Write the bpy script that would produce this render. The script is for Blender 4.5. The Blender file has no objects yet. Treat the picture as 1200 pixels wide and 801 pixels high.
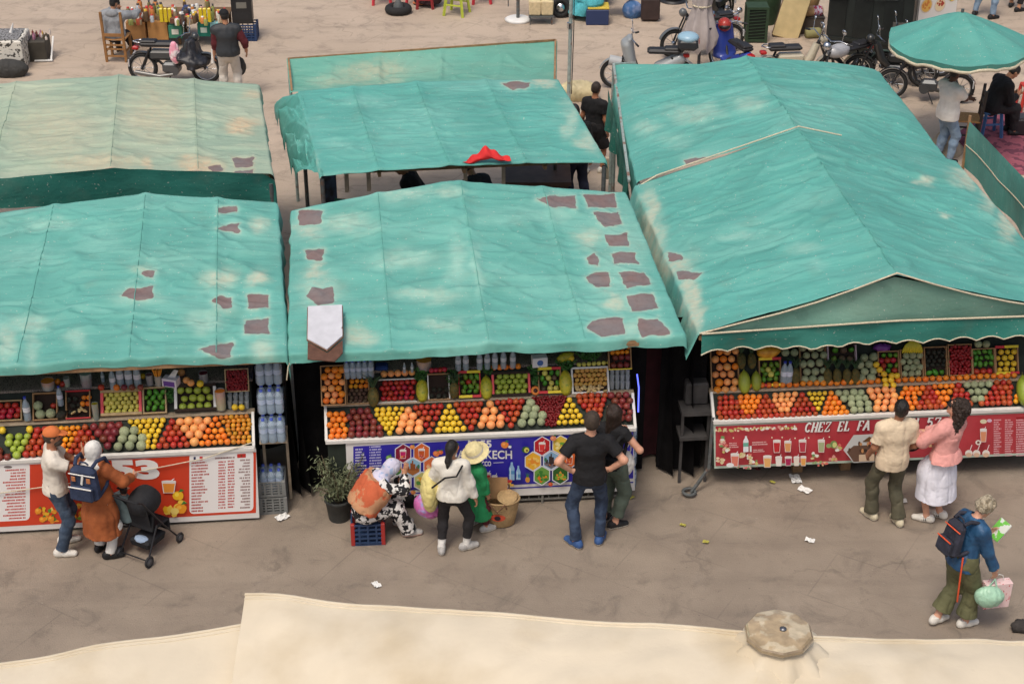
import bpy,math,random
import numpy as np
from mathutils import Vector,Matrix
random.seed(7);RNG=np.random.default_rng(7)
SC=bpy.context.scene
COL=SC.collection
R=math.radians
PI=math.pi
FPX,TH,CH=1950.0,R(29.0),10.8
def ray(px,py):
 x=(px-600.0)/FPX;y=(400.5-py)/FPX
 c,s=math.cos(TH),math.sin(TH)
 return Vector((x,c+y*s,-s+y*c))
def at(px,py,z=0.0):
 d=ray(px,py);t=(z-CH)/d.z
 return Vector((d.x*t,d.y*t,z))
def at_y(px,py,Y):
 d=ray(px,py);t=Y/d.y
 return Vector((d.x*t,Y,CH+d.z*t))
def on_plane(px,py,p0,n):
 d=ray(px,py);o=Vector((0,0,CH))
 t=(p0-o).dot(n)/d.dot(n)
 return o+d*t
def proj(P):
 P=np.asarray(P,float);c,s=math.cos(TH),math.sin(TH)
 zc=P[...,1]*c-(P[...,2]-CH)*s
 yu=P[...,1]*s+(P[...,2]-CH)*c
 return np.stack([600+FPX*P[...,0]/zc,400.5-FPX*yu/zc],-1)
cam=bpy.data.cameras.new('camera');cam.sensor_width=36;cam.lens=36*FPX/1200
cam.clip_end=2000
co=bpy.data.objects.new('camera',cam);COL.objects.link(co)
co.location=(0,0,CH);co.rotation_euler=(PI/2-TH,0,0)
SC.camera=co
def _h(ix,iy,iz,seed):
 h=(ix.astype(np.int64)*374761393+iy.astype(np.int64)*668265263+iz.astype(np.int64)*2147483647+seed*1274126177)&0xffffffff
 h=((h^(h>>13))*1274126177)&0xffffffff
 return((h^(h>>16))&0xffff)/32767.5-1.0
def vnoise(P,seed=0):
 P=np.asarray(P,float);i=np.floor(P).astype(np.int64);f=P-i
 f=f*f*f*(f*(f*6-15)+10)
 r=0
 for dx in(0,1):
  wx=f[...,0]if dx else 1-f[...,0]
  for dy in(0,1):
   wy=f[...,1]if dy else 1-f[...,1]
   for dz in(0,1):
    wz=f[...,2]if dz else 1-f[...,2]
    r=r+wx*wy*wz*_h(i[...,0]+dx,i[...,1]+dy,i[...,2]+dz,seed)
 return r
def fbm(P,seed=0,o=3):
 r=0;a=1.0;P=np.asarray(P,float)
 for k in range(o):
  r=r+a*vnoise(P*(2.03**k)+k*17.3,seed+k);a*=.5
 return r
MATS={}
def s2l(c):
 return tuple(((v/255.0)/12.92 if v/255.0<=.04045 else((v/255.0+.055)/1.055)**2.4)for v in c)
def mat(name,col,rough=.6,var=.0,vscale=6.0,bump=0.0,bscale=40.0,metal=0.0,alpha=None,trans=0.0,spec=.5,coat=0.0,emit=None,emit_s=0.0,col2=None,c2scale=3.0,c2t=(.45,.6),objvar=0.0,sheen=0.0):
 """procedural material: base colour with noise variation, an optional second colour in noise patches, bump"""
 if name in MATS:return MATS[name]
 m=bpy.data.materials.new(name);m.use_nodes=True;nt=m.node_tree;N=nt.nodes;L=nt.links
 b=N['Principled BSDF'];b.inputs['Roughness'].default_value=rough;b.inputs['Metallic'].default_value=metal
 b.inputs['Specular IOR Level'].default_value=spec
 if coat:b.inputs['Coat Weight'].default_value=coat
 if sheen:b.inputs['Sheen Weight'].default_value=sheen
 if trans:b.inputs['Transmission Weight'].default_value=trans
 if alpha is not None:b.inputs['Alpha'].default_value=alpha
 if emit:b.inputs['Emission Color'].default_value=(*emit,1);b.inputs['Emission Strength'].default_value=emit_s
 src=None
 tc=N.new('ShaderNodeTexCoord')
 rgb=N.new('ShaderNodeRGB');rgb.outputs[0].default_value=(*col,1);src=rgb.outputs[0]
 if col2:
  nz=N.new('ShaderNodeTexNoise');nz.inputs['Scale'].default_value=c2scale;nz.inputs['Detail'].default_value=5
  L.new(tc.outputs['Object'],nz.inputs['Vector'])
  mr=N.new('ShaderNodeMapRange');mr.inputs[1].default_value=c2t[0];mr.inputs[2].default_value=c2t[1]
  L.new(nz.outputs[0],mr.inputs[0])
  mx=N.new('ShaderNodeMix');mx.data_type='RGBA';L.new(mr.outputs[0],mx.inputs[0]);L.new(src,mx.inputs[6]);mx.inputs[7].default_value=(*col2,1)
  src=mx.outputs[2]
 if var:
  nz=N.new('ShaderNodeTexNoise');nz.inputs['Scale'].default_value=vscale;nz.inputs['Detail'].default_value=4
  L.new(tc.outputs['Object'],nz.inputs['Vector'])
  mr=N.new('ShaderNodeMapRange');mr.inputs[1].default_value=.3;mr.inputs[2].default_value=.7;mr.inputs[3].default_value=1-var;mr.inputs[4].default_value=1+var
  L.new(nz.outputs[0],mr.inputs[0])
  mx=N.new('ShaderNodeMix');mx.data_type='RGBA';mx.blend_type='MULTIPLY';mx.inputs[0].default_value=1
  L.new(src,mx.inputs[6]);L.new(mr.outputs[0],mx.inputs[7]);src=mx.outputs[2]
 if objvar:
  oi=N.new('ShaderNodeObjectInfo');hs=N.new('ShaderNodeHueSaturation')
  m1=N.new('ShaderNodeMapRange');m1.inputs[3].default_value=.5-objvar*.09;m1.inputs[4].default_value=.5+objvar*.09
  L.new(oi.outputs['Random'],m1.inputs[0]);L.new(m1.outputs[0],hs.inputs['Hue'])
  mu=N.new('ShaderNodeMath');mu.operation='MULTIPLY';mu.inputs[1].default_value=7.31;L.new(oi.outputs['Random'],mu.inputs[0])
  fr=N.new('ShaderNodeMath');fr.operation='FRACT';L.new(mu.outputs[0],fr.inputs[0])
  m2=N.new('ShaderNodeMapRange');m2.inputs[3].default_value=1-objvar;m2.inputs[4].default_value=1+objvar
  L.new(fr.outputs[0],m2.inputs[0]);L.new(m2.outputs[0],hs.inputs['Value']);L.new(src,hs.inputs['Color']);src=hs.outputs[0]
 L.new(src,b.inputs['Base Color'])
 if bump:
  nz=N.new('ShaderNodeTexNoise');nz.inputs['Scale'].default_value=bscale;nz.inputs['Detail'].default_value=4
  L.new(tc.outputs['Object'],nz.inputs['Vector'])
  bp=N.new('ShaderNodeBump');bp.inputs['Strength'].default_value=bump;bp.inputs['Distance'].default_value=.02
  L.new(nz.outputs[0],bp.inputs['Height']);L.new(bp.outputs[0],b.inputs['Normal'])
 MATS[name]=m
 return m
def C(*c):return s2l(c)
_auto={}
def paint(r,g,b,rough=.6,**k):
 """shared material by sRGB colour"""
 key=(r,g,b,rough,tuple(sorted(k.items())))
 if key not in _auto:_auto[key]=mat('paint_%d_%d_%d_%d_%d'%(r,g,b,int(rough*100),len(_auto)),s2l((r,g,b)),rough,**k)
 return _auto[key]
def rotz(a):return Matrix.Rotation(a,4,'Z')
def T(*p):return Matrix.Translation(Vector(p if len(p)==3 else p[0]))
def frame(p,d,up=Vector((0,0,1))):
 """matrix whose Z looks along d"""
 z=Vector(d).normalized();x=up.cross(z)
 if x.length<1e-5:x=Vector((1,0,0)).cross(z)if abs(z.x)<.9 else Vector((0,1,0)).cross(z)
 x.normalize();y=z.cross(x)
 return Matrix(((x.x,y.x,z.x,p[0]),(x.y,y.y,z.y,p[1]),(x.z,y.z,z.z,p[2]),(0,0,0,1)))
class MB:
 def __init__(s):s.v=[];s.f=[];s.m=[];s.sm=[]
 def add(s,vs,fs,M=None,mi=0,smooth=False):
  o=len(s.v)
  if M is not None:vs=[M@Vector(p)for p in vs]
  s.v.extend([tuple(p)for p in vs]);s.f.extend([tuple(i+o for i in f)for f in fs])
  s.m.extend([mi]*len(fs));s.sm.extend([smooth]*len(fs));return s
 def box(s,c,d,M=None,mi=0,bev=0.0,taper=1.0):
  x,y,z=d[0]/2,d[1]/2,d[2]/2;cx,cy,cz=c
  if bev<=0:
   vs=[(cx+a*x*(taper if k>0 else 1),cy+b*y*(taper if k>0 else 1),cz+k*z)for k in(-1,1)for a,b in((-1,-1),(1,-1),(1,1),(-1,1))]
   fs=[(3,2,1,0),(4,5,6,7),(0,1,5,4),(1,2,6,5),(2,3,7,6),(3,0,4,7)]
   return s.add(vs,fs,M,mi)
  bev=min(bev,x*.9,y*.9,z*.9);vs=[];ring=[]
  for zz,ins in((-z,bev),(-z+bev,0),(z-bev,0),(z,bev)):
   r=[]
   t=taper if zz>0 else 1
   X,Y=(x-ins)*t,(y-ins)*t
   for a,b in((-1,-1),(1,-1),(1,1),(-1,1)):
    q=bev*.6 if ins==0 else bev*.3
    pts=[(a*X,b*(Y-q)),(a*(X-q),b*Y)]
    if a*b>0:pts=pts[::-1]if a<0 else pts
    else:pts=pts[::-1]if a>0 else pts
    if(a,b)==(-1,-1):pts=[(-X,-Y+q),(-X+q,-Y)]
    if(a,b)==(1,-1):pts=[(X-q,-Y),(X,-Y+q)]
    if(a,b)==(1,1):pts=[(X,Y-q),(X-q,Y)]
    if(a,b)==(-1,1):pts=[(-X+q,Y),(-X,Y-q)]
    for p in pts:r.append(len(vs));vs.append((cx+p[0],cy+p[1],cz+zz))
   ring.append(r)
  fs=[tuple(reversed(ring[0])),tuple(ring[3])]
  for k in range(3):
   for i in range(8):
    j=(i+1)%8;fs.append((ring[k][i],ring[k][j],ring[k+1][j],ring[k+1][i]))
  return s.add(vs,fs,M,mi)
 def bar(s,a,b,w,h=None,mi=0,bev=0.0):
  a=Vector(a);b=Vector(b);h=h or w
  return s.box((0,0,(b-a).length/2),(w,h,(b-a).length),frame(a,b-a),mi,bev)
 def tube(s,pts,r,n=8,mi=0,caps=True,closed=False):
  pts=[Vector(p)for p in pts];k=len(pts);rs=r if isinstance(r,(list,tuple))else[r]*k
  vs=[];fs=[];up=None
  for i,p in enumerate(pts):
   if closed:d=pts[(i+1)%k]-pts[i-1]
   else:d=pts[min(i+1,k-1)]-pts[max(i-1,0)]
   if d.length<1e-9:d=Vector((0,0,1))
   d.normalize()
   if up is None:up=Vector((0,0,1))if abs(d.z)<.9 else Vector((1,0,0))
   x=up.cross(d);x=x.normalized()if x.length>1e-6 else Vector((1,0,0));y=d.cross(x);up=y
   for j in range(n):
    a=2*PI*j/n;vs.append(p+(x*math.cos(a)+y*math.sin(a))*rs[i])
  for i in range(k if closed else k-1):
   for j in range(n):
    q=(j+1)%n;i2=(i+1)%k
    fs.append((i*n+j,i*n+q,i2*n+q,i2*n+j))
  s.add(vs,fs,None,mi,True)
  if caps and not closed:
   s.add(vs[:n],[tuple(reversed(range(n)))],None,mi);s.add(vs[-n:],[tuple(range(n))],None,mi)
  return s
 def lathe(s,prof,n=16,M=None,mi=0,smooth=True,capb=True,capt=True):
  vs=[];fs=[]
  for r,z in prof:
   for j in range(n):
    a=2*PI*j/n;vs.append((r*math.cos(a),r*math.sin(a),z))
  for i in range(len(prof)-1):
   for j in range(n):
    q=(j+1)%n;fs.append((i*n+j,i*n+q,(i+1)*n+q,(i+1)*n+j))
  s.add(vs,fs,M,mi,smooth)
  if capb:s.add(vs[:n],[tuple(reversed(range(n)))],M,mi)
  if capt:s.add(vs[-n:],[tuple(range(n))],M,mi)
  return s
 def sphere(s,c,r,nu=14,nv=9,M=None,mi=0,fn=None):
  rx,ry,rz=r if isinstance(r,(tuple,list))else(r,r,r);vs=[];fs=[]
  vs.append((c[0],c[1],c[2]-rz))
  for i in range(1,nv):
   t=PI*i/nv-PI/2
   for j in range(nu):
    a=2*PI*j/nu;k=fn(t,a)if fn else 1
    vs.append((c[0]+rx*k*math.cos(t)*math.cos(a),c[1]+ry*k*math.cos(t)*math.sin(a),c[2]+rz*k*math.sin(t)))
  vs.append((c[0],c[1],c[2]+rz));e=len(vs)-1
  for j in range(nu):
   q=(j+1)%nu;fs.append((0,1+q,1+j));fs.append((e,e-nu+j,e-nu+q))
   for i in range(nv-2):fs.append((1+i*nu+j,1+i*nu+q,1+(i+1)*nu+q,1+(i+1)*nu+j))
  return s.add(vs,fs,M,mi,True)
 def torus(s,c,Rr,r,M=None,n=28,k=8,mi=0,sq=1.0):
  vs=[];fs=[]
  for i in range(n):
   a=2*PI*i/n
   for j in range(k):
    b=2*PI*j/k;q=Rr+r*math.cos(b)
    vs.append((c[0]+q*math.cos(a),c[1]+q*math.sin(a),c[2]+r*sq*math.sin(b)))
  for i in range(n):
   for j in range(k):
    fs.append((i*k+j,((i+1)%n)*k+j,((i+1)%n)*k+(j+1)%k,i*k+(j+1)%k))
  return s.add(vs,fs,M,mi,True)
 def prism(s,pts,h,M=None,mi=0,z0=0.0):
  n=len(pts);A=sum(pts[i][0]*pts[(i+1)%n][1]-pts[(i+1)%n][0]*pts[i][1]for i in range(n))
  if A<0:pts=pts[::-1]
  vs=[(p[0],p[1],z0)for p in pts]+[(p[0],p[1],z0+h)for p in pts]
  fs=[tuple(reversed(range(n))),tuple(range(n,2*n))]+[(i,(i+1)%n,n+(i+1)%n,n+i)for i in range(n)]
  return s.add(vs,fs,M,mi)
 def quad(s,a,b,c,d,mi=0):return s.add([a,b,c,d],[(0,1,2,3)],None,mi)
 def grid(s,P,mi=0,smooth=True,flip=False,keep=None):
  """P: array (nv,nu,3)"""
  nv,nu=P.shape[:2];o=len(s.v);s.v.extend(map(tuple,P.reshape(-1,3)))
  for i in range(nv-1):
   for j in range(nu-1):
    if keep is not None and not keep[i,j]:continue
    q=(o+i*nu+j,o+i*nu+j+1,o+(i+1)*nu+j+1,o+(i+1)*nu+j)
    s.f.append(q[::-1]if flip else q);s.m.append(mi);s.sm.append(smooth)
  return s
 def build(s,name,mats,parent=None,world=False,M=None):
  me=bpy.data.meshes.new(name);vs=s.v
  if M is not None:vs=[tuple(M@Vector(p))for p in vs]
  if world and parent is not None:
   bpy_m=parent_world(parent).inverted();vs=[tuple(bpy_m@Vector(p))for p in vs]
  me.from_pydata(vs,[],s.f)
  for m in(mats if isinstance(mats,(list,tuple))else[mats]):me.materials.append(m)
  me.polygons.foreach_set('material_index',s.m);me.polygons.foreach_set('use_smooth',s.sm);me.update()
  o=bpy.data.objects.new(name,me);COL.objects.link(o)
  if parent is not None:o.parent=parent
  return o
def parent_world(o):
 m=Matrix.LocRotScale(o.location,o.rotation_euler,o.scale)
 return(parent_world(o.parent)@m)if o.parent else m
def tag(o,label=None,cat=None,group=None,kind=None):
 if label:o['label']=label
 if cat:o['category']=cat
 if group:o['group']=group
 if kind:o['kind']=kind
 return o
def thing(name,label,cat,loc=(0,0,0),yaw=0.0,group=None):
 o=bpy.data.objects.new(name,None);COL.objects.link(o);o.empty_display_size=.1
 o.location=loc;o.rotation_euler=(0,0,yaw)
 return tag(o,label,cat,group)
def dup(root,loc,yaw=0.0,label=None,group=None,scale=None,rot=None):
 r=root.copy();COL.objects.link(r);r.location=loc;r.rotation_euler=rot if rot is not None else(0,0,yaw)
 if scale:r.scale=(scale,)*3
 if label:r['label']=label
 if group:r['group']=group
 for ch in list(root.children):
  c=ch.copy();COL.objects.link(c);c.parent=r
  for g in list(ch.children):
   d=g.copy();COL.objects.link(d);d.parent=c
 return r
def raw_mesh(name,V,F,mats,parent=None,mi=None,smooth=True):
 """numpy verts (n,3) and quads (m,4)"""
 me=bpy.data.meshes.new(name);n,m=len(V),len(F)
 me.vertices.add(n);me.vertices.foreach_set('co',np.asarray(V,np.float32).ravel())
 me.loops.add(m*4);me.loops.foreach_set('vertex_index',np.asarray(F,np.int32).ravel())
 me.polygons.add(m);me.polygons.foreach_set('loop_start',np.arange(0,m*4,4,dtype=np.int32))
 me.polygons.foreach_set('loop_total',np.full(m,4,np.int32))
 me.polygons.foreach_set('use_smooth',np.full(m,smooth,bool))
 for x in(mats if isinstance(mats,(list,tuple))else[mats]):me.materials.append(x)
 if mi is not None:me.polygons.foreach_set('material_index',np.asarray(mi,np.int32))
 me.update(calc_edges=True);me.validate()
 o=bpy.data.objects.new(name,me);COL.objects.link(o)
 if parent is not None:o.parent=parent
 return o
_fonts={}
def text_mesh(name,s,size,M,material,parent,bold=0.0,shear=0.0,align='LEFT',sx=1.0,spacing=1.0):
 cu=bpy.data.curves.new('lettering','FONT');cu.body=s;cu.size=size;cu.offset=bold;cu.shear=shear
 cu.align_x=align;cu.extrude=.0008;cu.space_character=spacing;cu.resolution_u=4
 ob=bpy.data.objects.new('lettering',cu);COL.objects.link(ob)
 bpy.context.view_layer.update()
 me=bpy.data.meshes.new_from_object(ob.evaluated_get(bpy.context.evaluated_depsgraph_get()))
 bpy.data.objects.remove(ob);bpy.data.curves.remove(cu)
 me.transform(Matrix.Diagonal((sx,1,1,1)));me.transform(M);me.materials.clear();me.materials.append(material);me.name=name
 o=bpy.data.objects.new(name,me);COL.objects.link(o)
 if parent is not None:o.parent=parent
 return o
def V3(*a):return np.array(a if len(a)==3 else a[0],float)
def unit(v):v=np.asarray(v,float);return v/(np.linalg.norm(v)+1e-12)
class Cap:
 """elliptic tapered capsule a->b with (width,depth) radii; planes = [(point, normal)] cut away what lies beyond"""
 def __init__(s,a,b,ra,rb,rx=None,k=.03,planes=(),tag=''):
  s.a=V3(a);s.b=V3(b);s.ra=(ra,ra)if np.isscalar(ra)else ra;s.rb=(rb,rb)if np.isscalar(rb)else rb
  s.rx=None if rx is None else unit(rx);s.k=k;s.planes=list(planes);s.tag=tag
 def grown(s,e,**kw):
  c=Cap(s.a,s.b,(s.ra[0]+e,s.ra[1]+e),(s.rb[0]+e,s.rb[1]+e),s.rx,s.k,s.planes,s.tag)
  for q,w in kw.items():setattr(c,q,w)
  return c
 def bbox(s):
  m=max(max(s.ra),max(s.rb));lo=np.minimum(s.a,s.b)-m;hi=np.maximum(s.a,s.b)+m;return lo,hi
 def ev(s,X,Y,Z):
  h=s.b-s.a;hh=h@h+1e-12
  px,py,pz=X-s.a[0],Y-s.a[1],Z-s.a[2]
  t=np.clip((px*h[0]+py*h[1]+pz*h[2])/hh,0,1)
  qx,qy,qz=px-t*h[0],py-t*h[1],pz-t*h[2]
  W=s.ra[0]+t*(s.rb[0]-s.ra[0]);q2=qx*qx+qy*qy+qz*qz
  if s.rx is None:d=np.sqrt(q2)-W
  else:
   D=s.ra[1]+t*(s.rb[1]-s.ra[1]);u=qx*s.rx[0]+qy*s.rx[1]+qz*s.rx[2]
   d=(np.sqrt((u/W)**2+np.maximum(q2-u*u,0)/D**2)-1)*np.minimum(W,D)
  for p,n in s.planes:
   n=unit(n);d=np.maximum(d,(X-p[0])*n[0]+(Y-p[1])*n[1]+(Z-p[2])*n[2])
  return d
class Ell:
 def __init__(s,c,r,axes=None,k=.02,planes=(),tag=''):
  s.c=V3(c);s.r=V3(r);s.ax=np.eye(3)if axes is None else np.array(axes,float);s.k=k;s.planes=list(planes);s.tag=tag
 def grown(s,e,**kw):
  c=Ell(s.c,s.r+e,s.ax,s.k,s.planes,s.tag)
  for q,w in kw.items():setattr(c,q,w)
  return c
 def bbox(s):m=s.r.max();return s.c-m,s.c+m
 def ev(s,X,Y,Z):
  p=(X-s.c[0],Y-s.c[1],Z-s.c[2]);q=[p[0]*a[0]+p[1]*a[1]+p[2]*a[2]for a in s.ax]
  k0=np.sqrt(sum((q[i]/s.r[i])**2 for i in range(3)));k1=np.sqrt(sum((q[i]/s.r[i]**2)**2 for i in range(3)))+1e-9
  d=k0*(k0-1)/k1
  for pt,n in s.planes:
   n=unit(n);d=np.maximum(d,(X-pt[0])*n[0]+(Y-pt[1])*n[1]+(Z-pt[2])*n[2])
  return d
def surf(prims,res=.008,cuts=(),subs=(),fold=0.0,ffreq=(9,9,5),seed=0):
 los,his=zip(*[p.bbox()for p in prims]);lo=np.min(los,0)-3*res;hi=np.max(his,0)+3*res
 n=np.ceil((hi-lo)/res).astype(int)+1;F=np.full(n,.3,np.float32)
 ax=[lo[i]+res*np.arange(n[i])for i in range(3)]
 def sl(p,m):
  a,b=p.bbox();i0=np.maximum(((a-m-lo)/res).astype(int),0);i1=np.minimum(((b+m-lo)/res).astype(int)+2,n)
  return tuple(slice(i0[i],i1[i])for i in range(3))
 def coords(q):return ax[0][q[0]][:,None,None],ax[1][q[1]][None,:,None],ax[2][q[2]][None,None,:]
 for p in prims:
  q=sl(p,p.k+2*res);d=p.ev(*coords(q)).astype(np.float32);f=F[q]
  h=np.maximum(p.k-np.abs(f-d),0)/p.k;F[q]=np.minimum(f,d)-h*h*p.k*.25
 for p in subs:
  q=sl(p,2*res)
  if any(s_.start>=s_.stop for s_ in q):continue
  F[q]=np.maximum(F[q],-p.ev(*coords(q)).astype(np.float32))
 X,Y,Z=ax[0][:,None,None],ax[1][None,:,None],ax[2][None,None,:]
 for pt,nn in cuts:
  nn=unit(nn);F=np.maximum(F,((X-pt[0])*nn[0]+(Y-pt[1])*nn[1]+(Z-pt[2])*nn[2]).astype(np.float32))
 S=F<0
 c=np.zeros(n-1,np.int8);offs=[(i,j,k)for i in(0,1)for j in(0,1)for k in(0,1)]
 g=lambda A,o:A[o[0]:A.shape[0]-1+o[0],o[1]:A.shape[1]-1+o[1],o[2]:A.shape[2]-1+o[2]]
 for o in offs:c+=g(S,o)
 I=np.argwhere((c>0)&(c<8));idx=np.full(n-1,-1,np.int32);idx[I[:,0],I[:,1],I[:,2]]=np.arange(len(I))
 val=np.stack([F[I[:,0]+o[0],I[:,1]+o[1],I[:,2]+o[2]]for o in offs],1)
 acc=np.zeros((len(I),3));cnt=np.zeros(len(I))
 for e0 in range(8):
  for b in(4,2,1):
   if e0&b:continue
   e1=e0|b;va,vb=val[:,e0],val[:,e1];m=(va<0)!=(vb<0)
   t=np.where(m,va/np.where(m,va-vb,1),0);p0=V3(offs[e0]);p1=V3(offs[e1])
   acc+=np.where(m[:,None],p0+(p1-p0)*t[:,None],0);cnt+=m
 P=lo+res*(I+acc/np.maximum(cnt,1)[:,None])
 Q=[]
 for axn in range(3):
  u,v=(axn+1)%3,(axn+2)%3
  a=[slice(None)]*3;b=[slice(None)]*3;a[axn]=slice(0,-1);b[axn]=slice(1,None)
  A=S[tuple(a)];B=S[tuple(b)];E=np.argwhere(A!=B);E=E[(E[:,u]>0)&(E[:,v]>0)&(E[:,u]<n[u]-1)&(E[:,v]<n[v]-1)]
  fl=A[E[:,0],E[:,1],E[:,2]]
  def cell(du,dv):
   G=E.copy();G[:,u]+=du;G[:,v]+=dv;return idx[G[:,0],G[:,1],G[:,2]]
  q=np.stack([cell(-1,-1),cell(0,-1),cell(0,0),cell(-1,0)],1);q[~fl]=q[~fl][:,::-1];Q.append(q)
 Q=np.concatenate(Q)
 if fold:
  nrm=np.zeros_like(P);fn=np.cross(P[Q[:,2]]-P[Q[:,0]],P[Q[:,3]]-P[Q[:,1]])
  for i in range(4):np.add.at(nrm,Q[:,i],fn)
  nrm/=np.linalg.norm(nrm,axis=1,keepdims=True)+1e-12
  w=fbm(P*V3(ffreq)+seed*7.7,seed,2);w=.5*w-(1-np.abs(fbm(P*V3(ffreq)*.8+31,seed+5,2)))**3*.9
  P=P+nrm*(fold*w)[:,None]
 return P,Q
def ik(a,b,l1,l2,hint):
 a,b,hint=V3(a),V3(b),V3(hint);d=b-a;L=min(np.linalg.norm(d),(l1+l2)*.999);d=unit(d)
 x=(L*L+l1*l1-l2*l2)/(2*L);y=math.sqrt(max(l1*l1-x*x,0));h=unit(hint-d*(hint@d))
 return a+d*x+h*y,a+d*L
def rotv(v,axis,ang):
 return np.array(Matrix.Rotation(ang,3,Vector(axis))@Vector(v))
class Fig:
 def __init__(s,name,label,loc,yaw,h=1.72,sex='m',bulk=1.0,lean=0,side=0,twist=0,pelvis=None,feet=None,hands=None,head=(0,0,0),skin=(190,140,110),res=.008,hres=None,knee=None,group=None,face=True,detail=True):
  s.root=thing(name,label,'person',loc,yaw,group);s.h=h;s.res=res;k=s.k=h/1.75;s.sex=sex;s.bulk=bulk
  f=sex=='f'
  s.P=V3(pelvis)if pelvis is not None else V3(0,0,.93*k)
  up=rotv(V3(0,0,1),(1,0,0),-R(lean));up=rotv(up,(0,1,0),R(side));s.up=up
  rt=rotv(V3(1,0,0),tuple(up),R(twist));rt=unit(rt-up*(rt@up));s.rt=rt;s.fw=np.cross(up,rt)
  s.rt0=V3(1,0,0)
  s.N=s.P+up*.52*k
  sw=(.165 if f else.185)*k*(.6+.4*bulk)
  s.sh={-1:s.N-up*.072*k-rt*sw,1:s.N-up*.072*k+rt*sw}
  hy,hp,ht=head;hr=rotv(s.rt,tuple(up),R(hy));hu=rotv(up,tuple(hr),-R(hp));hf=np.cross(hu,hr)
  hu=rotv(hu,tuple(hf),R(ht));hr=np.cross(hf,hu)
  s.hr,s.hu,s.hf=unit(hr),unit(hu),unit(hf);s.H=s.N+up*.045*k+hu*.145*k+hf*.02*k
  s.hip={d:s.P+V3(d*.088*k,0,-.02*k)for d in(-1,1)}
  feet=feet or[(-.1,0,8,0),(.1,0,-8,0)]
  s.foot={};s.ank={};s.knee={}
  for d,ft in zip((-1,1),feet):
   fx,fy,fyaw=ft[:3];fz=ft[3]if len(ft)>3 else 0
   fd=V3(-math.sin(R(fyaw)),math.cos(R(fyaw)),0);s.foot[d]=(V3(fx,fy,fz),fd)
   hint=fd+V3(0,0,.05)if knee is None else V3(knee[0 if d<0 else 1])
   s.knee[d],s.ank[d]=ik(s.hip[d],V3(fx,fy,fz+.085*k),.435*k,.425*k,hint)
  s.elb={};s.wri={};s.hd={};hands=hands or[None,None]
  for d,hn in zip((-1,1),hands):
   if hn is None:hn=dict(t=s.sh[d]+(-up*.52+s.rt*d*.07+s.fw*.04)*k,hint=(d*.3,-1,0))
   s.elb[d],s.wri[d]=ik(s.sh[d],V3(hn['t']),.285*k,.25*k,hn.get('hint',(d*.6,-1,-.2)))
   fd=unit(s.wri[d]-s.elb[d]);hd=unit(V3(hn['dir']))if 'dir'in hn else fd
   pn=unit(V3(hn['palm']))if 'palm'in hn else unit(-s.rt*d-hd*((-s.rt*d)@hd));pn=unit(pn-hd*(pn@hd))
   s.hd[d]=(hd,pn,hn.get('curl',22))
  s.skin=mat('skin_%d_%d_%d'%skin,s2l(skin),.5,.06,14)
  s._body(face,detail)
 def torso(s,e=0.0,k=.05):
  q,f,b=s.k,s.sex=='f',s.bulk;P,u,N,rt=s.P,s.up,s.N,s.rt;r0=s.rt0
  hw,ww,cw=((.168,.125,.145)if f else(.155,.14,.165));g=lambda x:(x*b+0)*q
  m=[Cap(P-u*.03*q,P+u*.05*q,(g(hw)+e,g(.118)+e),(g(hw*.97)+e,g(.112)+e),r0,k,tag='torso'),Cap(P+u*.05*q,P+u*.18*q,(g(hw*.95)+e,g(.11)+e),(g(ww)+e,g(.098)+e),r0,k,tag='torso'),Cap(P+u*.18*q,P+u*.36*q+s.fw*.005,(g(ww)+e,g(.098)+e),(g(cw)+e,g(.115)+e),rt,k,tag='torso'),Cap(P+u*.36*q,P+u*.46*q-s.fw*.012,(g(cw)+e,g(.112)+e),(.135*q+e,.07*q+e),rt,k,tag='torso')]
  for d in(-1,1):
   m.append(Cap(N-u*.02*q+s.rt*d*.05*q,s.sh[d],.045*q+e,.058*q*min(b,1.1)+e,None,k,tag='torso'))
   if f:m.append(Ell(P+u*.335*q+s.fw*.085*q*b+rt*d*.07*q,V3(.06,.05,.06)*q*b+e,None,k,tag='torso'))
  return m
 def arm(s,d,e=0.0,upto=2.0,cuff=None,k=.03):
  """upper arm then forearm; upto in 0..2, cut flat there"""
  q,b=s.k,s.bulk;S,E,W=s.sh[d],s.elb[d],s.wri[d];out=[]
  if upto<=1:
   B=S+(E-S)*upto;dirn=unit(E-S)
   out.append(Cap(S,S+(E-S)*min(upto+.2,1.15),(.053*q*b+e),(cuff if cuff else.044*q*b+e),None,k,[(B,dirn)]))
  else:
   out.append(Cap(S,E,.053*q*b+e,.043*q*b+e,None,k))
   B=E+(W-E)*(upto-1);dirn=unit(W-E)
   out.append(Cap(E,E+(W-E)*min(upto-1+.12,1.12),.042*q*b+e,(cuff if cuff else.029*q+e),None,k,[(B,dirn)]))
  return out
 def leg(s,d,e=0.0,upto=2.0,cuff=None,k=.04,thick=1.0):
  q,b=s.k,s.bulk;H,K,A=s.hip[d],s.knee[d],s.ank[d];out=[]
  r0=(.088 if s.sex=='f'else.083)*q*b*thick
  if upto<=1:
   B=H+(K-H)*upto;out.append(Cap(H,K,r0+e,.056*q*b+e if cuff is None else cuff,None,k,[(B,unit(K-H))]))
  else:
   out.append(Cap(H,K,r0+e,.057*q*b*thick+e,None,k))
   C1=K+(A-K)*.3-s.foot[d][1]*.012*q
   out.append(Cap(K,C1,.053*q*b+e,.053*q*b*thick+e,None,k))
   B=K+(A-K)*(upto-1);out.append(Cap(C1,A+(A-K)*.1,.052*q*b*thick+e,(cuff if cuff else.036*q+e),None,k,[(B,unit(A-K))]))
  return out
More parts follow.
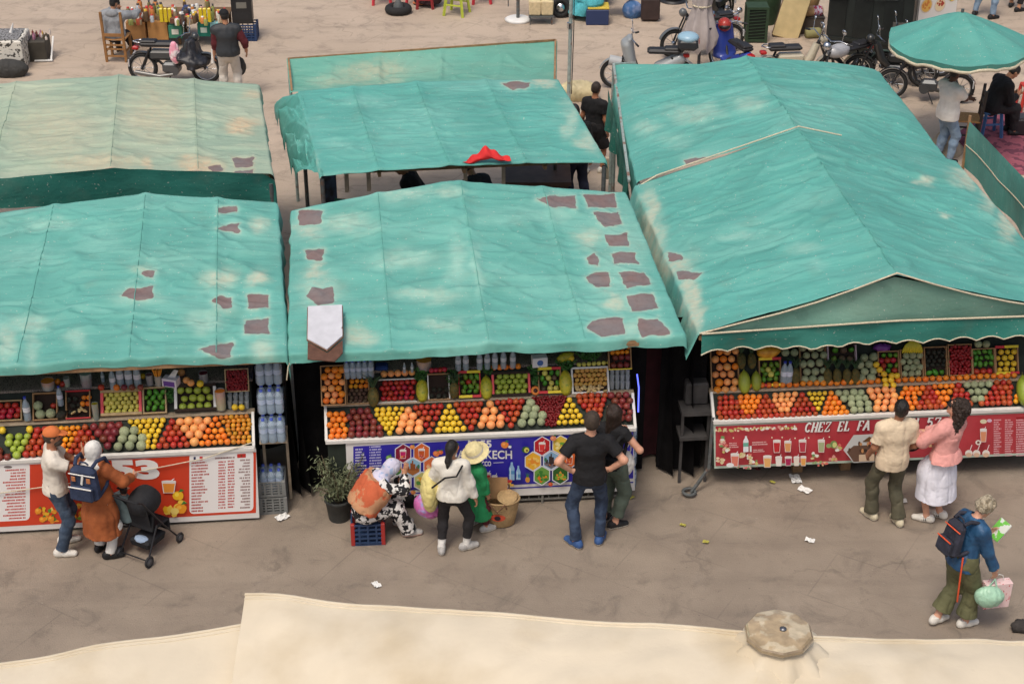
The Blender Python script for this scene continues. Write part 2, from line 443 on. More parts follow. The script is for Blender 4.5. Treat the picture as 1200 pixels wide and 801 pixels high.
 def hand(s,d,detail=True):
  q=s.k*(.95 if s.sex=='f'else 1.0);W=s.wri[d];hd,pn,curl=s.hd[d];lat=np.cross(hd,pn)*(1 if d>0 else-1)
  if abs(lat@lat)<.5:lat=unit(lat)
  L=[Cap(W-hd*.01,W+hd*.03*q,(.027*q,.021*q),(.034*q,.016*q),lat,.02),Cap(W+hd*.03*q,W+hd*.085*q,(.034*q,.016*q),(.039*q,.013*q),lat,.015)]
  for i,(o,ln)in enumerate(((.030,.92),(.010,1.05),(-.010,1.0),(-.029,.8))):
   p=W+hd*.085*q+lat*o*q;a=R(curl*.6);seg=(.042,.027,.021)
   for j,sg in enumerate(seg):
    dr=unit(hd*math.cos(a)+pn*math.sin(a)+lat*(o*2.2 if j==0 else o));p2=p+dr*sg*ln*q
    L.append(Cap(p,p2,(.0095-.0008*j)*q,(.0088-.0009*j)*q,None,.005));p=p2;a+=R(curl*(1.0+.25*i))
  p=W+hd*.025*q+lat*.025*q+pn*.006*q
  for j,sg in enumerate((.042,.032,.024)):
   a=R(48-16*j);dr=unit(hd*math.cos(a)+lat*math.sin(a)+pn*(.35+.15*j));p2=p+dr*sg*q
   L.append(Cap(p,p2,(.014-.002*j)*q,(.012-.0018*j)*q,None,.008));p=p2
  return L
 def _body(s,face,detail):
  q=s.k;H,r,u,f=s.H,s.hr,s.hu,s.hf;m=s.torso()
  m.append(Cap(s.N-s.up*.03*q,H-u*.06*q-f*.02*q,(.058 if s.sex=='m'else.05)*q,(.052 if s.sex=='m'else.046)*q,None,.03))
  for d in(-1,1):m+=s.arm(d)+s.leg(d)+s.hand(d,detail)
  for d in(-1,1):
   p,fd=s.foot[d];m.append(Cap(p-fd*.04*q+V3(0,0,.04),p+fd*.12*q+V3(0,0,.03),.035*q,(.04*q,.022*q),np.cross(fd,V3(0,0,1)),.03))
   m.append(Cap(s.ank[d],p-fd*.03*q+V3(0,0,.04),.036*q,.036*q,None,.03))
  ax=[r,f,u]
  m.append(Ell(H+u*.02*q-f*.012*q,V3(.076,.095,.098)*q,ax,.02))
  m.append(Ell(H-u*.045*q+f*.022*q,V3(.058,.07,.075)*q,ax,.03))
  m.append(Cap(H+u*.012*q+f*.083*q,H-u*.026*q+f*.105*q,.008*q,.013*q,None,.012))
  m.append(Cap(H+u*.028*q+f*.082*q-r*.03*q,H+u*.028*q+f*.082*q+r*.03*q,.011*q,.011*q,None,.015))
  m.append(Ell(H-u*.062*q+f*.086*q,V3(.024,.012,.009)*q,ax,.008));m.append(Ell(H-u*.095*q+f*.075*q,V3(.024,.018,.018)*q,ax,.02))
  for d in(-1,1):m.append(Ell(H+r*d*.078*q-u*.012*q-f*.012*q,V3(.010,.022,.032)*q,ax,.006))
  P,Q=surf(m,s.res)
  mi=np.zeros(len(Q),int)
  if face:
   c=P[Q].mean(1)-H;X,Y,Z=c@r/q,c@f/q,c@u/q;fr=Y>.045
   mi[fr&(((np.abs(X)-.031)/.013)**2+((Z-.006)/.0075)**2<1)]=1
   mi[fr&(np.abs(np.abs(X)-.033)<.017)&(np.abs(Z-.030)<.006)]=2
   mi[fr&(((X)/.026)**2+((Z+.064)/.010)**2<1)]=3
  s.body=raw_mesh('body',P,Q,[s.skin,paint(30,22,20,.25),paint(45,32,26,.8),mat('lips_'+s.skin.name,tuple(v*t for v,t in zip(s.skin.node_tree.nodes['RGB'].outputs[0].default_value[:3],(.85,.55,.55))),.45)],s.root,mi)
 def wear(s,name,prims,material,fold=.006,cuts=(),subs=(),res=None,ffreq=(9,9,5),seed=None,label=None):
  P,Q=surf(prims,res or s.res*1.1,cuts,subs,fold,ffreq,seed if seed is not None else random.randrange(999))
  o=raw_mesh(name,P,Q,material,s.root)
  if label:o['label']=label
  return o
 def shirt(s,material,sleeve=.6,fit=.016,hem=.0,name='shirt',cuff=None,fold=.011,long_cuff=None,slv_fit=None,**kw):
  pr=s.torso(fit);sf=slv_fit if slv_fit is not None else fit+.004
  for d in(-1,1):pr+=s.arm(d,sf,sleeve,cuff)
  if hem<0:pr.append(Cap(s.P,s.P+s.up*(hem-.06),(.165*s.k*s.bulk+fit,.125*s.k*s.bulk+fit),(.172*s.k*s.bulk+fit,.13*s.k*s.bulk+fit),s.rt0,.05))
  sub=[Ell(s.N+s.up*.035*s.k+s.fw*.02*s.k,V3(.078,.075,.05)*s.k,[s.rt,s.fw,s.up])]
  for p in pr:
   if p.tag=='torso'or p is pr[-1]and hem<0:p.planes=list(p.planes)+[(s.P+s.up*hem*s.k,-s.up)]
  return s.wear(name,pr,material,min(fold,fit*.6),(),sub,**kw)
 def pants(s,material,fit=.014,upto=1.97,cuff=None,waist=.10,name='trousers',fold=.012,thick=1.0,**kw):
  pr=[p for p in s.torso(fit)if p.tag=='torso'][:2]
  for p in pr:p.planes=[(s.P+s.up*waist*s.k,s.up)]
  for d in(-1,1):pr+=s.leg(d,fit,upto,cuff,thick=thick)
  return s.wear(name,pr,material,min(fold,fit*.55),(),(),ffreq=(8,8,7),**kw)
 def shoes(s,up_m,sole_m,high=.0,w=1.0,name='shoe'):
  q=s.k*.97
  for d in(-1,1):
   p,fd=s.foot[d];lt=np.cross(fd,V3(0,0,1));Z=V3(0,0,1)
   pr=[Cap(p-fd*.055*q+Z*.045,p+fd*.05*q+Z*.045,(.042*q*w,.05),(.05*q*w,.046),lt,.02),Cap(p+fd*.05*q+Z*.04,p+fd*.15*q+Z*.03,(.05*q*w,.045),(.042*q*w,.034),lt,.02),Cap(p-fd*.045*q+Z*.05,p-fd*.03*q+Z*(.1*q+high),.043*q,.045*q,None,.03,[(p+Z*(.1*q+high),Z)])]
   P,Q=surf(pr,s.res*.9,[(p+Z*.001,-Z)]);zz=P[Q].mean(1)[:,2]-p[2]
   raw_mesh(name,P,Q,[up_m,sole_m],s.root,(zz<.028).astype(int))
 def hair(s,material,style='short',fold=.004,length=.3,name='hair'):
  q=s.k;H,r,u,f=s.H,s.hr,s.hu,s.hf;ax=[r,f,u];subs=[]
  pr=[Ell(H+u*.028*q-f*.018*q,V3(.084,.1,.1)*q,ax,.02)]
  subs=[Ell(H-u*.045*q+f*.085*q,V3(.088,.085,.098)*q,ax)]
  cuts=[]
  if style in('short','crop'):
   if style=='short':pr=[Ell(H+u*.032*q-f*.016*q,V3(.087,.102,.102)*q,ax,.02),Ell(H-u*.02*q-f*.045*q,V3(.074,.062,.07)*q,ax,.03)]
   else:pr.append(Ell(H-u*.02*q-f*.04*q,V3(.072,.06,.07)*q,ax,.03))
   cuts=[(H-u*.07*q,-u)]
  elif style=='long':
   pr.append(Cap(H-f*.06*q,H-f*.1*q-u*length*q,(.085*q,.055*q),(.07*q,.03*q),r,.05))
   for d in(-1,1):pr.append(Cap(H+r*d*.07*q-f*.03*q+u*.02*q,H+r*d*.075*q-f*.055*q-u*length*.8*q,.03*q,.028*q,None,.04))
  elif style=='curly':
   pr=[Ell(H+u*.03*q-f*.03*q,V3(.112,.122,.115)*q,ax,.03),Cap(H-f*.06*q,H-f*.10*q-u*length*q,(.135*q,.095*q),(.12*q,.07*q),r,.06)]
  elif style=='tail':
   pr.append(Cap(H-f*.075*q+u*.0*q,H-f*.12*q-u*length*.4*q,.05*q,.04*q,None,.04));pr.append(Cap(H-f*.12*q-u*length*.4*q,H-f*.12*q-u*length*q,.042*q,.016*q,None,.03))
  elif style=='bob':
   pr=[Ell(H+u*.03*q-f*.02*q,V3(.1,.112,.105)*q,ax,.03),Ell(H-u*.03*q-f*.05*q,V3(.095,.075,.08)*q,ax,.04)]
   cuts=[(H-u*.095*q,-u)]
  fq={'curly':(38,38,38),'bob':(30,30,22)}.get(style,(40,40,12))
  return s.wear(name,pr,material,fold,cuts,subs,res=s.res*.9,ffreq=fq)
 def scarf(s,material,name='headscarf',drape=True,tail=False):
  q=s.k;H,r,u,f=s.H,s.hr,s.hu,s.hf;ax=[r,f,u]
  pr=[Ell(H+u*.018*q-f*.015*q,V3(.100,.118,.118)*q,ax,.03),Cap(H-u*.06*q-f*.01*q,s.N+s.up*.01*q,.085*q,.09*q,None,.06)]
  if drape:
   pr.append(Ell(s.N-s.up*.02*q,V3(.16,.115,.055)*q,[s.rt,s.fw,s.up],.06))
   pr.append(Cap(s.N-s.fw*.06*q,s.N-s.fw*.1*q-s.up*.12*q,(.11*q,.03*q),(.05*q,.02*q),s.rt,.04))
  return s.wear(name,pr,material,.006,(),[Ell(H-u*.01*q+f*.105*q,V3(.058,.06,.08)*q,ax)],ffreq=(14,14,9))
 def cap(s,material,name='cap',brim=0.0):
  q=s.k;H,r,u,f=s.H,s.hr,s.hu,s.hf;ax=[r,f,u]
  pr=[Ell(H+u*.035*q-f*.012*q,V3(.088,.106,.098)*q,ax,.01,[(H+u*.028*q,-u)])]
  bf=rotv(f,tuple(u),R(brim));br=np.cross(bf,u)
  pr.append(Ell(H+u*.036*q+bf*.10*q,V3(.07,.085,.011)*q,[br,unit(bf-u*.15),unit(u+bf*.15)],.012))
  return s.wear(name,pr,material,0,res=s.res*.8)
 def skirt(s,material,hem,w0=(.15,.11),w1=(.24,.2),waist=.1,centre=None,name='skirt',fold=.014,ffreq=(13,13,2.2),mids=(),**kw):
  q=s.k;b=s.P+s.up*waist*q;A=(s.ank[-1]+s.ank[1])/2 if centre is None else V3(centre);A=V3(A[0],A[1],hem-.03)
  pts=[(b,w0),(s.P-V3(0,0,.03),(.175*q*s.bulk+.015,.128*q*s.bulk+.015))]+list(mids)+[(A,w1)]
  pr=[Cap(pts[i][0],pts[i+1][0],pts[i][1],pts[i+1][1],s.rt0,.06)for i in range(len(pts)-1)]
  pr[0].planes=[(b,s.up)]
  return s.wear(name,pr,material,fold,[(V3(0,0,hem),V3(0,0,-1))],ffreq=ffreq,**kw)
SUN_EL,SUN_AZ=R(64),R(205)
W=bpy.data.worlds.new('World');SC.world=W;W.use_nodes=True
sky=W.node_tree.nodes.new('ShaderNodeTexSky');sky.sky_type='NISHITA';sky.sun_disc=False
sky.sun_elevation=SUN_EL;sky.sun_rotation=SUN_AZ;sky.air_density=1.0;sky.dust_density=6.0;sky.ozone_density=.6
bg=W.node_tree.nodes['Background'];W.node_tree.links.new(sky.outputs[0],bg.inputs[0]);bg.inputs[1].default_value=.13
sl=bpy.data.lights.new('sun','SUN');sl.energy=1.45;sl.angle=R(17);sl.color=(1,.93,.84)
so=bpy.data.objects.new('sun',sl);COL.objects.link(so)
sd=Vector((math.sin(SUN_AZ)*math.cos(SUN_EL),math.cos(SUN_AZ)*math.cos(SUN_EL),math.sin(SUN_EL)))
so.rotation_euler=sd.to_track_quat('Z','Y').to_euler();so.location=sd*40
SC.view_settings.view_transform='Standard';SC.view_settings.look='None';SC.view_settings.gamma=1.0;SC.view_settings.use_curve_mapping=False
SC.view_settings.exposure=-.1
SC.cycles.max_bounces=8;SC.cycles.diffuse_bounces=4;SC.cycles.transparent_max_bounces=8
try:SC.cycles.use_denoising=True
except Exception:pass
def ground_mat():
 m=bpy.data.materials.new('square_paving');m.use_nodes=True;nt=m.node_tree;N=nt.nodes;L=nt.links;b=N['Principled BSDF']
 geo=N.new('ShaderNodeNewGeometry')
 def noise(sc,det=6,rough=.6,vec=None,dist=0.0):
  n=N.new('ShaderNodeTexNoise');n.inputs['Scale'].default_value=sc;n.inputs['Detail'].default_value=det;n.inputs['Roughness'].default_value=rough;n.inputs['Distortion'].default_value=dist
  L.new(vec or geo.outputs['Position'],n.inputs['Vector']);return n.outputs[0]
 def rng(x,a,b_,c=0.0,d=1.0):
  n=N.new('ShaderNodeMapRange');n.inputs[1].default_value=a;n.inputs[2].default_value=b_;n.inputs[3].default_value=c;n.inputs[4].default_value=d
  L.new(x,n.inputs[0]);return n.outputs[0]
 def mix(f,a,b_,mode='MIX'):
  n=N.new('ShaderNodeMix');n.data_type='RGBA';n.blend_type=mode
  if isinstance(f,float):n.inputs[0].default_value=f
  else:L.new(f,n.inputs[0])
  for i,v in((6,a),(7,b_)):
   if isinstance(v,tuple):n.inputs[i].default_value=(*v,1)
   else:L.new(v,n.inputs[i])
  return n.outputs[2]
 def math_(op,a,b_):
  n=N.new('ShaderNodeMath');n.operation=op
  for i,v in((0,a),(1,b_)):
   if isinstance(v,(int,float)):n.inputs[i].default_value=v
   else:L.new(v,n.inputs[i])
  return n.outputs[0]
 sep=N.new('ShaderNodeSeparateXYZ');L.new(geo.outputs['Position'],sep.inputs[0])
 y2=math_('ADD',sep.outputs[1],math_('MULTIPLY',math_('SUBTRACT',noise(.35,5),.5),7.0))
 lane=rng(y2,16.0,23.5)  # near ground darker than far: building shade painted into its colour
 sand=mix(rng(noise(.55),.35,.65),GSAND,GSAND2);tar_shade=mix(rng(noise(1.1),.35,.65),GTAR_SHADE,GTAR_SHADE2)
 col=mix(lane,tar_shade,sand)
 st=rng(noise(2.3,8,.7,dist=.6),.52,.74);col=mix(math_('MULTIPLY',st,.55),col,(.10,.085,.072))
 mp=N.new('ShaderNodeMapping');mp.inputs['Scale'].default_value=(.35,2.6,1);mp.inputs['Rotation'].default_value=(0,0,R(-8));L.new(geo.outputs['Position'],mp.inputs[0])
 sk=rng(noise(1.0,7,.65,mp.outputs[0]),.5,.75);col=mix(math_('MULTIPLY',sk,.30),col,(.12,.10,.085))
 pl=rng(noise(1.7,7,.7),.55,.75);col=mix(math_('MULTIPLY',pl,.25),col,(.42,.36,.30))
 gr=rng(noise(140,3,.7),.3,.7,.82,1.16);col=mix(1.0,col,gr,'MULTIPLY')
 sp=rng(noise(38,2,.5),.68,.74);col=mix(math_('MULTIPLY',sp,.5),col,(.06,.05,.045))
 br=N.new('ShaderNodeTexBrick');br.inputs['Scale'].default_value=1.0;br.inputs['Mortar Size'].default_value=.012;br.inputs['Mortar Smooth'].default_value=.6
 br.inputs['Brick Width'].default_value=1.3;br.inputs['Row Height'].default_value=.85
 m2=N.new('ShaderNodeMapping');m2.inputs['Rotation'].default_value=(0,0,R(31));L.new(geo.outputs['Position'],m2.inputs[0]);L.new(m2.outputs[0],br.inputs['Vector'])
 jm=math_('MULTIPLY',math_('MULTIPLY',br.outputs['Fac'],rng(noise(.9),.4,.6)),.28);col=mix(jm,col,(.11,.095,.08))
 vo=N.new('ShaderNodeTexVoronoi');vo.feature='DISTANCE_TO_EDGE';vo.inputs['Scale'].default_value=.42
 wv=N.new('ShaderNodeVectorMath');wv.operation='ADD';nw=N.new('ShaderNodeTexNoise');nw.inputs['Scale'].default_value=1.6;nw.inputs['Detail'].default_value=5;L.new(geo.outputs['Position'],nw.inputs['Vector']);L.new(geo.outputs['Position'],wv.inputs[0]);L.new(nw.outputs['Color'],wv.inputs[1]);L.new(wv.outputs[0],vo.inputs['Vector'])
 ck=math_('MULTIPLY',rng(vo.outputs['Distance'],.012,.004),rng(noise(.7),.5,.58));col=mix(math_('MULTIPLY',ck,.26),col,(.07,.06,.05))
 pale=rng(noise(26,2,.5),.72,.76);col=mix(math_('MULTIPLY',pale,.35),col,(.5,.46,.4))
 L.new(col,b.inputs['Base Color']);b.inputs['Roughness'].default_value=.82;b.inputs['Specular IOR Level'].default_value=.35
 bp=N.new('ShaderNodeBump');bp.inputs['Strength'].default_value=.35;bp.inputs['Distance'].default_value=.02
 L.new(math_('ADD',noise(60,5),math_('MULTIPLY',noise(6,4),.7)),bp.inputs['Height']);L.new(bp.outputs[0],b.inputs['Normal'])
 return m
GSAND,GSAND2,GTAR_SHADE,GTAR_SHADE2=(.53,.43,.335),(.46,.37,.285),(.325,.268,.208),(.262,.215,.168)  # near tones hold painted building shade along with the asphalt grey
g=MB();n=60
P=np.zeros((n,n,3));a=np.linspace(-1,1,n);P[...,0]=(np.sign(a)*np.abs(a)**2*300)[None,:];P[...,1]=(15+np.sign(a)*np.abs(a)**2*300)[:,None]
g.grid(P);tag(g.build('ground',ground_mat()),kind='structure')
def fabric_mat(name,base,faded,bare,fade0=0.0,rough=.62,trans=.0,stripes=0.0):
 m=bpy.data.materials.new(name);m.use_nodes=True;nt=m.node_tree;N=nt.nodes;L=nt.links;b=N['Principled BSDF']
 tc=N.new('ShaderNodeNewGeometry')
 at_=N.new('ShaderNodeAttribute');at_.attribute_name='wear';sx=N.new('ShaderNodeSeparateColor');L.new(at_.outputs['Color'],sx.inputs[0])
 def nz(sc,det=5,vec=None,mapping=None):
  n=N.new('ShaderNodeTexNoise');n.inputs['Scale'].default_value=sc;n.inputs['Detail'].default_value=det
  v=tc.outputs['Position']
  if mapping:
   mp=N.new('ShaderNodeMapping');mp.inputs['Scale'].default_value=mapping;L.new(v,mp.inputs[0]);v=mp.outputs[0]
  L.new(v,n.inputs['Vector']);return n.outputs[0]
 def rng(x,a,c,d=0.0,e=1.0):
  n=N.new('ShaderNodeMapRange');n.inputs[1].default_value=a;n.inputs[2].default_value=c;n.inputs[3].default_value=d;n.inputs[4].default_value=e;L.new(x,n.inputs[0]);return n.outputs[0]
 def mth(op,x,y):
  n=N.new('ShaderNodeMath');n.operation=op;n.use_clamp=True
  for i,v in((0,x),(1,y)):
   if isinstance(v,(int,float)):n.inputs[i].default_value=v
   else:L.new(v,n.inputs[i])
  return n.outputs[0]
 def mix(f,x,y):
  n=N.new('ShaderNodeMix');n.data_type='RGBA';L.new(f,n.inputs[0])
  for i,v in((6,x),(7,y)):
   if isinstance(v,tuple):n.inputs[i].default_value=(*v,1)
   else:L.new(v,n.inputs[i])
  return n.outputs[2]
 dk=tuple(v*.82 for v in base);c=mix(rng(nz(1.1),.3,.7),base,dk)
 f=mth('ADD',mth('MULTIPLY',rng(nz(1.0,6,mapping=(.7,1.6,1)),.5,.78),.45+fade0*.5),fade0)
 c=mix(f,c,faded)
 st=mth('MULTIPLY',rng(nz(1.0,6,mapping=(1.2,9,1)),.55,.8),.35);c=mix(st,c,faded);c=mix(mth('MULTIPLY',rng(nz(1.0,3,mapping=(2.6,14,4)),.62,.70),.30),c,tuple(v*.55 for v in base))
 w=mth('MULTIPLY',sx.outputs[0],rng(nz(9,6),.25,.6,.35,1.0));c=mix(w,c,faded)
 w2=mth('MULTIPLY',sx.outputs[1],rng(nz(14,6),.25,.55,.3,1.0));c=mix(w2,c,bare)
 d=mth('MULTIPLY',rng(nz(3.5,8),.55,.8),.25);c=mix(d,c,(.16,.20,.16))
 dp_=mth('MULTIPLY',rng(nz(34,2),.70,.72),.55);c=mix(dp_,c,C(210,206,196))
 hm=rng(mth('ADD',sx.outputs[2],mth('MULTIPLY',nz(22,4),.09)),.535,.56)
 pc=mix(rng(nz(4,5),.35,.7),C(124,118,118),C(130,108,104));pc=mix(mth('MULTIPLY',rng(nz(16,4),.5,.75),.4),pc,C(96,88,86));c=mix(hm,c,pc)
 L.new(c,b.inputs['Base Color']);b.inputs['Roughness'].default_value=rough;b.inputs['Specular IOR Level'].default_value=.3
 bp=N.new('ShaderNodeBump');bp.inputs['Strength'].default_value=.7;bp.inputs['Distance'].default_value=.035
 L.new(mth('ADD',mth('MULTIPLY',nz(1.0,5,mapping=(2.2,11,5)),.7),mth('MULTIPLY',nz(26,3),.12)),bp.inputs['Height']);L.new(bp.outputs[0],b.inputs['Normal'])
 return m
TEAL=C(104,176,164);FADED=C(150,204,190);BARE=C(204,190,164)
M_TEAL=fabric_mat('teal_tarpaulin',TEAL,FADED,BARE)
M_TEAL2=fabric_mat('teal_tarpaulin_newer',C(96,172,161),C(138,194,182),BARE)
M_PALE=fabric_mat('sunbleached_tarpaulin',C(112,162,146),C(172,186,164),C(208,180,146),.62)
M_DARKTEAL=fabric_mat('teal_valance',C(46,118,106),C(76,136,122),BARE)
M_UNDER=mat('grey_under_sheet',C(134,124,122),.7,.12,5,.25,14,col2=C(136,112,106),c2scale=4)
M_CLOTHSHADE=mat('black_cloth_and_shade',(.010,.0095,.010),1.0,.3,5,.4,12,spec=.05)  # stall drapes, and the sheets that stand in for passage shade
M_STEEL=mat('painted_steel',(.10,.11,.11),.55,.25,20,.2,60,col2=(.14,.07,.04),c2scale=8,c2t=(.55,.7))
M_PALEPOLE=mat('pale_steel_pole',C(150,165,160),.5,.2,20,col2=C(130,90,70),c2scale=7,c2t=(.55,.7))
M_ROPE=mat('cream_rope',C(214,204,178),.9,.15,60,.5,200)
M_WOOD=mat('weathered_wood',C(150,118,84),.75,.25,9,.4,40)
M_LEDGE=mat('pale_ledge_wood',C(176,160,136),.7,.2,12,.3,40)
def inpoly(x,y,poly):
 r=np.zeros(x.shape,bool);n=len(poly)
 for i in range(n):
  x0,y0=poly[i];x1,y1=poly[(i+1)%n]
  c=((y0>y)!=(y1>y));r^=c&(x<(x1-x0)*(y-y0)/((y1-y0)if y1!=y0 else 1e-9)+x0)
 return r
def polydist(x,y,poly):
 d=np.full(x.shape,1e9);n=len(poly)
 for i in range(n):
  a=np.array(poly[i],float);b=np.array(poly[(i+1)%n],float);h=b-a
  t=np.clip(((x-a[0])*h[0]+(y-a[1])*h[1])/(h@h+1e-9),0,1);d=np.minimum(d,np.hypot(x-a[0]-t*h[0],y-a[1]-t*h[1]))
 return d
def fabric(parent,name,FL,FR,BL,BR,zf,material,hang=(.12,.1,.1,.1),holes=(),blobs=(),wrinkle=1.0,seed=0,res=.023,front_wave=.0,under=True,rafters=(),flare=.12,sagamp=.02,wr=(1.1,4.5)):
 """a sheet over four corners; zf(u,v) lifts it (ridges, sag); hang = drop past the front, back, left, right edges"""
 FL,FR,BL,BR=[np.array(p,float)for p in(FL,FR,BL,BR)]
 wd=np.linalg.norm(FR-FL);dp=np.linalg.norm(BL-FL);nu=int(wd/res);nv=int(dp/res)
 hf,hb,hl,hr=[int(round(h/res))for h in hang]
 u=np.concatenate([np.zeros(hl),np.linspace(0,1,nu),np.ones(hr)]);v=np.concatenate([np.zeros(hf),np.linspace(0,1,nv),np.ones(hb)])
 du=np.concatenate([np.arange(hl,0,-1)*-res,np.zeros(nu),np.arange(1,hr+1)*res]);dv=np.concatenate([np.arange(hf,0,-1)*-res,np.zeros(nv),np.arange(1,hb+1)*res])
 U,V=np.meshgrid(u,v);DU,DV=np.meshgrid(du,dv)
 P=(FL*(1-U)[...,None]+FR*U[...,None])*(1-V)[...,None]+(BL*(1-U)[...,None]+BR*U[...,None])*V[...,None]
 P[...,2]+=zf(U,V)
 drop=np.abs(DU)+np.abs(DV);ux=unit(FR-FL);vy=unit(BL-FL)
 X=U*wd;Y=V*dp
 q=lambda a,b,s_:np.stack([X*a+s_,Y*b+s_*.37,np.full_like(X,s_*1.7)],-1)
 w1=vnoise(q(wr[0],wr[1],seed+1.3),seed);w2=vnoise(np.stack([X*2.1+Y*2.4,Y*2.6-X*.5,X*0+seed],-1),seed+3);w3=vnoise(q(.5,.9,seed+5.1),seed+9);w4=vnoise(q(2.3,10,seed+4.4),seed+14)
 w5=vnoise(np.stack([X*1.7-Y*1.9,Y*2.0+X*.7,X*0+seed+3],-1),seed+23)
 rd=lambda w:(1-np.minimum(np.abs(w)*2.6,1))**1.25
 edge=np.minimum(np.minimum(U,1-U)*wd,np.minimum(V,1-V)*dp);em=np.clip(edge/.25,.25,1)
 dz=wrinkle*em*(.031*rd(w1)+.020*rd(w2)**1.5+.018*rd(w5)**1.5+.008*w4+.012*w1)+sagamp*w3
 for r_ in rafters:dz+=.022*np.exp(-((U-r_)*wd/.07)**2)
 P[...,2]+=dz*np.clip(1-drop/.15,0,1)
 sg=.5+.5*vnoise(np.stack([X*3,Y*3,X*0+seed],-1),seed+40)
 P[...,2]-=np.maximum(drop-.02,0)*.97
 P+=ux*(np.sign(DU)*np.minimum(np.abs(DU),.03)+DU*flare*(.5+sg))[...,None]+vy*(np.sign(DV)*np.minimum(np.abs(DV),.03)+np.sign(DV)*np.abs(DV)*.25*sg)[...,None]
 ff=np.clip(drop/.1,0,1)*.02*vnoise(np.stack([X*6,Y*6,X*0+2.2+seed],-1),seed+50);P+=vy*(ff*(DV!=0))[...,None]+ux*(ff*(DU!=0))[...,None]
 if front_wave:P[...,2]+=np.where(DV<0,np.abs(DV)/max(hang[0],.01)*front_wave*np.abs(np.sin(X*PI/.42)),0)
 px=proj(P);x,y=px[...,0],px[...,1];jx=x+2.0*fbm(P*8,seed+60,4);jy=y+1.6*fbm(P*8+9,seed+61,4);kx=x+7*fbm(P*4,seed+70,4);ky=y+5*fbm(P*4+5,seed+71,4)
 hole=np.zeros(U.shape);fade=np.zeros(U.shape);bare=np.zeros(U.shape)
 for h in holes:
  d=polydist(jx,jy,h);ins=inpoly(jx,jy,h);hole=np.maximum(hole,np.clip(.5+np.where(ins,d,-d)/14,0,1));d=np.where(ins,0,d);fade=np.maximum(fade,np.exp(-(d/5)**2)*.5);bare=np.maximum(bare,np.exp(-(d/1.5)**2)*.35)
 for bx,by,rx,ry,sf,sb in blobs:
  k=np.exp(-(((kx-bx)/rx)**2+((ky-by)/ry)**2)**1.3);fade=np.maximum(fade,k*sf);bare=np.maximum(bare,k*sb*.8)
 fade=np.maximum(fade,np.clip(drop/.2,0,1)*.15)
 nvv,nuu=U.shape;idx=np.arange(nvv*nuu).reshape(nvv,nuu)
 Q=np.stack([idx[:-1,:-1],idx[:-1,1:],idx[1:,1:],idx[1:,:-1]],-1)
 Q=Q.reshape(-1,4);inv=np.array(parent_world(parent).inverted());Pl=P.reshape(-1,3)@inv[:3,:3].T+inv[:3,3]
 o=raw_mesh(name,Pl,Q,material,parent)
 ca=o.data.color_attributes.new('wear','FLOAT_COLOR','POINT');A=np.zeros((nvv*nuu,4),np.float32);A[:,0]=np.clip(fade,0,1).ravel();A[:,1]=np.clip(bare,0,1).ravel();A[:,2]=hole.ravel();A[:,3]=1
 ca.data.foreach_set('color',A.ravel())
 for r_ in rafters:
  k=hl+int(round(r_*(nu-1)));b=MB();b.tube([tuple(p+V3(0,0,.004))for p in P[hf:hf+nv:3,k]],.005,5);b.build('seam',material,parent,world=True)
 return P
def wpt(parent,pts):
 m=parent_world(parent).inverted();return[m@Vector(p)for p in pts]
def post(parent,top,r=.03,material=None,name='post',z0=0.0):
 t=Vector(top);b=MB();b.tube([(t.x,t.y,z0),(t.x,t.y,t.z-.03)],r,8);return b.build(name,material or M_STEEL,parent,world=True)
def tubes(parent,name,pts,r,material,n=6):
 b=MB();b.tube(pts,r,n);return b.build(name,material,parent,world=True)
class Plane:
 """tilted display plane through p0 with unit x axis X and unit up-slope axis S"""
 def __init__(s,p0,X,S):s.p0,s.X,s.S=Vector(p0),Vector(X).normalized(),Vector(S).normalized();s.n=s.X.cross(s.S).normalized()
 def st(s,px,py):p=on_plane(px,py,s.p0,s.n)-s.p0;return p.dot(s.X),p.dot(s.S)
 def w(s,a,t,n=0.0):return s.p0+s.X*a+s.S*t+s.n*n
 def M(s,a,t,n=0.0):
  p=s.w(a,t,n);X,Y,Z=s.X,s.S,s.n
  return Matrix(((X.x,Y.x,Z.x,p.x),(X.y,Y.y,Z.y,p.y),(X.z,Y.z,Z.z,p.z),(0,0,0,1)))
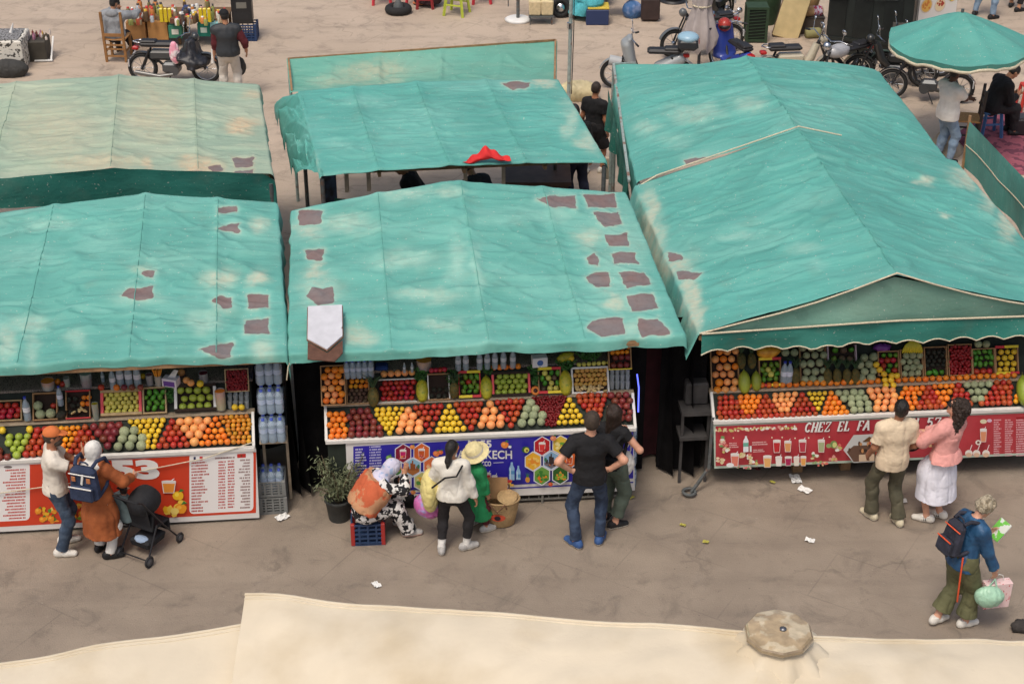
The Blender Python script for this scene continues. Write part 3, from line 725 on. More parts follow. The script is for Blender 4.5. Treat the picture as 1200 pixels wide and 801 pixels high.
class Stall:
 def __init__(s,name,label,bl,br,zb,ztop,x0,x1,uang,low_len=.38,ledge=.06,up_len=.32):
  a,b=at(*bl,zb),at(*br,zb);s.X=(b-a).normalized();s.Y=Vector((-s.X.y,s.X.x,0));s.O=Vector((a.x,a.y,0));s.zb,s.zt=zb,ztop
  s.yaw=math.atan2(s.X.y,s.X.x);s.root=thing(name,label,'market stall',s.O,s.yaw,'fruit stalls along the lane');s.x0,s.x1=x0,x1
  L=lambda x,y,z:s.O+s.X*x+s.Y*y+Vector((0,0,z));s.L=L
  a45=R(46);c,sn=math.cos(a45),math.sin(a45)
  s.low=Plane(L(0,.03,ztop+.01),s.X,s.Y*c+Vector((0,0,sn)))
  y1,z1=.03+c*low_len,ztop+.01+sn*low_len;y2=y1+ledge;cu,su=math.cos(R(uang)),math.sin(R(uang))
  s.up=Plane(L(0,y2,z1+.015),s.X,s.Y*cu+Vector((0,0,su)));y3,z3=y2+cu*up_len,z1+.015+su*up_len;s.ctop=z3;s.y3=y3
  s.front=Plane(L(0,-.0,0),s.X,Vector((0,0,1)))
  w=x1-x0;xm=(x0+x1)/2;r=s.root;mb=MB()
  prof=[(0.015,zb+.02),(.015,ztop-.02),(.03,ztop-.005),(y1-.01,z1-.02),(y2,z1-.01),(y3,z3-.02),(y3+.55,z3-.02),(y3+.55,zb+.3),(.3,zb+.02)]
  mb.add([(x0,p[0],p[1])for p in prof]+[(x1,p[0],p[1])for p in prof],[tuple(range(len(prof))),tuple(reversed(range(len(prof),2*len(prof))))]+[(i,len(prof)+i,len(prof)+(i+1)%len(prof),(i+1)%len(prof))for i in range(len(prof))])
  mb.build('bench',M_BENCH,r)
  b=MB();b.box((xm,(y1+y2)/2-.005,z1+.002),(w+.06,ledge+.035,.022),bev=.004);b.build('ledge',M_LEDGE,r)
  b=MB();b.box((xm,y3+.27,z3+.006),(w+.04,.6,.03),bev=.005);b.build('counter',M_GRANITE,r)
  b=MB();b.box((xm,.0,ztop+.0),(w+.04,.05,.05),bev=.006)
  for xx in(x0-.01,x1+.01):
   b.bar((xx,.01,ztop),(xx,y1,z1),.03,.05)
  b.build('tray_rim',M_WHITE,r)
  s.y1,s.z1=y1,z1
 def cp(s,px,py):return at(px,py,s.ctop+.021)
M_BENCH=mat('bench_dark_green',(.02,.028,.02),.8,.3,8)
M_GRANITE=mat('speckled_granite',C(150,140,130),.35,.12,8,col2=C(60,55,52),c2scale=90,c2t=(.5,.58))
M_WHITE=mat('white_paint',C(222,220,214),.5,.06,12)
M_WHITEV=mat('white_vinyl',C(226,224,220),.4,.04,4)
SL=Stall('market_stall','fruit stall under a patched teal tarp with a red banner numbered 53',(0,622),(303,605),.05,.955,-1.15,2.84,52)
SM=Stall('market_stall','fruit stall under a teal tarp with many grey patches and a blue banner numbered 55',(408,589),(742,574),.13,.955,-.19,3.22,55)
SR=Stall('market_stall','fruit stall under a gabled teal awning with a red banner reading Chez El',(837,548),(1200,532),.28,.90,-.03,3.97,60,low_len=.32,ledge=.075,up_len=.52)
def quad_pts(a):return[at(*p)for p in a]
fl,fr,br_,bl_=quad_pts([(-150,437,2.12),(334,414,2.12),(323,243,2.3),(-75,256,2.3)])
holesL=[[(254,243),(277,242),(277,249),(255,250)],[(254,268),(262,264),(280,262),(280,272),(262,272)],[(164,320),(172,316),(183,317),(181,325),(170,325)],[(141,346),(150,338),(181,335),(180,349),(160,352)],[(247,352),(256,347),(272,348),(272,360),(262,362)],[(290,345),(314,344),(315,361),(291,363)],[(287,375),(315,373),(316,390),(287,392)],[(232,410),(248,405),(273,402),(272,418),(258,420)]]
blobsL=[(257,325,20,12,.9,.7),(303,326,12,9,.9,.8),(303,262,12,8,.8,.6),(310,408,14,14,.9,.5),(170,318,16,8,.8,.5),(35,380,22,12,.8,.3),(8,400,14,20,.8,.4),(90,395,14,10,.7,.2),(240,380,22,14,.7,.2),(160,348,30,12,.6,.2),(60,262,30,8,.6,.1),(30,300,40,14,.45,0),(120,280,25,20,.4,0),(262,360,12,10,.9,.4),(40,405,10,30,.5,.2)]
fabric(SL.root,'awning',fl,fr,bl_,br_,lambda U,V:(.06+.17*V)*np.clip(1-np.abs(U-.62)*2.1,0,1)**.8-.03*np.sin(U*PI*4)**2*(1-V),M_TEAL,(.12,.12,.1,.22),holesL,blobsL,1.05,1,rafters=(.35,.62,.83))
AL=(fl,fr,bl_,br_)
fl,fr,br_,bl_=quad_pts([(341,412,2.13),(800,391,2.13),(731,226,2.33),(344,248,2.33)])
holesM=[[(349,247),(378,246),(378,262),(350,264)],[(356,293),(380,292),(378,305),(362,305)],[(358,347),(364,338),(391,336),(391,354),(372,359)],[(630,233),(640,230),(675,229),(676,243),(650,243)],[(685,228),(719,227),(722,243),(690,243)],[(696,249),(725,248),(729,263),(708,266)],[(708,275),(735,273),(736,287),(712,288)],[(718,297),(743,295),(748,309),(720,310)],[(686,303),(699,297),(700,311),(692,310)],[(726,320),(755,318),(762,334),(735,338)],[(687,326),(696,320),(712,318),(715,336),(700,338)],[(732,347),(765,344),(772,361),(740,365)],[(686,384),(695,375),(730,372),(733,391),(705,394)],[(747,374),(772,372),(786,391),(752,395)]]
blobsM=[(691,280,18,12,.95,.6),(718,355,16,10,.95,.7),(360,270,16,10,.8,.5),(371,318,14,8,.8,.7),(375,340,22,25,.6,.3),(420,395,22,9,.9,.65),(520,380,22,9,.8,.3),(470,305,40,12,.75,.2),(405,262,30,10,.7,.3),(535,305,14,30,.7,.15),(480,226,30,9,.7,.25),(525,226,22,7,.6,.3),(560,315,8,30,.7,.1),(500,345,40,8,.6,.3),(600,255,60,8,.4,0),(655,240,14,20,.5,.1),(740,385,12,12,.8,.3),(725,300,30,60,.45,.1),(385,392,8,12,.7,.5)]
fabric(SM.root,'awning',fl,fr,bl_,br_,lambda U,V:(.02+.25*V)*np.clip(1-np.abs(U-.47)*2.05,0,1)**.9-.03*np.sin(U*PI*2.0)**2*(1-V),M_TEAL,(.13,.08,.06,.08),holesM,blobsM,.95,2,rafters=(.25,.5,.75))
AM=(fl,fr,bl_,br_)
fl,fr,br_,bl_=quad_pts([(822,389,2.16),(1268,366,2.16),(1118,189,2.3),(747,219,2.2)])
fl=Vector(fl)
holesR=[[(782,296),(798,299),(800,305),(785,307)],[(790,317),(822,319),(812,328),(794,328)]]
blobsR=[(793,312,22,12,.9,.75),(760,262,10,38,.95,.75),(775,300,10,40,.9,.6),(808,348,10,40,.95,.8),(812,375,12,16,.95,.85),(1081,210,9,5,.9,.7),(1105,252,8,4,.9,.5),(1133,205,18,12,.95,.7),(1158,232,10,18,.9,.7),(865,277,20,6,.6,.1),(945,288,20,6,.6,.1),(955,310,14,5,.5,0),(1180,265,10,16,.9,.7)]
def gable(ru,h):return lambda U,V:h*(lambda d:1-np.sqrt(d*d+.012)+.02)(np.where(U<ru,(ru-U)/ru,(U-ru)/(1-ru)))*(1-.10*np.sin(np.clip(np.where(U<ru,U/ru,(1-U)/(1-ru)),0,1)*PI))
fabric(SR.root,'awning',fl,fr,bl_,br_,gable(.49,.64),M_TEAL2,(.02,.05,.34,.22),holesR,blobsR,1.0,3,flare=.3,rafters=(.49,),wr=(.8,3.6))
rf=(fl+fr)/2+Vector((0,0,.68));rf=fl+(fr-fl)*.49+Vector((0,0,.59));rb=bl_+(br_-bl_)*.49+Vector((0,0,.59))
tubes(SR.root,'edge_rope',[fl+Vector((-.02,-.03,0))]+[fl+(rf-fl)*t+Vector((0,-.035,.03-.07*math.sin(PI*t)))for t in(.2,.4,.6,.8)]+[rf+Vector((0,-.035,.03))]+[rf+(fr-rf)*t+Vector((0,-.035,.03-.07*math.sin(PI*t)))for t in(.2,.4,.6,.8)]+[fr],.010,M_ROPE)
tubes(SR.root,'edge_rope',[bl_]+[bl_+(rb-bl_)*t+Vector((0,0,.07))for t in(.12,.25,.5,.75)]+[rb+Vector((0,0,.07)),rb+(br_-rb)*.27+Vector((0,0,.06))],.010,M_ROPE)
def curtain(parent,name,top,drop_fn,material,res=.03,seed=0,lean=(0,0),wave=.02,scallop=0.0,freq=5.0,thick=False):
 """hanging cloth below a poly-line of top points"""
 top=[np.array(p,float)for p in top];seg=[np.linalg.norm(top[i+1]-top[i])for i in range(len(top)-1)];Lg=sum(seg);n=max(int(Lg/res),4)
 ts=np.linspace(0,Lg,n);pts=[]
 cum=np.concatenate([[0],np.cumsum(seg)])
 for t in ts:
  i=min(np.searchsorted(cum,t,side='right')-1,len(seg)-1);k=(t-cum[i])/max(seg[i],1e-9);pts.append(top[i]+(top[i+1]-top[i])*k)
 pts=np.array(pts);dr=np.array([drop_fn(t/Lg)for t in ts]);m=max(int(dr.max()/res),3);G=np.zeros((m,n,3))
 d0=unit((pts[-1]-pts[0])*V3(1,1,0));nn=np.cross(V3(0,0,1),d0)
 for i in range(m):
  f=i/(m-1);G[i]=pts;sc=scallop*np.abs(np.sin(ts*PI/.31))if scallop else 0
  G[i,:,2]-=f*(dr-sc)
  w=wave*f**.6*vnoise(np.stack([ts*freq,ts*0+f*.9,ts*0+seed],-1),seed)+wave*.6*f*np.sin(ts*freq*2.1+seed)
  G[i]+=nn*w[:,None]+V3(lean[0],lean[1],0)*f
 inv=np.array(parent_world(parent).inverted());idx=np.arange(m*n).reshape(m,n)
 Q=np.stack([idx[:-1,:-1],idx[1:,:-1],idx[1:,1:],idx[:-1,1:]],-1).reshape(-1,4)
 raw_mesh(name,G.reshape(-1,3)@inv[:3,:3].T+inv[:3,3],Q,material,parent);return G
bk=Vector((0,.035,0));lp=[fl+bk+Vector((.05,0,-.03)),rf+bk+Vector((0,0,-.05)),fr+bk+Vector((-.05,0,-.03))]
M_GABLE=fabric_mat('gable_cloth',C(112,164,148),C(150,180,162),BARE,.2)
curtain(SR.root,'gable_cloth',lp,lambda t:.04+.55*min(t,1-t)*2,M_GABLE,wave=.03,seed=4,freq=2)
vf=[fl+Vector((0,-.03,-.0)),fl+(fr-fl)*.5+Vector((0,-.05,.05)),fr+Vector((0,-.03,0))]
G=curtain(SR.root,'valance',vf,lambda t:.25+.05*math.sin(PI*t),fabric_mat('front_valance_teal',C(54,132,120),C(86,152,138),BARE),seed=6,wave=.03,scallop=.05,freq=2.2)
b=MB();b.tube([tuple(p)for p in G[-1][::2]],.009,5);b.build('valance_trim',M_ROPE,SR.root,world=True)
b=MB();b.tube([tuple(p+V3(0,-.012,0))for p in G[0][::4]],.012,5);b.build('valance_cord',M_ROPE,SR.root,world=True)
AR=(fl,fr,bl_,br_)
for S_,A in((SL,AL),(SM,AM),(SR,AR)):
 fl,fr,bl_,br_=[Vector(p)for p in A]
 for p in(fl+S_.X*.1+S_.Y*1.2,fr-S_.X*.1+S_.Y*1.2,bl_+S_.X*.08-S_.Y*.08,br_-S_.X*.08-S_.Y*.08):post(S_.root,p+Vector((0,0,-.04)),.028)
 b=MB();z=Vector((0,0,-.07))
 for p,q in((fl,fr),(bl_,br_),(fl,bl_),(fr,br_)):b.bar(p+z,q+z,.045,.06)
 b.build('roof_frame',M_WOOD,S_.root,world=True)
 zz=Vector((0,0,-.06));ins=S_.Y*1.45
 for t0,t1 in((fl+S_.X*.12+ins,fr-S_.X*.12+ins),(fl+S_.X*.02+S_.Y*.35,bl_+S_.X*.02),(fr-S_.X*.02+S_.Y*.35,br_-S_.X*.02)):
  curtain(S_.root,'curtain_and_shade',[Vector(t0)+zz,Vector(t1)+zz],lambda t,a=t0:a.z-.1,M_CLOTHSHADE,.06,11,wave=.05,freq=4)
for S_,a,b_ in((SM,(338,415,2.05),(402,413,2.05)),(SM,(738,398,2.05),(768,397,2.05)),(SM,(786,397,2.05),(842,396,2.05))):  # black sheets added across the passages, standing in for their deep shade
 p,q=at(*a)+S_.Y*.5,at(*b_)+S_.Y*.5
 curtain(S_.root,'curtain_and_shade',[p,q],lambda t:2.0,M_CLOTHSHADE,.05,21,wave=.03,freq=5)
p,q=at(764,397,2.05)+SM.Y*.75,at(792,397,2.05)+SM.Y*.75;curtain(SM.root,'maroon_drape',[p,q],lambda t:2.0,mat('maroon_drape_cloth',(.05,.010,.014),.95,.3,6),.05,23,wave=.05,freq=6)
b=MB();Ms=T(SR.L(-.22,.35,0))@rotz(SR.yaw)
b.box((0,0,.95),(.34,.5,.05),Ms);b.box((.02,.05,1.12),(.26,.3,.28),Ms,bev=.02);b.box((-.02,0,.62),(.32,.5,.04),Ms)
for sx in(-.15,.15):b.box((sx,-.2,.47),(.03,.03,.94),Ms)
b.build('side_shelf',mat('grey_side_shelf',C(64,62,61),.7,.25,9),SR.root,world=True)
def board(parent,p,q,w=.02,h=.06,name='eave_board',m=None):
 b=MB();b.bar(p,q,w,h);return b.build(name,m or M_LEDGE,parent,world=True)
board(SL.root,at(266,419,2.05),at(336,411.5,2.05),.09,.03);board(SM.root,at(342,417,2.06),at(392,413.5,2.06),.09,.03,m=M_WOOD);board(SM.root,at(735,402,2.04),at(800,397,2.04),.09,.04,m=M_WOOD)
for S_,pts in((SL,[(-10,577),(120,559),(240,535),(297,516)]),):
 tubes(S_.root,'cord',[S_.front.w(*S_.front.st(*p),.03)for p in pts],.006,M_ROPE,5)
tubes(SM.root,'tie_rope',[at(333,416,2.08),at(343,417,2.05),at(352,414,2.09),at(366,414,2.07)],.012,M_ROPE,6);tubes(SM.root,'loose_rope',[at(343,417,2.05),at(338,428,2.0),at(336,445,1.8)],.008,M_ROPE,5)
b=MB();c0=at(381,383,2.26);e1=(at(402,382,2.26)-at(360,384,2.26)).normalized();e2=(at(381,365,2.30)-at(381,400,2.22)).normalized()
Mx=Matrix(((e1.x,e2.x,e1.cross(e2).x,c0.x),(e1.y,e2.y,e1.cross(e2).y,c0.y),(e1.z,e2.z,e1.cross(e2).z,c0.z),(0,0,0,1)))
hb=thing('roof_panel','white plastic sign blank shaped like a home plate lying on the middle teal roof','panel',c0)
inv=Mx
wv=.185
b.prism([(-wv,.36),(wv,.36),(wv,-.05+.02),(wv*.93,-.06),(wv,-.08),(wv,-.2),(.02,-.42),(-wv,-.22)],.025,Mx);b.build('panel',mat('white_plastic',C(208,209,214),.3,.08,9),hb,world=True)
b=MB();b.tube([Mx@Vector(p)for p in((-wv,.36,0),(wv,.36,0),(wv,-.2,0),(.02,-.42,0),(-wv,-.22,0))],.012,6,closed=True);b.build('rim',mat('rusty_rim',C(120,84,62),.8,.2),hb,world=True)
b=MB();b.prism([(-wv,-.22),(.02,-.43),(wv,-.22),(wv,-.44),(.1,-.58),(-wv,-.52)],.012,Mx,z0=-.03);b.build('rusty_plate',mat('rust_plate',C(96,66,52),.85,.25,12,.4),hb,world=True)
RL=thing('market_stall','closed stall behind the left fruit stall under a sun-bleached tan and green tarp','market stall',at(150,240,0)+Vector((0,2,0)),R(5))
fl,fr,br_,bl_=quad_pts([(-190,224,2.35),(317,208,2.3),(301,105,2.25),(-130,108,2.25)])
PR=fabric(RL,'awning',fl,fr,bl_,br_,lambda U,V:.20*np.clip(1-np.abs(U-.63)*2.0,0,1)**.9+.02*V,M_PALE,(.03,.12,.1,.2),[[(273,186),(296,185),(297,194),(276,196)],[(242,195),(258,192),(262,199),(250,201)],[(275,200),(296,198),(298,207),(276,208)]],[(235,193,26,10,.9,.95),(283,148,16,10,.9,.9),(172,190,10,7,.8,.8),(295,110,12,6,.8,.6),(60,150,60,40,.6,.35),(180,130,40,40,.6,.4),(110,190,60,14,.6,.5)],.8,5,rafters=(.35,.63,.83),under=True)
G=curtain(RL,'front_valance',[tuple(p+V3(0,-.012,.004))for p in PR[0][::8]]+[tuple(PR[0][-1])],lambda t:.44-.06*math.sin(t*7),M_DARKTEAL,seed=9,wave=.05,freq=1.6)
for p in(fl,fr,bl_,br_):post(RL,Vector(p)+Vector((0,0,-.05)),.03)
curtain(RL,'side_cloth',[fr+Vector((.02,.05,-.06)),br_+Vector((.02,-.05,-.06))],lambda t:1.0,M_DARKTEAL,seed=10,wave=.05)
b=MB();z=Vector((0,.12,-.14))
for p,q in((fl,fr),(bl_,br_),(fl,bl_),(fr,br_)):b.bar(p+z,q+z,.05,.06)
b.build('roof_frame',M_WOOD,RL,world=True)
curtain(RL,'fold',[at(-90,101,2.37),at(20,103,2.37),at(118,97,2.37)],lambda t:.04,M_DARKTEAL,seed=19,wave=.01)
RM=thing('market_stall','open food stall behind the middle fruit stall under a bright teal tarp','market stall',at(540,200,0)+Vector((0,2,0)),R(5))
fl,fr,br_,bl_=quad_pts([(377,203,2.2),(708,188,2.2),(652,96,2.25),(352,110,2.25)])
fabric(RM,'awning',fl,fr,bl_,br_,lambda U,V:.05*np.sin(U*PI)+.04*V-.05*np.sin(U*PI*1)*np.sin(V*PI),M_TEAL2,(.05,.05,.04,.16),[[(588,98),(605,96),(622,98),(615,104),(598,104)]],[(365,195,7,12,.9,.3),(640,98,14,5,.9,.8),(690,165,12,14,.9,.5),(668,140,10,20,.9,.4),(430,120,40,6,.5,0),(395,170,22,10,.5,.0),(480,150,60,30,.3,0)],.75,7,rafters=(.2,.45,.72),wr=(.7,6))
fb=[at(342,107,2.22),at(650,94,2.22)];ft=[at(338,69,2.35),at(651,47,2.35)]
fabric(RM,'back_flap',fb[0],fb[1],ft[0],ft[1],lambda U,V:-.10*np.sin(V*PI),M_PALE if False else fabric_mat('faded_flap',C(92,166,150),C(140,182,162),C(196,180,150),.25),(.02,.02,.02,.02),[],[(440,85,40,14,.7,.6),(400,95,30,8,.5,.4)],1.1,8,under=False,wr=(2.4,.8))
fabric(RM,'side_drape',at(348,205,1.86),at(377,204,2.2),at(322,122,1.9),at(353,110,2.27),lambda U,V:.10*np.sin(V*19+U*3)*(1-U)+.05*np.sin(V*41+2)*(1-U),M_TEAL2,(.03,.03,.14,.02),[],[],2.2,13,under=False,wr=(4,5))
for p in(fl,fr,bl_,br_):post(RM,Vector(p)+Vector((0,0,-.05)),.03)
for p in ft:post(RM,Vector(p),.025,M_PALEPOLE)
b=MB();z=Vector((0,.25,-.10))
for p,q in((fl,fr),(bl_,br_),(fl,bl_),(fr,br_)):b.bar(p+z,q+z,.04,.05)
for p,q in((fb[0],ft[0]),(fb[1],ft[1]),(ft[0],ft[1])):b.bar(p,q,.03)
for t in(.2,.5,.79):b.bar(fl+(fr-fl)*t+z+Vector((0,-.16,0)),bl_+(br_-bl_)*t+z,.04,.06)
b.build('roof_frame',M_WOOD,RM,world=True)
b=MB();c=at(630,203,.85);b.box((c.x,c.y,.82),(1.0,.7,.06));b.box((c.x,c.y,.4),(.92,.6,.78));b.build('cooking_counter',mat('brown_counter',C(96,74,66),.6,.2,6),RM,world=True)
RR=thing('market_stall','long stall behind the right fruit stall under a clean teal tarp','market stall',at(900,190,0)+Vector((0,2,0)),R(5))
fl,fr,br_,bl_=quad_pts([(748,212,2.14),(1116,197,2.2),(1028,84,2.3),(722,99,2.2)])
fabric(RR,'awning',fl,fr,bl_,br_,lambda U,V:(.60-.28*V)*np.minimum(np.clip(U/.49,0,1),np.clip((1-U)/.51,0,1))**(.9-.25*V),M_TEAL2,(.02,.12,.3,.2),[[(802,186),(830,184),(840,190),(806,197)]],[(760,148,16,8,.8,.2),(815,133,34,10,.75,.25),(880,123,22,9,.7,.3),(790,165,20,8,.5,.1),(830,185,30,8,.6,.2),(950,140,60,20,.3,0)],.9,12,rafters=(.49,),wr=(.7,4))
for p in(fl,fr,bl_,br_):post(RR,Vector(p)+Vector((0,0,-.05)),.03,M_PALEPOLE)
b=MB();z=Vector((0,0,-.07))
for p,q in((fl,fr),(bl_,br_),(fl,bl_),(fr,br_)):b.bar(p+z,q+z,.05,.06)
pl=at(719,75,2.2);b.bar(pl,fl+Vector((-.12,0,0)),.035);b.bar(pl,at(745,74,2.2),.03)
b.build('roof_frame',M_PALEPOLE,RR,world=True);post(RR,pl,.022,M_PALEPOLE)
fabric(RR,'back_flap',at(724,96,2.12),at(880,88,2.25),at(722,75,2.2),at(880,77,2.3),lambda U,V:-.05*np.sin(V*PI),M_TEAL2,(.02,.02,.02,.02),[],[],.5,17,under=False)
curtain(RR,'side_cloth',[fl+Vector((-.12,.05,-.05)),bl_+Vector((-.12,-.05,-.05))],lambda t:.5,M_DARKTEAL,seed=15,wave=.05)
WB=thing('windbreak_screen','long teal cloth screen stretched between leaning poles at the right edge','screen',at(1140,240,0))
p0,p1=at(1136,142,1.5),at(1225,235,1.5)
G=curtain(WB,'cloth',[p0,p1,p1+(p1-p0)*.3],lambda t:.75,M_TEAL2,seed=31,wave=.04,freq=2)
G2=[tuple(p)for p in G[len(G)//2][::5]];b=MB();b.tube(G2,.01,5);b.build('cord',M_ROPE,WB,world=True)
for p in(p0,p1):post(WB,Vector(p)+Vector((0,0,.12)),.025,M_WOOD)
def canvas_mat():
 return mat('cream_canvas',C(218,206,182),.8,.05,3,.12,30,col2=C(196,180,150),c2scale=1.6,c2t=(.48,.8))
M_CANVAS=canvas_mat()
PA=thing('parasol','large cream market parasol with a tape-wrapped crown, nearest the viewer','parasol',at(912,742,0))
hub=at(912,748,4.12)
e=[at(285,703,3.72),at(348,702,3.72),at(600,718,3.76),at(860,738,3.92)]
def cream(parent,name,TL,TR,BL,BR,nu=60,nv=30,curve=None,seed=0,zf=None):
 U,V=np.meshgrid(np.linspace(0,1,nu),np.linspace(0,1,nv));TL,TR,BL,BR=[np.array(p,float)for p in(TL,TR,BL,BR)]
 P=(TL*(1-U)[...,None]+TR*U[...,None])*(1-V)[...,None]+(BL*(1-U)[...,None]+BR*U[...,None])*V[...,None]
 if zf:P[...,2]+=zf(U,V)
 P[...,2]+=.024*vnoise(np.stack([U*6+seed,V*2.5,U*0],-1),seed)+.012*(1-np.minimum(np.abs(vnoise(np.stack([U*9+V*3+seed,V*2-U*2,U*0+5],-1),seed+4))*3,1))*np.sin(V*PI*.9+.2)+.008*vnoise(np.stack([U*14+seed,V*5,U*0+2],-1),seed)
 inv=np.array(parent_world(parent).inverted());m,n=U.shape;ix=np.arange(m*n).reshape(m,n);Q=np.stack([ix[:-1,:-1],ix[1:,:-1],ix[1:,1:],ix[:-1,1:]],-1).reshape(-1,4)
 raw_mesh(name,P.reshape(-1,3)@inv[:3,:3].T+inv[:3,3],Q,M_CANVAS,parent)
 b=MB();b.tube([tuple(p)for p in P[0][::2]],.012,6);b.tube([tuple(p+V3(0,0,.001))for p in P[1][::2]],.006,5);b.build('hem',M_CANVAS,parent,world=True)
 return P
PLT=lambda a,b:.02*np.sin(13*np.arctan2(a,b+1e-6)+1)*np.exp(-np.hypot(a,b)/.32)
tl,tr=at(288,703,3.7),at(908,743,4.09)
cream(PA,'canopy_panel',tl,tr,at(262,860,3.5),at(862,862,3.96),seed=3,zf=lambda U,V:.05*np.exp(-((U-.08)/.10)**2)*(1-V)+.02*np.sin(U*PI)*(1-V)+PLT(V*.9,(1-U)*4)+.10*np.sin(V*PI)*np.sin(U*PI))
cream(PA,'canopy_panel',at(908,743,4.09),at(1330,745,3.72),at(862,862,3.958),at(1420,870,3.5),seed=5,zf=lambda U,V:.08*np.sin(V*PI)*np.sin(U*PI)-.05*np.sin(U*PI)*(1-V)+PLT(V*.9,U*3))
b=MB();n8=10
b.lathe([(.0,-.02),(.16,-.02),(.205,.015),(.215,.05),(.20,.075),(.13,.088),(.0,.09)],n8,T(hub)@rotz(.3),smooth=False)
b.build('crown_cap',mat('taped_cardboard',C(176,156,124),.2,.25,14,.35,18,col2=C(196,182,154),c2scale=9,c2t=(.5,.56),coat=.5),PA,world=True)
b=MB();b.lathe([(.21,.02),(.218,.03),(.218,.05),(.21,.06)],n8,T(hub)@rotz(.3),smooth=False,capb=False,capt=False)
b.build('packing_tape',mat('clear_brown_tape',C(150,132,104),.12,.2,20,.3,30,coat=1.0),PA,world=True)
b=MB();b.lathe([(0,.087),(.022,.087),(.022,.10),(0,.103)],10,T(hub+Vector((.02,-.02,0))));b.build('cap_bolt',mat('dull_metal',C(130,132,136),.4,metal=.8),PA,world=True)
b=MB();n=40;vs=[];pr=[(.16,.01),(.20,-.02),(.25,-.06),(.33,-.15)]
for i,(q,z)in enumerate(pr):
 for j in range(n):a=2*PI*j/n;k=1+.02*i*math.sin(9*a+i);vs.append((hub.x+q*k*math.cos(a),hub.y+q*k*math.sin(a),hub.z+z+.010*i*math.sin(9*a+2)))
b.add(vs,[(i*n+j,(i+1)*n+j,(i+1)*n+(j+1)%n,i*n+(j+1)%n)for i in range(len(pr)-1)for j in range(n)],None,0,True);b.build('gathered_cloth',M_CANVAS,PA,world=True)
b=MB();b.tube([(hub.x,hub.y,.1),(hub.x,hub.y,hub.z-.1)],.035,10);b.build('mast',M_WOOD,PA,world=True)
b=MB();b.lathe([(.4,0),(.4,.08),(.1,.12),(.06,.3),(0,.3)],16,T(hub.x,hub.y,0));b.build('foot',mat('cast_iron',(.05,.05,.05),.7),PA,world=True)
PB=thing('parasol','cream market parasol at the bottom left with a straight hemmed edge','parasol',at(-100,800,0))
cream(PB,'canopy_panel',at(-260,814,3.45),at(311,729,3.52),at(-300,960,3.2),at(283,900,3.3),seed=8,zf=lambda U,V:.05*np.sin(V*PI)*np.sin(U*PI))
c=at(-100,880,0);b=MB();b.tube([(c.x,c.y,0),(c.x,c.y,3.4)],.035,10);b.build('mast',M_WOOD,PB,world=True)
def fmat(n,col,rough=.42,var=.1,objvar=.12,bump=.12,bscale=55,col2=None,**k):return mat(n,C(*col),rough,var,5,bump,bscale,col2=C(*col2)if col2 else None,objvar=objvar,**k)
FM=dict(orange=fmat('orange_peel',(238,132,38),.42),clementine=fmat('clementine_peel',(238,152,32),.4,objvar=.18),mandarin=fmat('mandarin_peel',(214,136,36),.45,objvar=.2,col2=(150,138,48),c2scale=18,c2t=(.5,.7)),grapefruit=fmat('grapefruit_peel',(244,158,100),.42,objvar=.1,col2=(240,174,96),c2scale=9),lemon=fmat('lemon_peel',(232,194,50),.42,objvar=.08),red=fmat('pomegranate_red',(176,62,36),.46,objvar=.14,col2=(200,98,50),c2scale=12,c2t=(.52,.75)),maroon=fmat('pomegranate_maroon',(120,46,42),.42,objvar=.18,col2=(156,80,62),c2scale=12,c2t=(.52,.75)),green=fmat('green_apple_skin',(158,176,66),.38,objvar=.1),redapple=fmat('red_apple_skin',(176,34,44),.3,objvar=.15,col2=(206,92,60),c2scale=10,c2t=(.55,.8)),melon=mat('netted_melon_rind',C(152,164,122),.7,.14,6,.5,130,col2=C(186,192,158),c2scale=110,c2t=(.5,.56),objvar=.12),guava=fmat('guava_skin',(212,204,100),.45,objvar=.12),mango=fmat('mango_skin',(98,142,44),.35,objvar=.15,col2=(176,74,46),c2scale=6,c2t=(.55,.72)),lime=fmat('lime_skin',(84,150,46),.35,objvar=.15),avocado=mat('avocado_skin',C(44,46,36),.45,.25,9,.5,70,objvar=.25),papaya=fmat('papaya_skin',(178,172,46),.4,objvar=.12,col2=(120,140,46),c2scale=9,c2t=(.5,.7)),papayagreen=fmat('papaya_green_skin',(142,156,52),.4,objvar=.12),papayagold=fmat('papaya_gold_skin',(214,150,40),.4,objvar=.08,col2=(230,176,60),c2scale=6),fig=mat('fig_skin',C(104,82,64),.6,.25,9,.3,70,objvar=.25),ginger=mat('ginger_skin',C(206,182,128),.7,.15,12,.4,60,objvar=.12),peach=fmat('pale_peach_skin',(206,176,84),.5,objvar=.12,col2=(214,140,80),c2scale=8),)
M_STEM=mat('fruit_stem',C(78,74,40),.8)
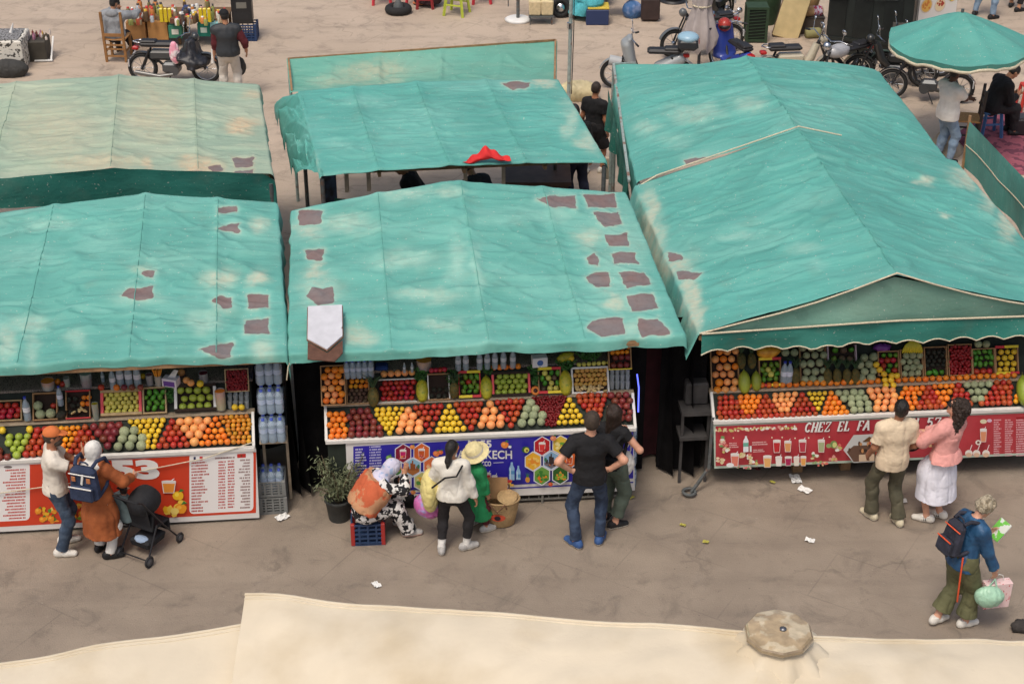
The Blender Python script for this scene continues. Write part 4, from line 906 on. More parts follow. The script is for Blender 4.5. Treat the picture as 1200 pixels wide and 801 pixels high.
def fmesh(kind):
 b=MB();dim=lambda t,a:1
 if kind in('redapple','green'):b.sphere((0,0,0),(.5,.5,.46),14,9,None,0,lambda t,a:1-.10*max(0,math.sin(t))**6+.05*math.sin(t));b.tube([(0,0,.40),(.03,0,.52)],.025,5,1)
 elif kind in('red','maroon'):b.sphere((0,0,0),(.5,.5,.47),14,9,None,0,lambda t,a:1+.03*math.cos(6*a)*math.cos(t));b.lathe([(.09,.44),(.07,.5),(.12,.58)],6,None,0,False,False,False)
 elif kind in('lemon',):b.sphere((0,0,0),(.46,.46,.5),13,9,None,0,lambda t,a:1-.25*abs(math.sin(t))**5)
 elif kind in('mango','lime'):b.sphere((0,0,0),(.42,.36,.55),13,9,None,0,lambda t,a:1+.10*math.sin(t)*math.cos(a))
 elif kind=='avocado':b.sphere((0,0,0),(.4,.4,.56),13,9,None,0,lambda t,a:1-.28*max(0,math.sin(t)))
 elif kind.startswith('papaya'):b.sphere((0,0,0),(.26,.26,.5),14,10,None,0,lambda t,a:1+.16*math.sin(-t)+.02*math.cos(5*a));b.tube([(0,0,.47),(0,0,.55)],.03,5,1)
 elif kind=='ginger':
  for p,r in(((0,0,0),(.5,.26,.22)),((.25,.22,0),(.2,.26,.18)),((-.22,.15,.05),(.18,.24,.16)),((-.3,-.15,0),(.2,.18,.15))):b.sphere(p,r,9,6)
 elif kind=='fig':b.sphere((0,0,0),(.48,.48,.46),10,7,None,0,lambda t,a:1-.2*max(0,math.sin(t))**3)
 else:b.sphere((0,0,0),(.5,.5,.47),14,9,None,0,lambda t,a:1-.05*max(0,math.sin(t))**8);b.lathe([(.035,.462),(.0,.475)],5,None,1,False,False,False)
 me=bpy.data.meshes.new(kind);me.from_pydata(b.v,[],b.f);me.materials.append(FM[kind]);me.materials.append(M_STEM)
 me.polygons.foreach_set('material_index',b.m);me.polygons.foreach_set('use_smooth',b.sm);me.update();return me
FMESH={k:fmesh(k)for k in FM}
FNAME=dict(orange=('orange','orange'),clementine=('clementine','clementine'),mandarin=('mandarin','mandarin'),grapefruit=('grapefruit','grapefruit'),lemon=('lemon','lemon'),red=('pomegranate','pomegranate'),maroon=('pomegranate','pomegranate'),green=('green_apple','apple'),redapple=('red_apple','apple'),melon=('melon','melon'),guava=('guava','guava'),mango=('mango','mango'),lime=('lime','lime'),avocado=('avocado','avocado'),papaya=('papaya','papaya'),papayagreen=('papaya','papaya'),papayagold=('papaya','papaya'),fig=('fig','fig'),ginger=('ginger_root','ginger'),peach=('yellow_peach','peach'))
FWORDS='orange clementine mandarin grapefruit lemon pomegranate apple melon guava mango lime avocado papaya fig ginger peach kiwi squash fruit citrus'.split()
def fruit(kind,p,d,label,group=None,rot=None):
 w=[t for t in label.lower().split()if t in FWORDS]or[FNAME[kind][1]]
 o=bpy.data.objects.new({'citrus':'citrus_fruit','ginger':'ginger_root'}.get(w[0],w[0]),FMESH[kind]);COL.objects.link(o);o.location=p;o.scale=(d,d,d)
 o.rotation_euler=rot if rot is not None else(random.uniform(-.9,.9),random.uniform(-.9,.9),random.uniform(0,6.28))
 return tag(o,label,w[0],group)
def rows(pl,poly,d,pitch=.9):
 """rows of touching balls in a polygon on a display plane, evenly spaced up the slope, staggered where rows are equal"""
 Q=[pl.st(*p)for p in poly];t0=min(q[1]for q in Q);t1=max(q[1]for q in Q);out=[];last=None;flip=0
 nr=max(1,int((t1-t0-d)/(d*pitch)+.62)+1);st_=(t1-t0-d*.96)/(nr-1)if nr>1 else 0
 for r_ in range(nr):
  t=t0+d*.48+st_*r_;te=min(max(t,t0+d*.3),t1-d*.3);xs=[];n=len(Q)
  for i in range(n):
   (ax,at_),(bx,bt)=Q[i],Q[(i+1)%n]
   if(at_>te)!=(bt>te):xs.append(ax+(bx-ax)*(te-at_)/(bt-at_))
  if len(xs)>=2:
   a,b_=min(xs),max(xs);k=max(1,int((b_-a)/d+.62));m=(a+b_)/2;sh=0
   if k==last:flip^=1;sh=.24*d*(1 if flip else-1)
   last=k;pw=max(d*.95,min((b_-a)/k,d*1.12))if k>1 else d
   for i in range(k):out.append((m+(i-(k-1)/2)*pw+sh,t))
 return out
def pile(pl,poly,d,kind,label,kinds=None,n0=.42,pitch=.88,jit=.05):
 for a,t in rows(pl,poly,d,pitch):
  kd=kind if not kinds else random.choice(kinds);k=random.uniform(.88,1.06)
  fruit(kd,pl.w(a+random.uniform(-jit,jit)*d,t+random.uniform(-jit,jit)*d,d*n0+random.uniform(-.06,.1)*d),d*k*1.02,label,label.split(' in ')[0].split(' of ')[0]+'s'+' in '+label.split(' in ',1)[-1]if ' in 'in label else label)
def pxd(pl,px):
 return.0098*px
LS,MS,RS='the red 53 stall','the blue 55 stall','the Chez El stall'
low,up=SL.low,SL.up
D=lambda px:px*.0097
pile(low,[(-60,505),(-28,503),(18,539),(-60,544)],D(9),'maroon','pinkish pomegranate in the pile at the far left of the red 53 stall lower tray')
pile(low,[(3,509),(38,507),(23,538),(19,538)],D(9),'green','green apple in the inverted triangle on the lower tray of the red 53 stall')
for x,y in((4,505),(36,504)):fruit('lemon',low.w(*low.st(x,y),.05),.09,'lone lemon capping a corner of the green apple triangle','lemons above the green apples',rot=(0,1.4,.2))
pile(low,[(42,502),(56,500),(70,533),(25,537)],D(8.2),'red','red pomegranate in the pyramid right of the green apples on the red 53 stall')
pile(low,[(62,500),(97,498),(80,531),(72,532)],D(6.6),'clementine','yellowish clementine in the wedge behind the orange-capped man')
pile(low,[(97,498),(103,497),(122,531),(78,534)],D(8.2),'red','red pomegranate in the heap left of the maroon wedge on the red 53 stall')
pile(low,[(105,497),(147,494),(131,527),(124,527)],D(9.8),'maroon','large maroon pomegranate in the wedge left of the melons on the red 53 stall')
pile(low,[(143,503),(161,500),(176,527),(130,530)],D(11.4),'melon','netted green melon in the pyramid on the lower tray of the red 53 stall')
pile(low,[(148,493),(197,489),(181,526),(174,527)],D(7.2),'lemon','lemon in the inverted wedge right of the melons on the red 53 stall')
pile(low,[(200,492),(204,491),(226,524),(181,527)],D(7.8),'red','red pomegranate in the pyramid right of the lemons on the red 53 stall')
pile(low,[(206,491),(249,488),(232,523),(224,523)],D(10.6),'grapefruit','big peach-coloured grapefruit in the wedge on the red 53 stall')
pile(low,[(250,489),(255,488),(272,521),(232,523)],D(7.2),'orange','bright orange in the pyramid near the right end of the red 53 stall')
pile(low,[(257,488),(294,485),(294,519),(273,521)],D(5.9),'mandarin','small greenish mandarin in the block at the right end of the red 53 stall')
low,up=SM.low,SM.up
pile(low,[(385,484),(407,482),(407,514),(385,515)],D(7.3),'orange','orange in the block at the left end of the blue 55 stall lower tray')
pile(low,[(410,480),(433,478),(451,511),(408,514)],D(8.2),'maroon','dark maroon pomegranate in the pile beside the oranges of the blue 55 stall')
pile(low,[(435,479),(475,476),(459,511),(454,511)],D(6.9),'lemon','lemon in the inverted wedge left of the first grapefruit pyramid of the blue 55 stall')
pile(low,[(476,477),(480,477),(499,508),(460,510)],D(10.2),'grapefruit','grapefruit in the left pyramid above the name of the blue 55 stall')
pile(low,[(482,476),(521,473),(507,508),(501,508)],D(7.3),'red','red pomegranate in the wedge just left of the upright lemon pyramid')
pile(low,[(524,473),(528,473),(548,505),(508,508)],D(7.6),'lemon','lemon in the upright pyramid above the woman with black hair')
pile(low,[(530,473),(568,470),(555,505),(549,505)],D(7.3),'red','red pomegranate in the wedge right of the centre lemon pyramid of the blue 55 stall')
pile(low,[(572,470),(576,470),(594,502),(556,504)],D(10),'grapefruit','grapefruit in the right pyramid next to the melons of the blue 55 stall')
pile(low,[(578,469),(616,467),(602,502),(596,502)],D(7.3),'red','red pomegranate in the wedge left of the melon pyramid of the blue 55 stall')
pile(low,[(619,468),(624,468),(642,499),(604,501)],D(10.4),'melon','netted melon in the pyramid on the lower tray of the blue 55 stall')
pile(low,[(665,466),(669,466),(687,496),(650,499)],D(7.1),'lemon','lemon in the pyramid right of the jujube heap of the blue 55 stall')
pile(low,[(671,463),(711,460),(704,495),(698,496)],D(7.2),'red','red pomegranate in the wedge behind the cropped-haired man')
pile(low,[(713,461),(740,459),(740,493),(716,495)],D(8.4),'maroon','maroon pomegranate in the block at the right end of the blue 55 stall')
def berries(pl,poly,d,label,col=(120,22,26),n=.012,layers=1,name='jujube_heap',cat='berries'):
 b=MB()
 for L_ in range(layers):
  for a,t in rows(pl,poly,d,.8):
   p=pl.w(a+random.uniform(-.3,.3)*d,t+random.uniform(-.3,.3)*d,n+random.uniform(0,d*.8));b.sphere(p,(d*.5,d*.42,d*.55),7,5)
 o=b.build(name,mat('berry_%d'%col[0],C(*col),.3,.35,30),None);return tag(o,label,cat,kind='stuff')
berries(low,[(623,466),(665,463),(651,499),(640,500)],.03,'heap of tiny dark red jujubes between the melons and lemons of the blue 55 stall',layers=2)
low,up=SR.low,SR.up
pile(low,[(840,464),(858,463),(872,486),(840,488)],D(7),'red','red pomegranate in the block at the left end of the Chez El stall')
pile(low,[(860,463),(893,462),(881,486),(873,486)],D(7),'orange','orange in the left inverted wedge of the Chez El stall lower tray')
pile(low,[(895,462),(899,462),(911,484),(884,486)],D(7),'red','red pomegranate in the pyramid between the oranges and grapefruits of the Chez El stall')
pile(low,[(901,462),(935,459),(923,483),(914,484)],D(7.4),'grapefruit','small grapefruit in the left inverted wedge of the Chez El stall')
pile(low,[(937,460),(941,460),(957,481),(925,484)],D(7),'red','red pomegranate in the pyramid left of the lemons of the Chez El stall')
pile(low,[(841,487),(958,480.5),(958,487),(841,493)],D(6.6),'red','red pomegranate in the straight bottom row along the left of the Chez El stall',pitch=3)
pile(low,[(945,460),(969,458),(960,482),(956,482)],D(6.3),'lemon','lemon in the narrow inverted wedge of the Chez El stall lower tray')
pile(low,[(971,458),(975,458),(996,485),(961,488)],D(7),'orange','orange in the pyramid between lemons and melons of the Chez El stall')
pile(low,[(977,458),(1013,456),(1022,483),(998,485)],D(8.9),'melon','netted melon in the slanted block near the middle of the Chez El stall')
pile(low,[(1016,456),(1052,453),(1047,481),(1024,483)],D(9.2),'grapefruit','large grapefruit in the block left of the man in the beige tee')
pile(low,[(1056,453),(1083,452),(1070,481),(1050,482)],D(7.2),'orange','orange in the wedge behind the head of the man in the beige tee')
pile(low,[(1085,452),(1090,452),(1107,479),(1072,481)],D(7.2),'red','red pomegranate in the pyramid between the two heads at the Chez El stall')
pile(low,[(1091,451),(1118,449),(1109,477),(1102,478)],D(7.4),'orange','orange in the inverted wedge beside the head of the woman in pink')
pile(low,[(1120,449),(1124,449),(1140,475),(1110,478)],D(7.2),'red','red pomegranate in the pyramid behind the curly hair of the woman in pink')
pile(low,[(1126,449),(1164,446),(1150,471),(1140,472)],D(8.7),'melon','netted melon in the inverted wedge near the right end of the Chez El stall')
pile(low,[(1166,446),(1185,445),(1185,474),(1144,477)],D(7.2),'red','red pomegranate in the block at the right end of the Chez El stall')
n_=40
for i in range(n_):
 a=SR.root;x=876+(1186-876)*i/(n_-1);y=457.5+(440.5-457.5)*i/(n_-1);p=SR.up.w(*SR.up.st(x,y),0)
 q=SR.L(p.copy().dot(SR.X)-SR.O.dot(SR.X),SR.y1+.02,SR.z1+.05+random.uniform(-.003,.006));fruit('orange',q,.074*random.uniform(.92,1.08),'orange in the single long row along the ledge of the Chez El stall','oranges in the long ledge row')
M_KRAFT=mat('kraft_cardboard',C(170,132,92),.85,.12,8,.15,40);M_CRATE=mat('thin_crate_wood',C(186,160,118),.8,.2,14,.3,40)
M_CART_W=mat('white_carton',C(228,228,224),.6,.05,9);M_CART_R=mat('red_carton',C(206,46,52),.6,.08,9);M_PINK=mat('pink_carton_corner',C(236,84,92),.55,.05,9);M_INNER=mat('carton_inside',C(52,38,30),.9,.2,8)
M_YEL=mat('yellow_label',C(240,214,40),.5);M_REDL=mat('red_label',C(208,40,48),.5)
def crate(pl,rect,label,wall=M_CRATE,corner=None,depth=.07,name='fruit_crate',cat='crate',lab=None,wt=.012):
 x0,y0,x1,y1=rect;c=[pl.st(x0,y1),pl.st(x1,y1),pl.st(x0,y0),pl.st(x1,y0)];s0=(c[0][0]+c[2][0])/2;s1=(c[1][0]+c[3][0])/2;t0=(c[0][1]+c[1][1])/2;t1=(c[2][1]+c[3][1])/2
 M=pl.M((s0+s1)/2,(t0+t1)/2,.004);w,h=s1-s0,t1-t0;o=thing(name,label,cat,M.translation)
 b=MB();b.box((0,0,.003),(w,h,.006),M);b.build('base',M_INNER,o,world=True)
 for sd_,nm in((-1,'end_wall'),(1,'end_wall')):
  b=MB();b.box((0,sd_*(h/2-wt/2),depth/2),(w,wt,depth),M);b.build(nm,wall if nm=='end_wall'else corner,o,world=True)
 for sd_ in(-1,1):
  b=MB();b.box((sd_*(w/2-wt/2),0,depth/2),(wt,h-2*wt-.002,depth*.92),M);b.build('side_wall',corner or wall,o,world=True)
 if lab:
  for k,(m_,a,bb)in enumerate(lab):
   for sd_ in(-1,1):
    b=MB();b.box(((a+bb)/2*w*sd_,sd_*(h/2-.012),depth+.005),((bb-a)*w,.03,.01),M);b.build('label',m_,o,world=True)
 return o
def fill(pl,rect,d,kind,label,kinds=None,n0=.5,pitch=.88):
 x0,y0,x1,y1=rect;pile(pl,[(x0,y0),(x1,y0),(x1,y1),(x0,y1)],d,kind,label,kinds,n0,pitch)
def bottle(p,h,label,group=None,name='water_bottle',cap_c=(40,60,170),body=None,lab_c=(210,220,236),liquid=None,r=None):
 r=r or h*.14;o=thing(name,label,'bottle',p,0,group)
 b=MB();b.lathe([(r*.9,0),(r,h*.03),(r,h*.28),(r*.93,h*.31),(r,h*.34),(r,h*.62),(r*.8,h*.74),(r*.36,h*.87),(r*.34,h*.92)],12);b.build('body',body or M_PET,o)
 b=MB();b.lathe([(r*.42,h*.92),(r*.42,h),(r*.3,h*1.005)],10);b.build('cap',paint(*cap_c,.4),o)
 b=MB();b.lathe([(r*1.012,h*.38),(r*1.012,h*.58)],12,capb=False,capt=False);b.build('label',paint(*lab_c,.5),o)
 return o
M_PET=mat('clear_pet',C(176,196,210),.12,.1,20,alpha=.62,spec=.8,coat=.4);M_GLASS=mat('clear_glass',C(190,200,204),.08,.05,20,alpha=.45,spec=.9,coat=.5);M_WRAP=mat('shrink_wrapped_water',C(168,190,214),.2,.25,16,.6,30,alpha=.22,coat=.6)
_pk={}
def pack_bottle(r,h):
 k=(round(r,4),round(h,3))
 if k not in _pk:
  b=MB();b.lathe([(r*.9,0),(r,h*.04),(r,h*.3),(r*.92,h*.34),(r,h*.38),(r,h*.66),(r*.8,h*.78),(r*.38,h*.9)],10);b.lathe([(r*.42,h*.9),(r*.42,h*.98),(0,h*.985)],8,None,1)
  b.lathe([(r*1.01,h*.42),(r*1.01,h*.6)],10,None,2,capb=False,capt=False)
  o=b.build('bottle',[M_PET,paint(70,92,186,.4),paint(190,204,226,.5)]);_pk[k]=o.data;bpy.data.objects.remove(o)
 return _pk[k]
def water_pack(M,w,d,h,label,nx=3,ny=2,group='shrink-wrapped packs of water bottles'):
 yaw=M.to_euler().z;o=thing('water_pack',label,'water pack',M.translation,yaw,group);r=min(w/nx,d/ny)/2*.97
 for i in range(nx):
  for j in range(ny):
   q=bpy.data.objects.new('bottle',pack_bottle(r,h));COL.objects.link(q);q.parent=o;q.location=((i-(nx-1)/2)*w/nx,(j-(ny-1)/2)*d/ny,0)
 b=MB();b.box((0,0,h*.44),(w*1.02,d*1.02,h*.86),bev=.03);b.build('wrap',M_WRAP,o);return o
M_PINE=mat('pineapple_skin',C(112,96,44),.7,.35,14,.9,60,col2=C(74,78,40),c2scale=28,c2t=(.45,.6));M_PLEAF=mat('pineapple_leaf',C(58,88,58),.55,.25,8)
def pineapple(M,h,label,group=None,leaves=True):
 o=thing('pineapple',label,'pineapple',M.translation,0,group);b=MB();b.sphere((0,0,h*.27),(h*.15,h*.15,h*.28),14,10,M,0,lambda t,a:1+.05*math.sin(9*a+t*9)*math.cos(t));b.build('fruit',M_PINE,o,world=True)
 b=MB()
 for k in range(16):
  a=k*2.4;ln=h*(.3+.2*random.random());sp=.16+.03*k;c0=Vector((0,0,h*.5));dv=Vector((math.cos(a)*sp,math.sin(a)*sp,1)).normalized();p1=c0+dv*ln*.6;p2=c0+(dv+Vector((math.cos(a),math.sin(a),-.1))*.4)*ln
  b.tube([M@c0,M@p1,M@p2],[h*.028,h*.02,h*.003],4)
 b.build('crown',M_PLEAF,o,world=True);return o
M_HERB=mat('parsley_leaf',C(54,104,40),.6,.35,20,.2,40)
def herbs(pl,px,py,w,h,label,name='parsley_bunch'):
 b=MB();M=pl.M(*pl.st(px,py),.03)
 for i in range(170):
  t=random.random();p=Vector((max(-1.5,min(1.5,random.gauss(0,1)))*w*.25*(.5+t),(t-.5)*h,random.uniform(0,.07)));s=random.uniform(.012,.024);n=Matrix.Rotation(random.uniform(0,6.28),4,Vector((random.random()-.5,random.random()-.5,random.random()-.5)).normalized())
  b.add([(-s,0,0),(0,-s*.6,0),(s,0,.004),(0,s*.6,0)],[(0,1,2,3)],M@T(p)@n)
 o=b.build(name,M_HERB);return tag(o,label,'herbs')
up=SL.up
crate(up,(-22,470,27,494),'thin crate of red apples at the left edge of the red 53 stall',M_CRATE);fill(up,(-18,473,25,491),D(8),'redapple','red apple in the crate at the left edge of the red 53 stall')
bottle(up.w(*up.st(34,492),.05),.29,'water bottle with blue cap standing between the red apples and the melon carton',lab_c=(230,236,240))
crate(up,(40,461,69,493),'brown cardboard carton holding loose melons on the red 53 stall',M_KRAFT,depth=.09,name='cardboard_carton',cat='carton')
for x,y,d_ in((46,476,11),(49,486,11.5),(61,485,11.5)):fruit('melon',up.w(*up.st(x,y),.075),D(d_),'pale netted melon in the brown carton of the red 53 stall','melons in the brown carton')
fruit('redapple',up.w(*up.st(64,476),.06),.07,'single dark red apple beside the melons in the brown carton')
bottle(up.w(*up.st(72.5,475),.05),.24,'small water bottle leaning behind the dark melon on the red 53 stall')
fruit('avocado',up.w(*up.st(74,486),.07),.13,'dark striped squash beside the red carton of avocados on the red 53 stall',rot=(0,1.2,.5))
crate(up,(78,458,107,491),'red-ended carton of dark avocados and small oranges on the red 53 stall',M_CART_R,M_KRAFT);fill(up,(96,463,105,476),D(6),'orange','small orange in the corner of the red-ended avocado carton');fill(up,(80,464,95,486),D(7.5),'avocado','dark avocado in the red-ended carton of the red 53 stall')
for x,y in((96,481),(101,482),(88,484)):fruit('ginger',up.w(*up.st(x,y),.085),.07,'pale ginger root lying on the dark avocados','ginger on the avocados')
crate(up,(119,457,167,487),'carton with pink corner posts full of yellow guavas',M_CRATE,M_PINK,wt=.03,depth=.075);fill(up,(122,460,164,484),D(6.4),'guava','pale yellow guava in the pink-cornered carton',pitch=.85)
crate(up,(168,454,196,485),'wooden crate of green mangoes on the red 53 stall',M_CRATE,wt=.016);fill(up,(170,457,194,481),D(7.5),'lime','green mango in the wooden crate of the red 53 stall')
herbs(up,200,460,.12,.24,'dark bunch of parsley between the mango crate and the white apple carton')
crate(up,(205,451,254,482),'white open carton of large green apples',M_INNER,M_CART_W,wt=.03,depth=.08);fill(up,(210,454,249,480),D(9),'green','large green apple in the white open carton')
def jar(p,r,h,cols,label,name='juice_jar',group=None,cat='jar'):
 o=thing(name,label,cat,p,0,group);k=len(cols)
 for i,c_ in enumerate(cols):
  b=MB();b.lathe([(r*(.92+.08*i/k),h*i/k+.001),(r*(.92+.08*(i+1)/k),h*(i+1)/k)],14);b.build('content',paint(*c_,.25),o)
 b=MB();b.lathe([(r*.95,-.002),(r*1.04,h*.5),(r*1.07,h*1.05)],14,capt=False);b.build('glass',M_GLASS,o);return o
jar(up.w(*up.st(114,491),.05),.035,.19,[(120,130,30),(150,140,40)],'tall green-yellow jar between the avocado carton and the guavas')
jar(up.w(*up.st(260,479),.05),.055,.22,[(196,180,50),(214,170,50),(226,130,50)],'layered yellow and orange pickle jar beside the white apple carton')
for i in range(4):
 for j in range(3):
  p=up.w(*up.st(270+i*6.6,478-j*7.2),.02);o=thing('drinking_glass','clear drinking glass in the block stacked at the right end of the red 53 stall','glass',p,0,'glasses on the red 53 stall');b=MB();b.lathe([(.022,0),(.028,.09)],10,capt=False);b.lathe([(.028,.09),(.026,.092)],10,capb=False,capt=False);b.build('tumbler',M_GLASS,o)
for x in(276,284):fruit('lemon',up.w(*up.st(x,478),.09),.078,'yellow citrus resting before the glasses of the red 53 stall','yellow citrus by the glasses')
crate(Plane(up.w(0,0,0),up.X,(up.S*.6+Vector((0,0,.4)))),(264,431,292,458),'upright crate of tiny dark red cherries at the right of the red 53 stall',M_CRATE,depth=.06)
berries(Plane(up.w(0,0,0),up.X,(up.S*.6+Vector((0,0,.4)))),[(266,433),(290,432),(290,456),(266,457)],.028,'packed tiny dark red cherries in the upright crate',(128,20,30),.05,2,'cherry_heap')
cp=SL.cp
jar(cp(102,452),.062,.16,[(120,52,52),(128,60,58),(150,170,160)],'glass jug half full of dark red juice on the granite counter','juice_jug',cat='jug')
jar(cp(57,455),.07,.10,[(196,190,176),(226,140,50)],'small bowl with an orange rim on the granite counter','bowl',cat='bowl')
jar(cp(79,452),.035,.10,[(180,190,120),(150,150,140)],'little glass with lemon on the granite counter','drinking_glass',cat='glass')
for x,y in((68,450),(74,453)):fruit('orange'if x<70 else 'redapple',cp(x,y)+Vector((0,0,.035)),.07,'loose %s beside the jug on the granite counter'%('orange'if x<70 else 'red apple'))
for i,(x,y,h,c_)in enumerate(((121,447,.15,(70,60,60)),(133,455,.25,(60,90,190)),(142,453,.30,(230,226,220)),(152,453,.30,(224,214,210)),(162,453,.29,(160,60,50)))):
 bottle(cp(x,y),h,['short smoky carafe left of the bottles on the granite counter','bottle with blue cap, first of the four on the granite counter','tall bottle with white cap, second of the four on the granite counter','tall bottle with grey cap, third of the four on the granite counter','tall bottle with red cap, last of the four on the granite counter'][i],'bottles on the granite counter','drink_bottle',c_,lab_c=(206,210,220))
for x,k_ in((119,'red'),(137,'orange'),(146,'maroon'),(155,'maroon'),(165,'maroon')):fruit(k_,cp(x,457)+Vector((0,-.0,.035)),.072,'fruit in the row before the bottles on the granite counter','fruit before the bottles')
fruit('lemon',cp(168,446)+Vector((0,0,.06)),.07,'lemon balanced beside the last bottle on the granite counter')
jar(cp(176,450),.04,.12,[(96,60,66),(120,80,90)],'dark berry cup on the granite counter','berry_cup',cat='cup')
o=jar(cp(186,451),.038,.12,[(176,150,110),(186,160,120)],'cup holding orange carrot sticks on the granite counter','stick_cup',cat='cup')
b=MB()
for k in range(7):a=k*.9;b.tube([(math.cos(a)*.015,math.sin(a)*.015,.08),(math.cos(a)*.05,math.sin(a)*.04,.21)],.009,5)
b.build('sticks',paint(236,158,50),o)
o=thing('tissue_box','white and purple tissue box with a tissue sticking out','tissue box',cp(201,451),-.25);b=MB();b.box((0,0,.05),(.17,.11,.10),bev=.005);b.build('box',paint(226,220,232),o);b=MB();b.box((0,-.0565,.045),(.13,.003,.06));b.build('print',paint(110,70,160),o);b=MB();b.add([(-.03,0,.1),(.05,.01,.1),(.10,.0,.2),(.04,.02,.19)],[(0,1,2,3)]);b.build('tissue',M_CART_W,o)
for x,y,d_ in((219,449,8.5),(224,452,8.5),(213,440,9)):fruit('grapefruit',cp(x,y)+Vector((0,0,.04)),D(d_),'grapefruit in the loose trio right of the tissue box','grapefruits by the tissue box')
fruit('lemon',cp(235,453)+Vector((0,0,.04)),.088,'large yellow lemon right of the loose grapefruits on the counter')
jar(cp(239,447),.05,.11,[(70,18,34),(90,24,44)],'dark purple cup with straws on the counter of the red 53 stall','juice_cup',cat='cup')
for k,(px,py,lb)in enumerate(((310,456,'topmost pack of water bottles in the column at the side of the red 53 stall'),(312,484,'middle pack of water bottles in the column at the side of the red 53 stall'),(315,512,'lowest pack of water bottles in the column at the side of the red 53 stall'))):
 p=SL.L(3.06+.0*k,.30-.09*k,1.62-.315*k);water_pack(T(p)@rotz(SL.yaw),.28,.2,.30,lb)
SIDE=MB();p=SL.L(3.06,.2,0)
for z in(.96,):SIDE.box((0,.05,z),(.3,.34,.02),T(p.x,p.y,0)@rotz(SL.yaw))
for x in(-.13,.13):SIDE.box((x,.2,.48),(.03,.03,.95),T(p.x,p.y,0)@rotz(SL.yaw))
SIDE.build('side_rack',M_LEDGE,SL.root,world=True)
def plastic_crate(M,w,d,h,label,m,name='plastic_crate',slots=5,group=None,corner=None):
 o=thing(name,label,'crate',M.translation,0,group);b=MB();t=.014
 b.box((0,0,.008),(w,d,.016),M)
 for z in[h*.12+i*(h*.82/slots)for i in range(slots+1)]:
  for sx in(-1,1):b.box((sx*(w/2-t/2),0,z),(t,d-2*t-.004,h*.07),M);b.box((0,sx*(d/2-t/2),z),(w-2*t-.004,t,h*.07),M)
 U=b;b=MB()
 for sx in(-1,1):
  for sy in(-1,1):b.box((sx*(w/2-.02),sy*(d/2-.02),h/2),(.044,.044,h),M,bev=.006)
 b.build('corner_posts',corner or m,o,world=True)
 for k in(-.25,0,.25):U.box((k*w,d/2-t/2,h/2),(.02,t*1.3,h*.9),M);U.box((k*w,-d/2+t/2,h/2),(.02,t*1.3,h*.9),M)
 U.build('slats',m,o,world=True);return o
M_CRG=mat('dusty_grey_plastic',C(120,122,120),.6,.2,12)
Mx=T(at(318,607,.0)+Vector((0,.25,0)))@rotz(SL.yaw);plastic_crate(Mx,.32,.34,.22,'grey plastic crate on the ground, under the water bottles beside the red banner',M_CRG)
Mx2=T(at(318,607,.0)+Vector((0,.25,.23)))@rotz(SL.yaw);plastic_crate(Mx2,.31,.33,.2,'grey plastic crate holding water bottles, upper of the two by the red banner',M_CRG)
water_pack(Mx2@T(0,-.02,.03),.27,.22,.29,'pack of water bottles standing in the grey crate by the red banner')
up=SM.up;cp=SM.cp
steep=Plane(SM.L(-.12,.10,1.10),SM.X,SM.Y*.55+Vector((0,0,.85)))
crate(steep,(376,428,405,475),'tall tilted tray of oranges at the left end of the blue 55 stall',M_KRAFT,depth=.05);fill(steep,(378,430,403,473),D(8.2),'orange','orange in the tall tilted tray of the blue 55 stall',kinds=['orange','grapefruit'])
crate(up,(406,441,433,474),'small carton of clementines and brown figs',M_KRAFT);fill(up,(409,444,431,455),D(6),'clementine','clementine in the carton shared with brown figs');fill(up,(408,455,431,472),D(5.2),'fig','brown fig in the carton shared with clementines')
for k,(x,y)in enumerate(((428,437),(435,437))):fruit('lemon',cp(x,y+3)+Vector((0,0,.04)),.075,'lemon in the pair left of the grapefruit row of the blue 55 stall','lemon pair')
pineapple(up.M(*up.st(438,478),.07)@Matrix.Rotation(R(-90),4,'X')if False else up.M(*up.st(438,477),.09)@Matrix.Rotation(R(-70),4,'X'),.42,'dark pineapple with long leaves left of the red apples of the blue 55 stall')
crate(up,(443,444,488,472),'white-lined tray of shiny red apples on the blue 55 stall',M_CART_W,M_INNER,depth=.05);fill(up,(446,446,486,469),D(6.8),'redapple','shiny red apple in the white-lined tray of the blue 55 stall')
for i in range(5):fruit('grapefruit',up.w(*up.st(450+i*8.2,438.5-i*.5),.05),D(8.2),'grapefruit in the row above the red apples of the blue 55 stall','grapefruit row above the apples')
def papaya(x,y,L_,kind,label,pl=None,ang=0,n=.06):
 pl=pl or up;M=pl.M(*pl.st(x,y),n);e=(M.to_3x3()@Matrix.Rotation(R(-90),3,'X')@Matrix.Rotation(R(ang),3,'Y')).to_euler();return fruit(kind,M.translation,L_,label,rot=e)
papaya(494.5,456,.27,'papaya','yellow-green papaya standing right of the red apples of the blue 55 stall')
herbs(up,492,439,.2,.14,'parsley sprigs behind the papaya right of the red apples')
crate(up,(501,438,527,469),'bare cardboard carton with a few black avocados',M_KRAFT,M_CART_W,depth=.07);fill(up,(503,453,525,467),D(7.4),'avocado','black avocado in the bare cardboard carton of the blue 55 stall')
pineapple(up.M(*up.st(532,467),.08)@Matrix.Rotation(R(-60),4,'X'),.36,'golden pineapple right of the black avocados of the blue 55 stall');herbs(up,532,444,.22,.2,'dark leafy greens above the golden pineapple of the blue 55 stall')
crate(up,(537,435,563,466),'red carton with yellow labels holding red and green mangoes',M_INNER,M_CART_R,lab=[(M_YEL,-.1,.5),(M_REDL,-.5,-.1)]);fill(up,(540,439,561,462),D(7.4),'mango','mango in the yellow-labelled red carton of the blue 55 stall',kinds=['mango','mango','lime','redapple'])
papaya(569.5,453,.27,'papaya','long papaya between the mango carton and the green apples');herbs(up,571,433,.16,.1,'parsley tuft above the papaya left of the green apples')
